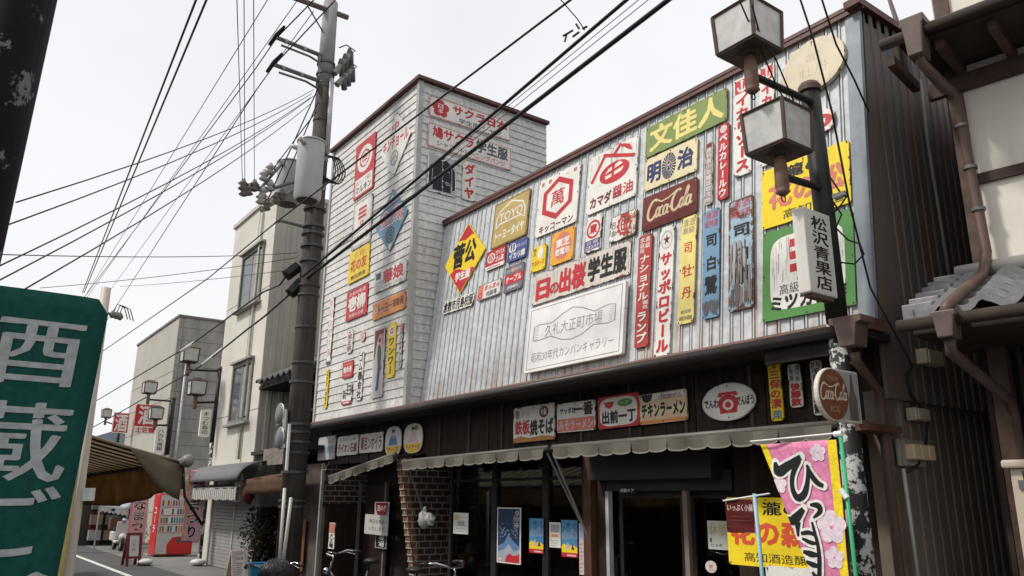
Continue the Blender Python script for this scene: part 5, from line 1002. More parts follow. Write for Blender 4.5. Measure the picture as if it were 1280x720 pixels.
def banner(label, pl, u0, u1, v0, v1, col, els, pole=None, slant=(0, 0), amp=.025, name='nobori_banner', group=None, cat='banner', pole_col=(.6, .58, .5), rod=None, shear=0, cornr=0, pr=.013, phase=0, tape=()):
    """upright advertising flag on its pole; slant = how far the free edge is drawn in at top and foot"""
    foot = pole[1] if pole else pl.p(u1, v0)
    root = thing(name, foot, label, cat, group)
    w, h = u1-u0, v1-v0
    def wf(x, y, n): 
        e = 1-abs(x)*.15
        return pl.p(u0+x*w+shear*(y-1)*h, v0+y*h, n+amp*e*(math.sin(x*5.5+y*4+phase)+.5*math.sin(y*11+x*3+phase)))
    nx, ny = 14, 30
    vs, fs = [], []
    def left(y): return slant[1]+(slant[0]-slant[1])*y
    def top(x):
        if not cornr: return 1.0
        cx = 1-cornr/w
        return 1.0 if x < cx else 1-(cornr/h)*(1-math.sqrt(max(0, 1-((x-cx)/(cornr/w))**2)))
    mb = MB().grid(lambda s, t: wf(left(t)+(1-left(t))*s, t*top(left(t)+(1-left(t))*s), 0), nx, ny)
    c = mb.build('cloth', cloth(col), root, True, solid=.003)
    if els:
        if slant != (0, 0): els = clip(els, 1, -(slant[0]-slant[1]), -slant[1])
        # cut long faces so that they follow the folds
        paint(pl, u0, v0, w, h, els, .004, root, 0, 'lettering', lambda cc, ww: cloth(cc), lambda x, y, n: wf(x, y, n))
    if pole: MB().tube([pole[0], pole[1]], pr, 8).build('pole', M(f'pole_{pole_col}', pole_col, .4, var=.08), root, True)
    if rod: MB().tube(rod, .008, 6).build('cross_rod', M('white_rod', (.7, .7, .68), .4), root)
    for p, q in tape: MB().tube([p, q], pr*1.5, 8).build('tape', M('white_tape', (.72, .72, .70), .5), root)
    return root
def sub(u0, v0, u1, v1, col, k=12):
    out = []
    for i in range(k): out += RC(u0, v0+(v1-v0)*i/k, u1, v0+(v1-v0)*(i+1)/k, col)
    return out
# pink spring banner before the doors
pl = PY(5.75); TLp, TRp = pl.uv(949, 557), pl.uv(1046, 548)
u0, u1, v1 = TLp[0], TRp[0], (TLp[1]+TRp[1])/2; v0 = v1-1.75; Wd, Hd = u1-u0, 1.75
def bx(x0, y0, x1, y1): a, c = pl.uv(x0, y0), pl.uv(x1, y1); return ((a[0]-u0)/Wd, (c[1]-v0)/Hd, (c[0]-u0)/Wd, (a[1]-v0)/Hd)
sl = (pl.uv(1013, 716)[0]-u0)/Wd; slv = (pl.uv(1013, 716)[1]-v0)/Hd
s0 = sl+(sl/(1-slv))*slv
def brush(segs, wd, colr): 
    out = []
    for s_ in segs: out += ST([((pl.uv(x, y)[0]-u0)/Wd, (pl.uv(x, y)[1]-v0)/Hd) for x, y in s_], [w_*wd for w_ in ([.7]+[1]*(len(s_)-2)+[.7])], colr, Wd/Hd)
    return out
pxv = (pl.uv(1000, 600)[1]-pl.uv(1000, 601)[1])/Hd/4
hina = [[(150,150,18),(168,196,55),(215,170,48),(288,126,30)],[(278,140,30),(242,210,30),(240,280,28),(266,328,36),(300,312,38),(320,250,28),(325,170,18)],[(318,164,14),(345,220,30),(375,255,28),(404,270,20)],
        [(212,430,12),(250,440,52),(298,384,26)],[(268,450,40),(270,485,24),(272,522,12)],[(332,364,12),(374,368,32),(386,396,28),(350,430,10)],[(344,450,14),(360,510,20),(375,570,22),(380,640,26),(376,720,26),(370,800,20)],
        [(286,508,18),(330,503,22),(366,520,14)],[(292,532,14),(335,552,22),(372,558,12)],[(296,598,16),(336,610,32),(376,616,14)],[(310,648,16),(346,664,28),(380,672,14)],[(340,700,14),(372,740,30),(420,760,14)]]
def brush(segs, grow, colr):
    out = []
    for s_ in segs:
        sm2 = smooth(s_, 6); out += ST([((pl.uv(930+x/4, 540+y/4)[0]-u0)/Wd, (pl.uv(930+x/4, 540+y/4)[1]-v0)/Hd) for x, y, _w in sm2], [(w_+grow)*pxv for x, y, w_ in sm2], colr, Wd/Hd)
        if grow: out += sum((EL(out[-1][1][i][0]*.5+out[-1][1][i+len(sm2)][0]*.5, out[-1][1][i][1]*.5+out[-1][1][i+len(sm2)][1]*.5, (w_+grow)*.5*pxv/(Wd/Hd), (w_+grow)*.5*pxv, colr, 0, 12) for i, w_ in ((0, sm2[0][2]), (len(sm2)-1, sm2[-1][2]))), [])
    return out
els = sub(.9, 0, 1.0, 1, 'vyellow', 14)+[('vyellow', [(0, 1), (.08, 1), (s0*.62+.12, .35), (s0*.62-.02, .35)], [(0, 1, 2, 3)])]
for x, y, r_ in ((1024, 566, .085), (973, 606, .085), (1041, 659, .15), (1045, 697, .10), (1060, 745, .12)):
    a = pl.uv(x, y); els += flower((a[0]-u0)/Wd, (a[1]-v0)/Hd, r_*1.15, r_*1.15*Wd/Hd, (.72, .60, .66))+EL((a[0]-u0)/Wd, (a[1]-v0)/Hd, r_*.14, r_*.14*Wd/Hd, 'pink', 0, 10)
els += brush(hina, 26, 'white')+brush(hina, 0, 'black')
banner('pink spring festival banner with yellow edge, white blossoms and bold black brush script', pl, u0, u1, v0, v1, 'pink', els, pole=(pl.p(u1+.035, v1+.02), Vector((pl.p(u1+.035, 0).x+.02, 5.75, 0))), slant=(0, s0), amp=.018,
       pole_col=(.05, .36, .16), rod=[at(938, 552, 1, 5.72), at(1052, 541, 1, 5.74)], pr=.016, tape=[(at(1043, 543, 1, 5.75), at(1053, 542, 1, 5.75)), (at(1051, 612, 1, 5.74), at(1059, 623, 1, 5.74))], name='nobori_banner')
# little brown banner on a blue and white pole
pl = PY(6.0); a, c = pl.uv(907, 624), pl.uv(945, 667)
banner('small dark red-brown banner with one line of white lettering beside the yellow board', pl, a[0], c[0], c[1], a[1], (.09, .015, .014), T('いっぷく小屋', .06, .64, .97, .86, 'lpink', .02)+RC(.1, .47, .9, .485, (.2,.05,.05))+RC(.1, .36, .9, .375, (.2,.05,.05))+FR(0, 0, 1, 1, .03, .03, (.3,.12,.11)), pole=(at(943, 617, 1, 6.0), Vector((at(957, 720, 1, 6.0).x, 6.0, 0))), amp=.008, pole_col=(.28, .45, .52), rod=[at(904, 626, 1, 5.99), at(962, 617, 1, 6.0)], pr=.018, name='nobori_banner')
# green banner close at hand
XG = -3.5; pl = PXp(XG)
tr = pl.uv(139, 372); u1 = tr[0]; u0 = u1-.62; v1 = pl.uv(60, 365)[1]; v0 = v1-1.9
SHR = .04      # the flag hangs a little askew
Wd, Hd = u1-u0, v1-v0
def gb(x0, y0, x1, y1): a, c = pl.uv(x0, y0), pl.uv(x1, y1); sh = SHR*((a[1]+c[1])/2-v1); return ((a[0]-sh-u0)/Wd, (c[1]-v0)/Hd, (c[0]-sh-u0)/Wd, (a[1]-v0)/Hd)
cells = [('酒', (-42, 382, 95, 488)), ('蔵', (-48, 494, 79, 604)), ('ご', (-50, 604, 62, 702)), ('く', (-50, 712, 50, 800))]
els = []
for ch, q in cells: b_ = gb(*q); els += T(ch, *b_, (.36, .37, .36), .018)
banner('dark green banner with rounded corner and large pale grey characters, close to the camera', pl, u0, u1, v0, v1, (.009, .066, .053), els, pole=(pl.p(u0, v1+.05), pl.p(u0, 0)), amp=.006, cornr=.06, shear=SHR, name='nobori_banner')
XH = -3.85; pl = PXp(XH)
a, c = pl.uv(70, 420), pl.uv(128, 430); v1 = c[1]; v0 = v1-1.6
banner('yellow and blue banner mostly hidden behind the green banner', pl, a[0], c[0], v0, v1, (.68, .5, .18), sub(0, 0, .55, .5, (.22, .42, .68), 6)+[((.22, .42, .68), [(.55, 0), (.9, 0), (.55, .5)], [(0, 1, 2)])], pole=(at(133, 360, 0, XH), Vector((XH, at(99, 720, 0, XH).y-.02, 0))), pole_col=(.48, .42, .35), amp=.006, pr=.02, tape=[(at(110, 610, 0, XH), at(108, 626, 0, XH))])

# peeling black post right beside the camera
e0, e1 = at(72, 0, 0, -2.0), at(-1, 338, 0, -2.0)
dz = (e0-e1)/(e0.z-e1.z); rP = .09
base = e1-dz*e1.z-Vector((0, rP, 0)); topP = e0+dz*.8-Vector((0, rP, 0))
MB().tube([base, topP], rP, 24).build('lamp_post', M('peeling_black_near', (.0035, .003, .003), .8, var=.3, wear=.62, rust=(.13, .125, .12), scale=9, wscale=10, spec=.15), None, True, label='black round post with flaking paint close to the camera at the picture edge', category='post')

# ================================================================ things in and on the shop front
def flat(label, px, Y, col, els, name='poster', cat='poster', th=.004, group=None, off=0, tilt=0, wear=.03, r=.004):
    return sign(label, PY(Y), px, col, els, wear=wear, th=th, off=off, name=name, group=group, cat=cat, tilt=tilt, r=r)
GP = 'papers and posters on the shop windows'
def lines(n, u0=.12, u1=.88, v0=.1, v1=.9, col='lgrey'): return sum((RC(u0, v0+(v1-v0)*k/n, u0+(u1-u0)*(.7+.3*((k*7) % 3)/2), v0+(v1-v0)*(k+.35)/n, col) for k in range(n)), [])
flat('cream flyer with rows of small print in the window next to the brick pier', (567,641,585,641,586,668,567,667), 6.95, 'white', lines(6, col='lgrey')+RC(.06,.62,.4,.92,'tan')+RC(.3,.4,.75,.6,(.3,.36,.45)), group=GP)
snow = random.Random(4)
els = RC(.04,.02,.96,.98,(.03,.05,.11))+PO([(.04,.30),(.3,.36),(.5,.52),(.7,.40),(.96,.30),(.96,.15),(.04,.15)],(.12,.21,.38))+PO([(.04,.02),(.04,.2),(.3,.24),(.5,.34),(.72,.22),(.96,.26),(.96,.02)],(.35,.37,.42))+PO([(.36,.02),(.40,.12),(.55,.18),(.7,.14),(.96,.18),(.96,.02)],'red')+EL(.13,.07,.07,.025,'lpink')
for k in range(40): els += EL(snow.uniform(.1,.9), snow.gauss(.56,.05), .03, .012, (.25,.32,.48), 0, 6)
for k in range(3): els += EL(.86,.9-.105*k,.08,.045,(.5,.52,.55))+T('夢語り'[k],.80,.865-.105*k,.92,.935-.105*k,'black',.03)
els += V('土佐の冬祭り',.70,.62,.80,.86,(.55,.56,.6),.02)
flat('tall night-blue poster with white border and a red patch at its foot', (622,634,651,635,652,706,622,703), 6.95, 'white', els, group=GP, th=.01)
def bp(): return RC(0,.1,1,1,(.09,.26,.46))+PO([(0,.62),(.25,.74),(.45,.66),(.7,.8),(1,.66),(1,.5),(0,.46)],(.22,.36,.52))+PO([(.34,.9),(.44,.94),(.54,.9),(.5,.82),(.38,.82)],(.03,.09,.25))+PO([(0,.12),(0,.3),(.2,.36),(.45,.28),(.7,.34),(1,.26),(1,.12)],'vyellow')+PO([(.25,.2),(.4,.42),(.55,.22)],(.5,.46,.5))+PO([(.6,.2),(.7,.38),(.82,.2)],(.12,.05,.09))+V('まつり',.72,.52,.95,.95,'purple',.03)+RC(0,0,1,.12,'red')+RC(.35,.03,.9,.07,'lpink')
flat('small blue and yellow festival poster between the window posts', (662,648,679,648,680,692,662,691), 6.95, 'blue', bp(), group=GP)
flat('larger blue and yellow festival poster next to the red-brown post', (701.5,650,722,650,722,697,703,696), 6.95, 'blue', bp(), group=GP)
flat('white flyer with a small photograph and orange line between two blue posters', (687,653,701,653,701,685,687,684), 6.95, 'white', RC(.14,.6,.9,.92,(.35,.36,.38))+RC(.2,.42,.8,.52,'orange')+lines(3,.15,.85,.06,.36), group=GP)
flat('narrow pale strip poster hard against the red-brown post', (723.5,654,729,654,731,719,725,718), 6.94, (.55,.5,.52), RC(.1,.7,.9,.95,(.35,.4,.6))+lines(8,.15,.85,.05,.65,'salmon'), group=GP)
flat('pale notice of two yellow characters on the sliding door glass', (884,650,909,652,911,688,886,686), 6.93, (.50,.52,.47), T('休憩',.1,.48,.95,.92,(.45,.38,.14),.02)+T('どうぞ',.15,.08,.7,.2,'black',.02)+RC(.1,.25,.2,.4,'dgrey'), group=GP)
sign('small round white sticker low on the sliding door glass', PY(6.93), (889,701,896,708.5,889,716,882,708.5), 'white', EL(.5,.5,.4,.4,'salmon',.9)+T('営',.3,.35,.7,.72,'red',.03)+RC(.25,.2,.75,.28,'lgrey'), 'oval', .05, .003, name='sticker', group=None, cat='sticker', off=0)
flat('tiny black and white plate on the lintel above the sliding doors', (774,610,795,609,795,616,774,617), 6.935, 'black', T('自動ドア',.1,.15,.9,.85,'white',.03), name='door_plate', cat='sign', group=None)
flat('white handwritten notice hanging across the recessed entrance', (456,644,486,643,485,668,456,669), 7.2, (.55,.53,.50), T('本日お休み',.2,.55,.85,.78,'black',.0)+T('いたします',.2,.2,.85,.42,'black',.0), group=GP, tilt=-1)
flat('white plate with a dark red shield above the handwritten notice', (468,628,486,627,487,648,469,648), 7.3, (.5,.48,.46), PO([(.06,.96),(.94,.96),(.9,.5),(.72,.1),(.28,.1),(.1,.5)],'dred')+T('酒の壱',.16,.42,.84,.82,'lpink',.03), name='entrance_sign', cat='sign', group=None)
flat('black plate with white characters below the handwritten notice', (469,666,484,666,484,687,469,685), 7.3, 'black', V('塩沼',.3,.12,.78,.95,'white',.05)+FR(.03,.03,.97,.97,.05,.04,'lgrey'), name='entrance_sign', cat='sign', group=None)
flat('narrow white and red strip sign beside the white entrance post', (413,654,420,653,418,686,411,686), 6.5, 'white', V('酒処大正庵',.12,.04,.88,.96,'black',.05)+RC(.0,.62,1,.98,(.45,.18,.14)), name='entrance_sign', cat='sign', group=None, wear=.3, th=.015)
sign('yellow board with red brush characters standing behind the pink banner', PY(6.68), (909,622,1016,622,1018,713,912,706), 'vyellow', T('瀧の',.45,.74,.9,.94,'black',.04)+T('花の森',.04,.30,.96,.68,(.66,.1,.05),.08)+T('高知酒造醸',.2,.06,.92,.2,'black',.0), wear=.12, name='enamel_sign', group=None)
sign('plain white board below the yellow board behind the pink banner', PY(6.64), (960,709,1030,710,1030,760,960,760), 'white', T('大正町',.2,.2,.8,.6,'lgrey',.02), wear=.12, name='notice_board', group=None, cat='board')
# bag of plastic hung from a string on the stay arm
bagc = at(533, 650, 1, 6.75)
bag = thing('plastic_bag', bagc-Vector((0, 0, .15)), 'crumpled white plastic bag hanging in front of the brick pier', 'bag')
rb = random.Random(9); mb = MB().ball(bagc+Vector((-.07, 0, 0)), .13, 18, 12, sc=(.9, .7, 1.0)).ball(bagc+Vector((.1, 0, .01)), .11, 18, 12, sc=(1.1, .7, .85)).tube([bagc+Vector((-.06, 0, .08)), bagc+Vector((-.03, 0, .22))], [.07, .012], 8)
mb.v = [v+Vector((.02*math.sin(v.z*70+v.x*25), .012*math.sin(v.x*60), .018*math.sin(v.x*55+v.z*30))) for v in mb.v]
mb.build('body', M('bag_plastic', (.50, .52, .49), .35, var=.15, scale=20, trans=.35), bag, True)
MB().tube([bagc+Vector((-.05, 0, .1)), bagc+Vector((-.2, -.05, .42)), at(507, 585, 1, 6.6)], .006, 5).build('string', steel, bag)
# inside: picture frames on the back wall, display counter, desk, a plush dog
fr_ = random.Random(2)
for i, (x, y, w_, h_) in enumerate(((800,635,.5,.45),(822,626,.5,.42),(842,628,.5,.5),(810,660,.42,.6),(850,655,.42,.42),(790,640,.4,.42),(640,600,.7,.45),(690,605,.8,.5))):
    c0 = at(x, y, 1, 10.97); o = MB().box((c0.x-w_/2, 10.93, c0.z-h_/2), (c0.x+w_/2, 10.98, c0.z+h_/2)).build('picture_frame', M('dark_frame', (.012, .011, .01), .5), None, label=f'dim framed picture on the inner shop wall, {["between two others over the doors","upper row behind the sliding doors","upper row next to the door post","below the upper row","lowest beside the door post","first of the row inside the doors","high behind the display windows","widest behind the display windows"][i]}', category='picture', group='framed pictures inside the shop')
    MB().box((c0.x-w_/2+.05, 10.925, c0.z-h_/2+.05), (c0.x+w_/2-.05, 10.929, c0.z+h_/2-.05)).build('print', M('dim_print', (.06, .055, .05), .6, var=.5, scale=7), o)
ct = thing('display_counter', (at(705, 700, 1, 7.3).x, 7.4, 0), 'white glass-topped counter behind the window next to the red-brown post', 'counter')
a, c = at(686, 690, 1, 7.25), at(728, 720, 1, 7.25)
MB().box((a.x, 7.25, .1), (c.x+.1, 7.8, a.z-.04)).build('body', M('counter_white', (.42, .42, .41), .5, var=.1), ct)
MB().box((a.x-.03, 7.22, a.z-.039), (c.x+.13, 7.83, a.z)).build('top', M('counter_top', (.3, .29, .27), .4), ct)
MB().box((a.x+.3, 7.235, .1), (a.x+.34, 7.249, a.z-.05)).build('divider', steell, ct)
dz_ = at(600, 706, 1, 7.6)
dk = thing('display_table', (dz_.x, 7.7, 0), 'brown table inside the window carrying the plush dog', 'table')
MB().box((dz_.x-1.2, 7.3, dz_.z-.05), (dz_.x+.7, 8.2, dz_.z)).build('top', M('table_wood', (.13, .06, .035), .5, var=.3, scale=3), dk)
for sx_ in (-1.1, .6):
    for y in (7.35, 8.1): MB().box((dz_.x+sx_-.03, y, .06), (dz_.x+sx_+.03, y+.06, dz_.z-.05)).build('leg', M('table_wood', (.13, .06, .035)), dk)
pc0 = at(594, 692, 1, 7.75); pc0.z = dz_.z
pd = thing('plush_dog', pc0, 'tan plush dog sitting on the table behind the display window', 'plush toy')
fur = M('tan_plush', (.30, .19, .085), .95, var=.2, scale=14)
MB().ball(pc0+Vector((0, 0, .2)), .17, 14, 10, sc=(.95, .85, 1.2)).ball(pc0+Vector((-.03, -.04, .47)), .16, 14, 10, sc=(1.1, 1, .95)).ball(pc0+Vector((.06, -.17, .44)), .085, 12, 8).ball(pc0+Vector((-.12, -.16, .06)), .07, 10, 7, sc=(1, 1.4, .8)).ball(pc0+Vector((.1, -.16, .06)), .07, 10, 7, sc=(1, 1.4, .8)).ball(pc0+Vector((.16, -.06, .22)), .06, 10, 7, sc=(.8, 1, 1.8)).ball(pc0+Vector((-.16, -.06, .22)), .06, 10, 7, sc=(.8, 1, 1.8)).build('body', fur, pd, True)
MB().ball(pc0+Vector((.08, -.25, .46)), .03, 8, 6).ball(pc0+Vector((.0, -.19, .52)), .018, 8, 6).ball(pc0+Vector((.1, -.19, .53)), .018, 8, 6).build('face', rub, pd, True)
for s_ in (-1, 1): MB().ball(pc0+Vector((-.03+s_*.17, -.02, .5)), .075, 10, 7, sc=(.5, .8, 1.3)).build('ear', M('brown_plush', (.14, .075, .035), .95), pd, True)
MB().ball(pc0+Vector((0, -.11, .2)), .12, 12, 8, sc=(.9, .5, 1.2)).build('belly', M('cream_plush', (.5, .45, .36), .95), pd, True)
for (x, y, w_, h_, col, lab, nm) in ((612, 702, .34, .05, (.35, .28, .2), 'flat open carton on the table in the window', 'carton'), (582, 708, .2, .16, (.6, .2, .03), 'small orange box on the table in the window', 'box')):
    c0 = at(x, y, 1, 7.45); c0.z = dz_.z; MB().box((c0.x-w_/2, 7.36, dz_.z+.001), (c0.x+w_/2, 7.56, dz_.z+h_)).build(nm, M(f'{nm}_col', col, .6), None, bevel=.008, label=lab, category=nm)
c0 = at(590, 703, 1, 7.42); MB().tube([(c0.x, 7.42, dz_.z+.001), (c0.x, 7.42, dz_.z+.05), (c0.x, 7.42, dz_.z+.11), (c0.x, 7.42, dz_.z+.13)], [.05, .065, .05, .02], 12).build('jar', M('teal_jar', (.16, .3, .28), .3), None, True, label='small teal jar between the orange box and the plush dog', category='jar')

# ================================================================ bicycles
chrome = M('chrome', (.45, .45, .46), .2, metal=1, var=.05)
def bicycle(pos, ang, label, basket=None, col=(.05, .05, .055)):
    root = thing('bicycle', pos, label, 'bicycle', 'bicycles parked along the street')
    ca, sa = math.cos(ang), math.sin(ang)
    q = lambda x, y, z: Vector(pos)+Vector((x*ca-y*sa, x*sa+y*ca, z))
    ax = Vector((-sa, ca, 0)); pm_ = M(f'bike_paint_{col}', col, .35)
    for x in (-.52, .55):
        wl_ = MB().torus(q(x, 0, .33), .31, .02, ax, 28, 8).build('wheel', rub, root, True)
        sp = MB().torus(q(x, 0, .33), .288, .01, ax, 28, 6)
        for k in range(14): a_ = 2*math.pi*k/14; sp.tube([q(x, 0, .33), q(x+.285*math.cos(a_), 0, .33+.285*math.sin(a_))], .0025, 4)
        sp.build('rim', chrome, wl_, True)
        MB().torus(q(x, 0, .33), .35, .012, ax, 28, 6).build('mudguard', chrome, root, True) if False else None
    f = MB()
    for a_, b_ in (((.40, 0, .80), (.05, 0, .32)), ((.42, 0, .72), (.0, 0, .34)), ((-.02, 0, .30), (-.16, 0, .82)), ((-.02, 0, .30), (-.52, 0, .33)), ((-.12, 0, .68), (-.52, 0, .33))): f.tube([q(*a_), q(*b_)], .016, 8)
    f.tube([q(.38, 0, .92), q(.43, 0, .68)], .019, 8)
    for s_ in (-.05, .05): f.tube([q(.43, s_, .68), q(.55, s_, .33)], .012, 6)
    f.build('frame', pm_, root, True)
    MB().tube([q(.38, 0, .90), q(.37, 0, 1.0)], .013, 8).tube([q(.14, -.29, 1.03), q(.30, -.24, 1.05), q(.40, -.1, 1.0), q(.40, .1, 1.0), q(.30, .24, 1.05), q(.14, .29, 1.03)], .012, 8).build('handlebar', chrome, root, True)
    for s_ in (-1, 1):
        MB().tube([q(.12, s_*.293, 1.03), q(.22, s_*.27, 1.042)], .018, 8).build('grip', rub, root, True)
        MB().tube([q(.34, s_*.22, 1.03), q(.2, s_*.27, 1.0)], .005, 5).build('brake_lever', chrome, root)
    MB().tube([q(-.16, 0, .82), q(-.17, 0, .92)], .013, 6).ball(q(-.2, 0, .94), .12, 12, 6, sc=(1.1, .8, .35)).build('saddle', rub, root, True)
    MB().torus(q(-.02, 0, .29), .09, .008, ax, 18, 6).tube([q(-.02, -.06, .29), q(.08, -.08, .16)], .009, 6).tube([q(-.02, .06, .29), q(-.12, .08, .42)], .009, 6).build('crank', chrome, root, True)
    MB().tube([q(-.2, 0, .70), q(-.62, 0, .70), q(-.54, 0, .35)], .009, 6).tube([q(-.42, -.08, .71), q(-.7, -.08, .71)], .007, 5).tube([q(-.42, .08, .71), q(-.7, .08, .71)], .007, 5).build('rear_rack', chrome, root, True)
    MB().ball(q(.46, 0, .80), .045, 10, 7).build('headlight', chrome, root, True)
    if basket:
        b = MB(); z0, z1 = .78, 1.02
        for (w0, w1) in ((.0, .0),): 
            lo = [(.46, -.15), (.72, -.13), (.72, .13), (.46, .15)]; hi = [(.43, -.2), (.80, -.17), (.80, .17), (.43, .2)]
            for i in range(4):
                j = (i+1) % 4; b.quad(q(*lo[i], z0), q(*lo[j], z0), q(*hi[j], z1), q(*hi[i], z1)); b.tube([q(*hi[i], z1), q(*hi[j], z1)], .012, 6)
            b.quad(*[q(*p_, z0) for p_ in lo])
        b.build('basket', basket, root)
    return root
c0 = at(418, 691, 2, 1.03); bicycle((c0.x+.3, c0.y+.2, .004), rad(215), 'dark bicycle with upright chrome handlebars before the recessed entrance')
blue_p = M('blue_plastic', (.02, .17, .34), .35, var=.1)
c0 = at(328, 704, 0, -8.6); bicycle((c0.x+.3, c0.y+.05, 0), rad(170), 'bicycle with a bright blue front basket out in the street', blue_p)
c0 = at(566, 706, 2, 1.03); bicycle((c0.x-.35, c0.y-.1, 0.004), rad(20), 'black bicycle leaning nose-on below the flyer in the window')
# ================================================================ a passer-by whose head only just shows
def person(pos, head_top, face, label):
    root = thing('person', pos, label, 'person')
    k = head_top/1.6; fw = Vector((math.cos(face), math.sin(face), 0)); rt = Vector((fw.y, -fw.x, 0)); o = Vector(pos)
    def p(r, f, z): return o+rt*r*k+fw*f*k+Vector((0, 0, z*k))
    def skin(name, joints, edges, mat, root_i=0, par=root, lev=2):
        me = bpy.data.meshes.new(name); me.from_pydata([j[0]-o for j in joints], edges, []); ob = bpy.data.objects.new(name, me); COL.objects.link(ob); ob.parent = par
        m_ = ob.modifiers.new('skin', 'SKIN'); 
        for i, j in enumerate(joints): v = me.skin_vertices[0].data[i]; v.radius = (j[1]*k, j[2]*k if len(j) > 2 else j[1]*k); v.use_root = i == root_i
        ss = ob.modifiers.new('sub', 'SUBSURF'); ss.levels = ss.render_levels = lev; me.materials.append(mat)
        for pol in me.polygons: pol.use_smooth = True
        m_.use_smooth_shade = True
        return ob
    J = [(p(0,0,.86),.13,.10),(p(0,.01,1.04),.12,.09),(p(0,0,1.24),.15,.09),(p(0,-.01,1.33),.06,.06),(p(0,.01,1.40),.052,.052),(p(0,.02,1.48),.078,.088),(p(0,.01,1.545),.05,.06),
         (p(.17,0,1.29),.055),(p(.21,-.03,1.04),.042),(p(.22,.06,.82),.032),(p(-.17,0,1.29),.055),(p(-.21,-.03,1.04),.042),(p(-.22,.06,.82),.032),
         (p(.085,.0,.80),.088),(p(.095,.03,.45),.062),(p(.10,0,.09),.042),(p(.10,.13,.035),.035),(p(-.085,.0,.80),.088),(p(-.095,-.02,.45),.062),(p(-.10,-.08,.09),.042),(p(-.10,.04,.035),.035)]
    E = [(0,1),(1,2),(2,3),(3,4),(4,5),(5,6),(2,7),(7,8),(8,9),(2,10),(10,11),(11,12),(0,13),(13,14),(14,15),(15,16),(0,17),(17,18),(18,19),(19,20)]
    skin('body', J, E, M('skin_tone', (.45, .28, .19), .6, var=.06))
    skin('jacket', [(p(0,0,.80),.155,.115),(p(0,.01,1.04),.135,.105),(p(0,0,1.25),.165,.105),(p(0,-.01,1.33),.075,.07),(p(.18,0,1.29),.07),(p(.215,-.03,1.04),.055),(p(.225,.05,.86),.044),(p(-.18,0,1.29),.07),(p(-.215,-.03,1.04),.055),(p(-.225,.05,.86),.044)], [(0,1),(1,2),(2,3),(2,4),(4,5),(5,6),(2,7),(7,8),(8,9)], M('dark_jacket', (.02, .022, .03), .8))
    skin('trousers', [(p(0,0,.82),.13,.105),(p(.09,.0,.76),.10),(p(.097,.03,.45),.075),(p(.10,0,.10),.06),(p(-.09,.0,.76),.10),(p(-.097,-.02,.45),.075),(p(-.10,-.08,.10),.06)], [(0,1),(1,2),(2,3),(0,4),(4,5),(5,6)], M('dark_trousers', (.03, .03, .035), .8))
    for s_, f0 in ((1, 0), (-1, -.08)):
        skin('shoe', [(p(s_*.10, f0-.04, .045),.045,.04),(p(s_*.10, f0+.14, .035),.042,.034)], [(0,1)], M('shoe_black', (.015,.015,.015), .5))
        for n_, (dx, l_) in enumerate(((.03,.065),(.01,.08),(-.01,.075),(-.028,.06))):
            pass
        b0 = p(s_*.22, .07, .79)
        fing = MB()
        for dx, l_ in ((.03,.07),(.011,.085),(-.009,.08),(-.028,.06)): fing.tube([b0+fw*dx*k, b0+fw*dx*k+Vector((0,0,-l_*.5*k)), b0+fw*(dx+.012)*k+Vector((0,0,-l_*k))], [.010*k,.009*k,.007*k], 7)
        fing.tube([b0+fw*.035*k+Vector((0,0,.03*k)), b0+fw*.07*k, b0+fw*.075*k+Vector((0,0,-.03*k))], [.011*k,.010*k,.008*k], 7)
        fing.build('fingers', M('skin_tone', (.45,.28,.19)), root, True)
    hc = p(0, .015, 1.475)
    MB().ball(hc+Vector((0,0,.03*k))-fw*.012*k, .118*k, 22, 14, sc=(1,1,1.0)).build('hair', M('black_hair', (.012,.011,.011), .5, var=.3, scale=30, bump=.3), root, True)
    hr = random.Random(1); hb = MB(); crown = hc+Vector((0,0,.03*k))-fw*.012*k
    for i in range(260):
        a0 = hr.uniform(0, 6.283); t0, t1 = hr.uniform(.02, .6), hr.uniform(1.2, 1.75); R_ = .1185*k
        hb.tube([crown+Vector((math.sin(t)*math.cos(a0+.25*math.sin(t*3+i)), math.sin(t)*math.sin(a0+.25*math.sin(t*3+i)), math.cos(t)))*(R_*(1+.02*math.sin(i*7.3+t*5))) for t in (t0, (t0*2+t1)/3, (t0+2*t1)/3, t1)], [.003*k, .0045*k, .004*k, .0015*k], 4)
    hb.build('hair', M('black_hair_strand', (.02,.018,.017), .35, var=.4, scale=40), root, True)
    fc = MB()
    fc.ball(hc+fw*.075*k-Vector((0,0,.035*k)), .06*k, 16, 10, sc=(.95,.95,1.15)).ball(hc+fw*.135*k-Vector((0,0,.03*k)), .014*k, 10, 7, sc=(.8,1,1.3))
    for s_ in (-1,1): fc.ball(hc+rt*s_*.112*k-Vector((0,0,.03*k)), .024*k, 10, 7, sc=(.6,1,1.3))
    fc.build('face', M('skin_tone', (.45,.28,.19)), root, True)
    ey = MB()
    for s_ in (-1,1): ey.ball(hc+fw*.125*k+rt*s_*.027*k-Vector((0,0,.01*k)), .009*k, 8, 6)
    ey.build('eyes', rub, root, True, kind='stuff'); MB().ball(hc+fw*.127*k-Vector((0,0,.07*k)), .014*k, 10, 6, sc=(1.2,1.2,.4)).build('mouth', M('lip', (.35,.12,.1), .5), root, True)
hp = at(346, 712, 0, -4.6); hz = at(346, 703, 0, -4.6).z
person((hp.x, hp.y, 0), hz, rad(150), 'person with short black hair of whom only the crown of the head shows')
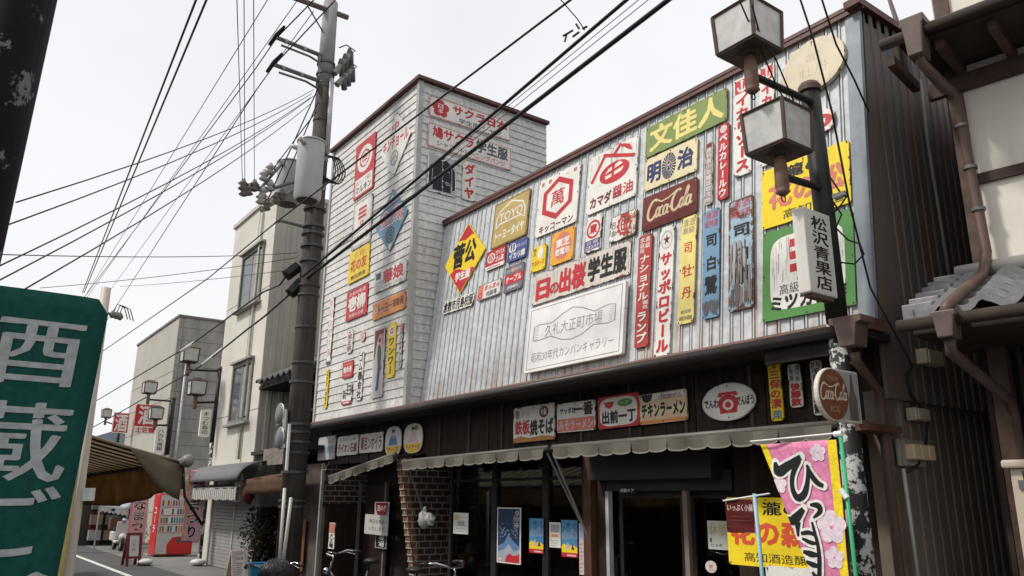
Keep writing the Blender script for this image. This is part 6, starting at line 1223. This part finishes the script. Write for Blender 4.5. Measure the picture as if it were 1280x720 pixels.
# ================================================================ down the street
cocola = M('vending_red', (.55, .03, .03), .35, var=.05)
vm_ = thing('vending_machine', (-27, 6.7, 0), 'red and white drinks vending machine beside the block building', 'vending machine')
XV = -26.4; y0 = at(196, 660, 0, XV).y; y1 = at(243, 660, 0, XV).y; zt = 1.85
MB().box((XV-.8, y0, .05), (XV-.02, y1, zt)).build('body', cocola, vm_, bevel=.03)
pl = PXp(XV)
w_, h_ = y1-y0, zt-.05
els = RC(.02,.3,.98,.98,(.5,.49,.48))+RC(.04,.36,.86,.94,(.50,.51,.53))+PO([(.02,.02),(.32,.02),(.30,.16),(.42,.28),(.70,.32),(.02,.34)],(.5,.49,.48))
vr = random.Random(8); pal = ['red','blue','orange','dgrey','green','yellow','brown','white']
for r_ in range(4):
    for k in range(11): els += RC(.07+k*.07,.80-r_*.14,.07+k*.07+.045,.80-r_*.14+.09,vr.choice(pal))
    els += RC(.05,.775-r_*.14,.85,.785-r_*.14,(.5,.1,.08))
els += RC(.55,.2,.95,.28,'dgrey')
MB().pbox(pl, y0+.02, y1-.02, .08, zt-.03, -.02, 0).build('front_panel', cocola, vm_)
paint(pl, y0, .05, w_, h_, els, .001, vm_, 0, 'front_print', lambda c, w: M(f'print_{c}', PAL[c] if isinstance(c, str) else c, .35, var=.06))
pl = Plane((0, y0-.001, 0), (1, 0, 0), (0, 0, 1), (0, -1, 0))
paint(pl, XV-.8, .05, .78, h_, V('コーラ', .3, .35, .75, .8, 'white', .05), .002, vm_, 0)
MB().box((XV-.8, y1+.15, .05), (XV-.02, y1+1.2, zt-.02)).build('body_panel', cocola, vm_, bevel=.03) if False else None
GN = 'festival banners down the street'
def far_nobori(label, X, tl, tr_, bl, col, txt, tcol, pole_px, edge=None):
    pl = PXp(X); a, c, b = pl.uv(*tl), pl.uv(*tr_), pl.uv(*bl); u0, u1 = a[0], c[0]; v1, v0 = c[1], b[1]
    s0 = (b[0]-u0)/(u1-u0)
    els = (sub(0, 0, .12, 1, edge) if edge else [])+V(txt, .12, .03, .92, .97, 'white', .12)+V(txt, .14, .03, .90, .97, tcol, .05)
    banner(label, pl, u0, u1, v0, v1, col, els, pole=(pl.p(u1+.02, v1+.05), pl.p(u1+.02, 0)), amp=.03, group=GN)
far_nobori('pink banner with black brush script in front of the vending machine', -22.5, (236, 590), (258, 588), (236, 676), (.66,.36,.46), 'ひなまつり', 'black', None, 'orange')
far_nobori('pink and cream banner with black script beside the folding signboard', -27.5, (166, 612), (188, 610), (166, 680), (.60, .42, .40), 'ひなまつり', 'black', None, 'pink')
far_nobori('red banner with white lettering beside the parked scooter', -34, (115, 628), (129, 627), (119, 674), 'red', 'うどん', 'white', None)
def aboard(label, px, X, txt, wood_c, wf=.0):
    pl = PXp(X); a, c = pl.uv(px[0], px[1]), pl.uv(px[2], px[3]); u0, u1, v1 = a[0], c[0], a[1]
    root = thing('folding_signboard', pl.p((u0+u1)/2, 0), label, 'signboard')
    wm = M(f'board_wood_{wood_c}', wood_c, .6, var=.15)
    for s_, nm in ((1, 'front_leaf'), (-1, 'back_leaf')):
        q = lambda u, v, n=0: pl.p(u, v, s_*(.28*(1-v/v1)+n))
        o = MB().add([q(u0, .0), q(u0+.07, 0), q(u0+.07, v1), q(u0, v1), q(u0, 0, .03), q(u0+.07, 0, .03), q(u0+.07, v1, .03), q(u0, v1, .03)], [(3,2,1,0),(4,5,6,7),(0,1,5,4),(1,2,6,5),(2,3,7,6),(3,0,4,7)]) \
          .add([q(u1-.07, .0), q(u1, 0), q(u1, v1), q(u1-.07, v1), q(u1-.07, 0, .03), q(u1, 0, .03), q(u1, v1, .03), q(u1-.07, v1, .03)], [(3,2,1,0),(4,5,6,7),(0,1,5,4),(1,2,6,5),(2,3,7,6),(3,0,4,7)])
        for z in (v1-.06, v1*.22): o.add([q(u0+.07, z), q(u1-.07, z), q(u1-.07, z+.06), q(u0+.07, z+.06), q(u0+.07, z, .03), q(u1-.07, z, .03), q(u1-.07, z+.06, .03), q(u0+.07, z+.06, .03)], [(3,2,1,0),(4,5,6,7),(0,1,5,4),(1,2,6,5),(2,3,7,6),(3,0,4,7)])
        fr2 = o.build(nm, wm, root)
        pn = MB().quad(q(u0+.07, v1*.22+.06, .012), q(u1-.07, v1*.22+.06, .012), q(u1-.07, v1-.06, .012), q(u0+.07, v1-.06, .012)).build('panel', M('board_white', (.62, .60, .57), .6, var=.05), fr2)
        if s_ == 1:
            tl = Plane(q(u0+.07, v1*.22+.06, .013), pl.U, (q(u0, v1)-q(u0, 0)), pl.N)
            paint(tl, 0, 0, u1-u0-.14, (v1*.78-.12), txt, .003, root, 0)
aboard('folding signboard in a dark red frame with handwritten characters at the kerb', (159, 666, 178, 666), -23.5, V('八千代', .25, .2, .7, .9, 'black', -.005)+V('酒饅頭', .72, .5, .85, .85, 'lpink', .0), (.14, .025, .022))
aboard('white folding menu board in a pale frame before the roller shutter', (289, 688, 309, 686), -16.8, T('本日の定食', .1, .78, .9, .9, 'black', .02)+lines(6, .12, .85, .1, .7, 'grey'), (.5, .42, .38))
# scooter
sp_ = at(146, 688, 2, 0); sp_.z = 0
sc_ = thing('delivery_scooter', sp_, 'white-fronted delivery scooter parked under the pale tarpaulin', 'scooter')
q = lambda x, y, z: sp_+Vector((x, y, z))
for x in (-.55, .6): 
    o = MB().torus(q(x, 0, .25), .2, .06, (0, 1, 0), 20, 8).build('wheel', rub, sc_, True); MB().tube([q(x, -.05, .25), q(x, .05, .25)], .13, 14).build('rim', steell, o)
wh = M('scooter_white', (.62, .61, .57), .3, var=.05)
MB().add([q(.42,-.22,.35),q(.42,.22,.35),q(.55,.2,.95),q(.55,-.2,.95),q(.5,-.22,.35),q(.5,.22,.35),q(.62,.2,.95),q(.62,-.2,.95)],[(0,1,2,3),(7,6,5,4),(0,4,5,1),(1,5,6,2),(2,6,7,3),(3,7,4,0)]).box(q(-.1,-.16,.25), q(.42,.16,.33)).ball(q(.6,0,.45),.17,12,8,sc=(1,.7,.8)).build('front_shield', wh, sc_, bevel=.03)
MB().box(q(-.75,-.17,.3), q(-.1,.17,.62)).build('rear_body', wh, sc_, bevel=.05); MB().box(q(-.6,-.16,.625), q(-.08,.16,.74)).build('seat', rub, sc_, bevel=.04)
MB().box(q(-.95,-.22,.66), q(-.5,.22,1.05)).build('cargo_box', M('cargo_brown', (.12,.06,.035), .7), sc_, bevel=.02)
MB().tube([q(.55,0,.9), q(.5,0,1.05)], .03, 8).tube([q(.42,-.34,1.08), q(.5,0,1.05), q(.42,.34,1.08)], .02, 8).build('handlebar', rub, sc_, True)
MB().ball(q(.62,0,.98), .08, 12, 8).build('headlight', steell, sc_, True)
for s_ in (-1, 1): MB().tube([q(.45,s_*.28,1.08), q(.42,s_*.34,1.3)], .01, 5).ball(q(.42,s_*.36,1.33), .07, 10, 6, sc=(.3,1,.7)).build('mirror', rub, sc_, True)
# tarpaulin stall roof over it, planter, helmet-green ball, white weights
ta = thing('market_stall', (-33, 6.2, 0), 'open stall under a pale blue-grey tarpaulin behind the scooter', 'stall')
XS = -31.5; c_ = [at(125, 632, 0, XS), at(160, 638, 0, XS), at(172, 612, 0, XS-1), at(152, 614, 0, XS-1)]
hi0, hi1 = at(176, 607, 0, XS-.2), at(150, 612, 0, XS-2.4)
MB().grid(lambda s, t: (c_[0].lerp(c_[1], s)).lerp(hi1.lerp(hi0, s), t)-Vector((0, 0, .06*math.sin(math.pi*t))), 8, 6).build('tarpaulin', M('pale_tarp', (.36, .40, .44), .7, var=.12, scale=2), ta, True, solid=.01)
MB().grid(lambda s, t: c_[0].lerp(c_[1], s)-Vector((0, 0, (.18+.03*math.sin(s*40))*t)), 30, 1).build('valance', M('tarp_trim', (.5, .5, .5), .8), ta, solid=.01)
for p_ in (c_[0], c_[1], hi0): MB().tube([p_, Vector((p_.x, p_.y, 0))], .03, 6).build('post', steell, ta)
MB().box((XS-3.5, c_[0].y-.2, 0), (XS-2.5, hi0.y+.5, 2.0)).build('back_panel', M('stall_dark', (.05, .045, .04), .8, var=.4, scale=2), ta)
for k in range(3):
    for j in range(4): MB().box((XS-2.48, c_[0].y+.1+j*.5, .2+k*.55), (XS-2.1, c_[0].y+.5+j*.5, .55+k*.55)).build('shelf_box', M(f'shelf_{(k+j)%3}', [(.3,.3,.3),(.2,.14,.1),(.12,.14,.12)][(k+j) % 3], .7), ta)
gpos = at(154, 645, 0, XS-.4); MB().ball(gpos, .2, 14, 9).build('float_ball', M('green_glass_ball', (.01, .12, .07), .2), None, True, label='dark green glass ball hanging under the tarpaulin', category='ball')
def plant(label, base, r, h, n, pot=None, col=(.05, .085, .03), seed=1, name='potted_plant', flowers=None, fshare=.12):
    rr_ = random.Random(seed); root = thing(name, base, label, 'plant')
    if pot:
        w0, hh, pc_ = pot
        MB().add([base+Vector((sx_*w0*.85, sy_*w0*.5*.85, 0)) for sx_, sy_ in ((-1,-1),(1,-1),(1,1),(-1,1))]+[base+Vector((sx_*w0, sy_*w0*.5, hh)) for sx_, sy_ in ((-1,-1),(1,-1),(1,1),(-1,1))], [(3,2,1,0),(4,5,6,7),(0,1,5,4),(1,2,6,5),(2,3,7,6),(3,0,4,7)]).build('pot', M(f'pot_{pc_}', pc_, .7, var=.15), root)
        base = base+Vector((0, 0, hh))
    st = MB(); lf = MB(); fl = MB()
    for k in range(max(4, n//25)):
        a_ = rr_.uniform(0, 6.3); e = base+Vector((math.cos(a_)*r*rr_.uniform(.2,.8), math.sin(a_)*r*rr_.uniform(.2,.8), h*rr_.uniform(.6,1))); st.tube([base, base.lerp(e, .5)+Vector((0,0,.05)), e], [.012,.009,.004], 5)
    for k in range(n):
        a_, z_ = rr_.uniform(0, 6.3), rr_.random(); R_ = r*math.sqrt(rr_.random())*(.5+.9*math.sin(math.pi*(.15+.75*z_)))
        c0 = base+Vector((math.cos(a_)*R_, math.sin(a_)*R_, h*z_+.03)); d = Vector((rr_.gauss(0,1), rr_.gauss(0,1), rr_.gauss(.3,.7))).normalized(); s_ = d.orthogonal().normalized(); l_ = rr_.uniform(.05,.10)
        (fl if flowers and rr_.random() < fshare else lf).quad(c0-d*l_*.5, c0+s_*l_*.28, c0+d*l_*.6, c0-s_*l_*.28)
    st.build('stem', M('stem_brown', (.06,.04,.025), .8), root); lf.build('foliage', M(f'leaf_{col}', col, .6, var=.45, scale=11), root)
    if flowers and fl.v: fl.build('flowers', M(f'petal_{flowers}', flowers, .7), root)
pp_ = at(196, 688, 2, 0); pp_.z = 0.004
plant('orange plastic planter of reddish flowering plants beside the vending machine', Vector((pp_.x, pp_.y, .004)), .4, .55, 160, (.45, .32, (.42, .12, .03)), (.06,.06,.03), 3, 'potted_plant', (.35,.06,.07))
for i, (px, py, s_, lab) in enumerate(((322, 692, 5, 'leafy shrub with pale leaf tips in the shade beside the blue basket'), (334, 676, 7, 'dark shrub with a white bloom in the doorway of the old wooden house'), (345, 690, 8, 'dense dark potted shrub close behind the utility pole'))):
    b = at(px, py, 0, -18.6-.3*i); b.z = 0
    plant(lab, b, .33, 1.2, 900, (.32, .3, (.08,.07,.06)), (.009,.014,.006), s_, 'potted_shrub', (.42,.42,.34), .004)  # leaf colour darkened to stand in for the shade of the doorway
for i, (x, y) in enumerate(((181, 707), (247, 656))):
    b = at(x, y, 2, 0) if i == 0 else at(247, 708, 0, -22.5); b.z = .004
    MB().ball(b+Vector((0,0,.09)), .2, 14, 8, sc=(1.2,1,.45)).tube([b+Vector((0,0,.16)), b+Vector((0,0,.3))], .03, 8).build('banner_base', M('white_plastic_base', (.6,.6,.57), .5), None, True, label=['white plastic water-weight base beside the folding signboard','white plastic base of the banner before the vending machine'][i], category='banner base')
# red paper lantern and white side sign at the shuttered shop
p = at(311, 616, 1, 6.0)
p = p-Vector((0,0,.02)); lt_ = thing('paper_lantern', p-Vector((0,0,.2)), 'dark red paper lantern hanging under the orange-brown awning', 'lantern')
MB().tube([p+Vector((0,0,.2)), p+Vector((0,0,.17)), p+Vector((0,0,.1)), p, p-Vector((0,0,.1)), p-Vector((0,0,.17)), p-Vector((0,0,.2))], [.05,.08,.13,.145,.13,.08,.05], 16).build('shade', M('lantern_red', (.07,.010,.012), .7), lt_, True)
for s_ in (-1,1): MB().tube([p+Vector((0,0,s_*.2)), p+Vector((0,0,s_*.23))], .075, 14).build('cap', rub, lt_)
p = at(305, 612, 1, 6.15); flat('white upright sign behind the red paper lantern', (297,592,304,592,303,627,296,627), 6.1, (.5,.5,.48), V('食事処',.1,.05,.9,.95,'dgrey',.04), name='side_sign', cat='sign', group=None, th=.06)
# insulator pole far behind the green banner
fp = at(118, 380, 0, -30); 
f0 = thing('utility_pole', (fp.x, fp.y, 0), 'far utility pole hidden by the green banner but for its insulators', 'utility pole')
MB().tube([Vector((fp.x, fp.y, 0)), Vector((fp.x, fp.y, fp.z+.05))], [.2,.15], 12).build('shaft', conc, f0, True)
q0, q1 = at(112, 385, 0, -30), at(150, 396, 0, -30); MB().tube([q0, q1], .05, 6).build('crossarm', steel, f0)
for t_ in (.75, .88, 1.0): c0 = q0.lerp(q1, t_); MB().tube([c0+Vector((0,0,-.12)), c0, c0+Vector((0,0,.14))], [.05,.12,.05], 8).build('insulator', pc, f0, True)
for k in range(3): c0 = q0.lerp(q1, .75+.1*k); MB().tube([c0, c0+Vector((0,.1,.4)), c0+Vector((0,.35,.3)), c0+Vector((0,.5,-.1))], .018, 5).build('jumper_wire', rub, f0)

# ================================================================ wires
GW = 'overhead wires of the street'
def wire(label, pts, r, mat=rub, s=.0):
    pts = [Vector(p) for p in pts]; out = []
    for a, b in zip(pts, pts[1:]): out += sag(a, b, s, 10)[:-1]
    out.append(pts[-1])
    MB().tube(out, r, 6).build('overhead_cable', mat, None, True, label=label, category='cable', group=GW)
def ext(a, b, f): return Vector(b)+(Vector(b)-Vector(a))*f
XP = PX_
A = at(346, 277, 0, XP); B = at(713, 0, 1, 4.7); wire('medium black cable from the pole bracket over the tower to the top of the picture', [at(60, 486, 0, -40), at(130, 438, 0, -31), at(260, 348, 0, -20), A, B, ext(A, B, .8)], .014)
A = at(378, 346, 0, XP+.1); B = at(783, 0, 1, 4.9); wire('thick black cable crossing the tower signs, upper of the heavy pair', [A, B, ext(A, B, .8)], .021)
A2 = at(384, 348, 0, XP+.1); B2 = at(835, 0, 1, 5.0); wire('heaviest black cable, lower of the pair crossing before the tower', [A2, B2, ext(A2, B2, .8)], .027)
for d, lab in ((-20, 'thin twisted wire running just above the heaviest cable'), (-9, 'second thin twisted wire between the two heavy cables')):
    A = at(390, 340+d*.4, 0, XP+.1); B = at(820+d*1.1, 0, 1, 4.98); wire(lab, [A, B, ext(A, B, .8)], .0045)
wire('black cable leaving the upper closure box down the street', [at(357, 346, 0, XP-.2), at(350, 356, 0, XP-.4), at(329, 365, 0, -15.5), at(240, 430, 0, -21), at(127, 497, 0, -36), at(60, 536, 0, -50)], .018)
wire('black cable leaving the lower closure box down the street', [at(362, 368, 0, XP-.2), at(330, 396, 0, -15.2), at(310, 411, 0, -16.5), at(255, 455, 0, -21), at(149, 516, 0, -36), at(60, 565, 0, -50)], .02)
for (a, c, X_, lab) in (((226, 439), (243, 428), -21, 'pale sleeve on the upper street cable'), ((253, 456), (278, 436), -20, 'pale sleeve on the lower street cable')): 
    MB().tube([at(*a, 0, X_), at(*c, 0, X_)], .04, 8).build('cable_sleeve', M('sleeve_white', (.6,.6,.58), .5), None, True, label=lab, category='cable sleeve')
for (a, m, c, up_, lab) in (((346, 47), (320, 85), (120, 352), (400, -8), 'dark conductor anchored at the upper crossarm end'), ((343, 81), (320, 113), (160, 360), (424, -5), 'dark conductor anchored at the lower crossarm end')):
    o_ = at(*a, 0, XP); e_ = at(*c, 0, -34); wire(lab, [ext(at(*m, 0, -15), e_, .5), e_, at(*m, 0, -15), o_], .012); u_ = at(*up_, 1, 4.6); wire(lab.replace('conductor', 'conductor running overhead,'), [o_, u_, ext(o_, u_, .8)], .014)
for c, e, lab in (((372, 0), (117, 360), 'thin wire from the top crossarm, outermost of its group'), ((392, 14), (150, 346), 'thin wire from the top crossarm, next to the outermost'), ((322, 20), (125, 340), 'thin wire coming over the top of the picture down the street')):
    a_, b_ = at(*c, 0, XP), at(*e, 0, -36); wire(lab, [ext(b_, a_, .5) if c[0] == 322 else a_, b_, ext(a_, b_, .5)], .009)
for i, (a, e) in enumerate((((392, 112), (20, 253)), ((390, 117), (10, 281)), ((388, 122), (-4, 334)), ((392, 120), (-4, 352)), ((388, 130), (30, 362)))):
    wire('thin service wire slung across the street from the pole, one of five', [at(*a, 0, XP), at(*e, 0, -6.5)], .006, s=.12)
for i, (a, e) in enumerate((((372, 316), (-5, 318)), ((372, 322), (50, 360)), ((372, 336), (150, 358)))):
    wire('thin nearly level wire from the pole across the sky below the service wires', [at(*a, 0, XP), at(*e, 0, -9-8*i)], .006, s=.05)
for a, e, lab in (((245, 0), (103, 366), 'first of two close dark wires falling steeply behind the green banner'), ((258, 0), (105, 366), 'second of two close dark wires falling steeply behind the green banner')):
    p0, p1 = at(*e, 0, -30), at(*a, 0, -8); wire(lab, [p0, p1, ext(p0, p1, .3)], .013)
for a, e in (((296, -5), (303, 226)), ((305, -5), (306, 226)), ((317, -5), (318, 224))):
    p0, p1 = at(*e, 0, XP), at(*a, 0, -8); wire('thin upright-looking wire rising from the insulator cluster, one of three', [p0, p1], .0055)
for a, e in (((400, 105), (330, 260)), ((397, 128), (352, 235)), ((395, 140), (330, 226))): wire('short jumper wire between the pole head and the insulator cluster', [at(*a, 0, XP+.1), at(*e, 0, XP)], .012)
wire('thin drop wire meeting the upper heavy cable at a clump of clamps', [at(731, 38, 1, 4.88), at(722, 24, 1, 4.8), at(696, -6, 1, 4.4)], .006)
cb = thing('cable_clamp', at(718, 42, 1, 4.9), 'clump of small clamps on the upper heavy cable against the sky', 'clamp')
for (x0, y0_, x1, y1_) in ((704, 45, 716, 38), (706, 52, 708, 44), (716, 46, 724, 40), (728, 36, 734, 33), (720, 30, 724, 36)): MB().tube([at(x0, y0_, 1, 4.88), at(x1, y1_, 1, 4.9)], .012, 6).build('clamp_arm', rub, cb)
for pts, lab in ((((924, 0), (945, 48), (972, 110), (1016, 182)), 'black wire falling past both lanterns to the lamp post'), (((940, 6), (952, 52), (968, 70), (985, 110), (1016, 182)), 'second black wire beside it, meeting the lamp post at the same place')):
    wire(lab, [at(x, y, 1, 5.0+.012*y/182*100) for x, y in pts], .0075)
for pts, lab in ((((999, -5), (1017, 50), (1040, 140), (1062, 255), (1088, 360), (1140, 456)), 'long wavy black wire hanging before the round board down to the junction box'), (((1026, -5), (1045, 55), (1068, 100), (1086, 140)), 'black wire slanting across the roof corner to the side wall')):
    wire(lab, [at(x, y, 1, 5.6+1.15*max(0, y)/456 if len(pts) > 4 else 5.8+.9*max(0, y)/140) for x, y in pts], .009)
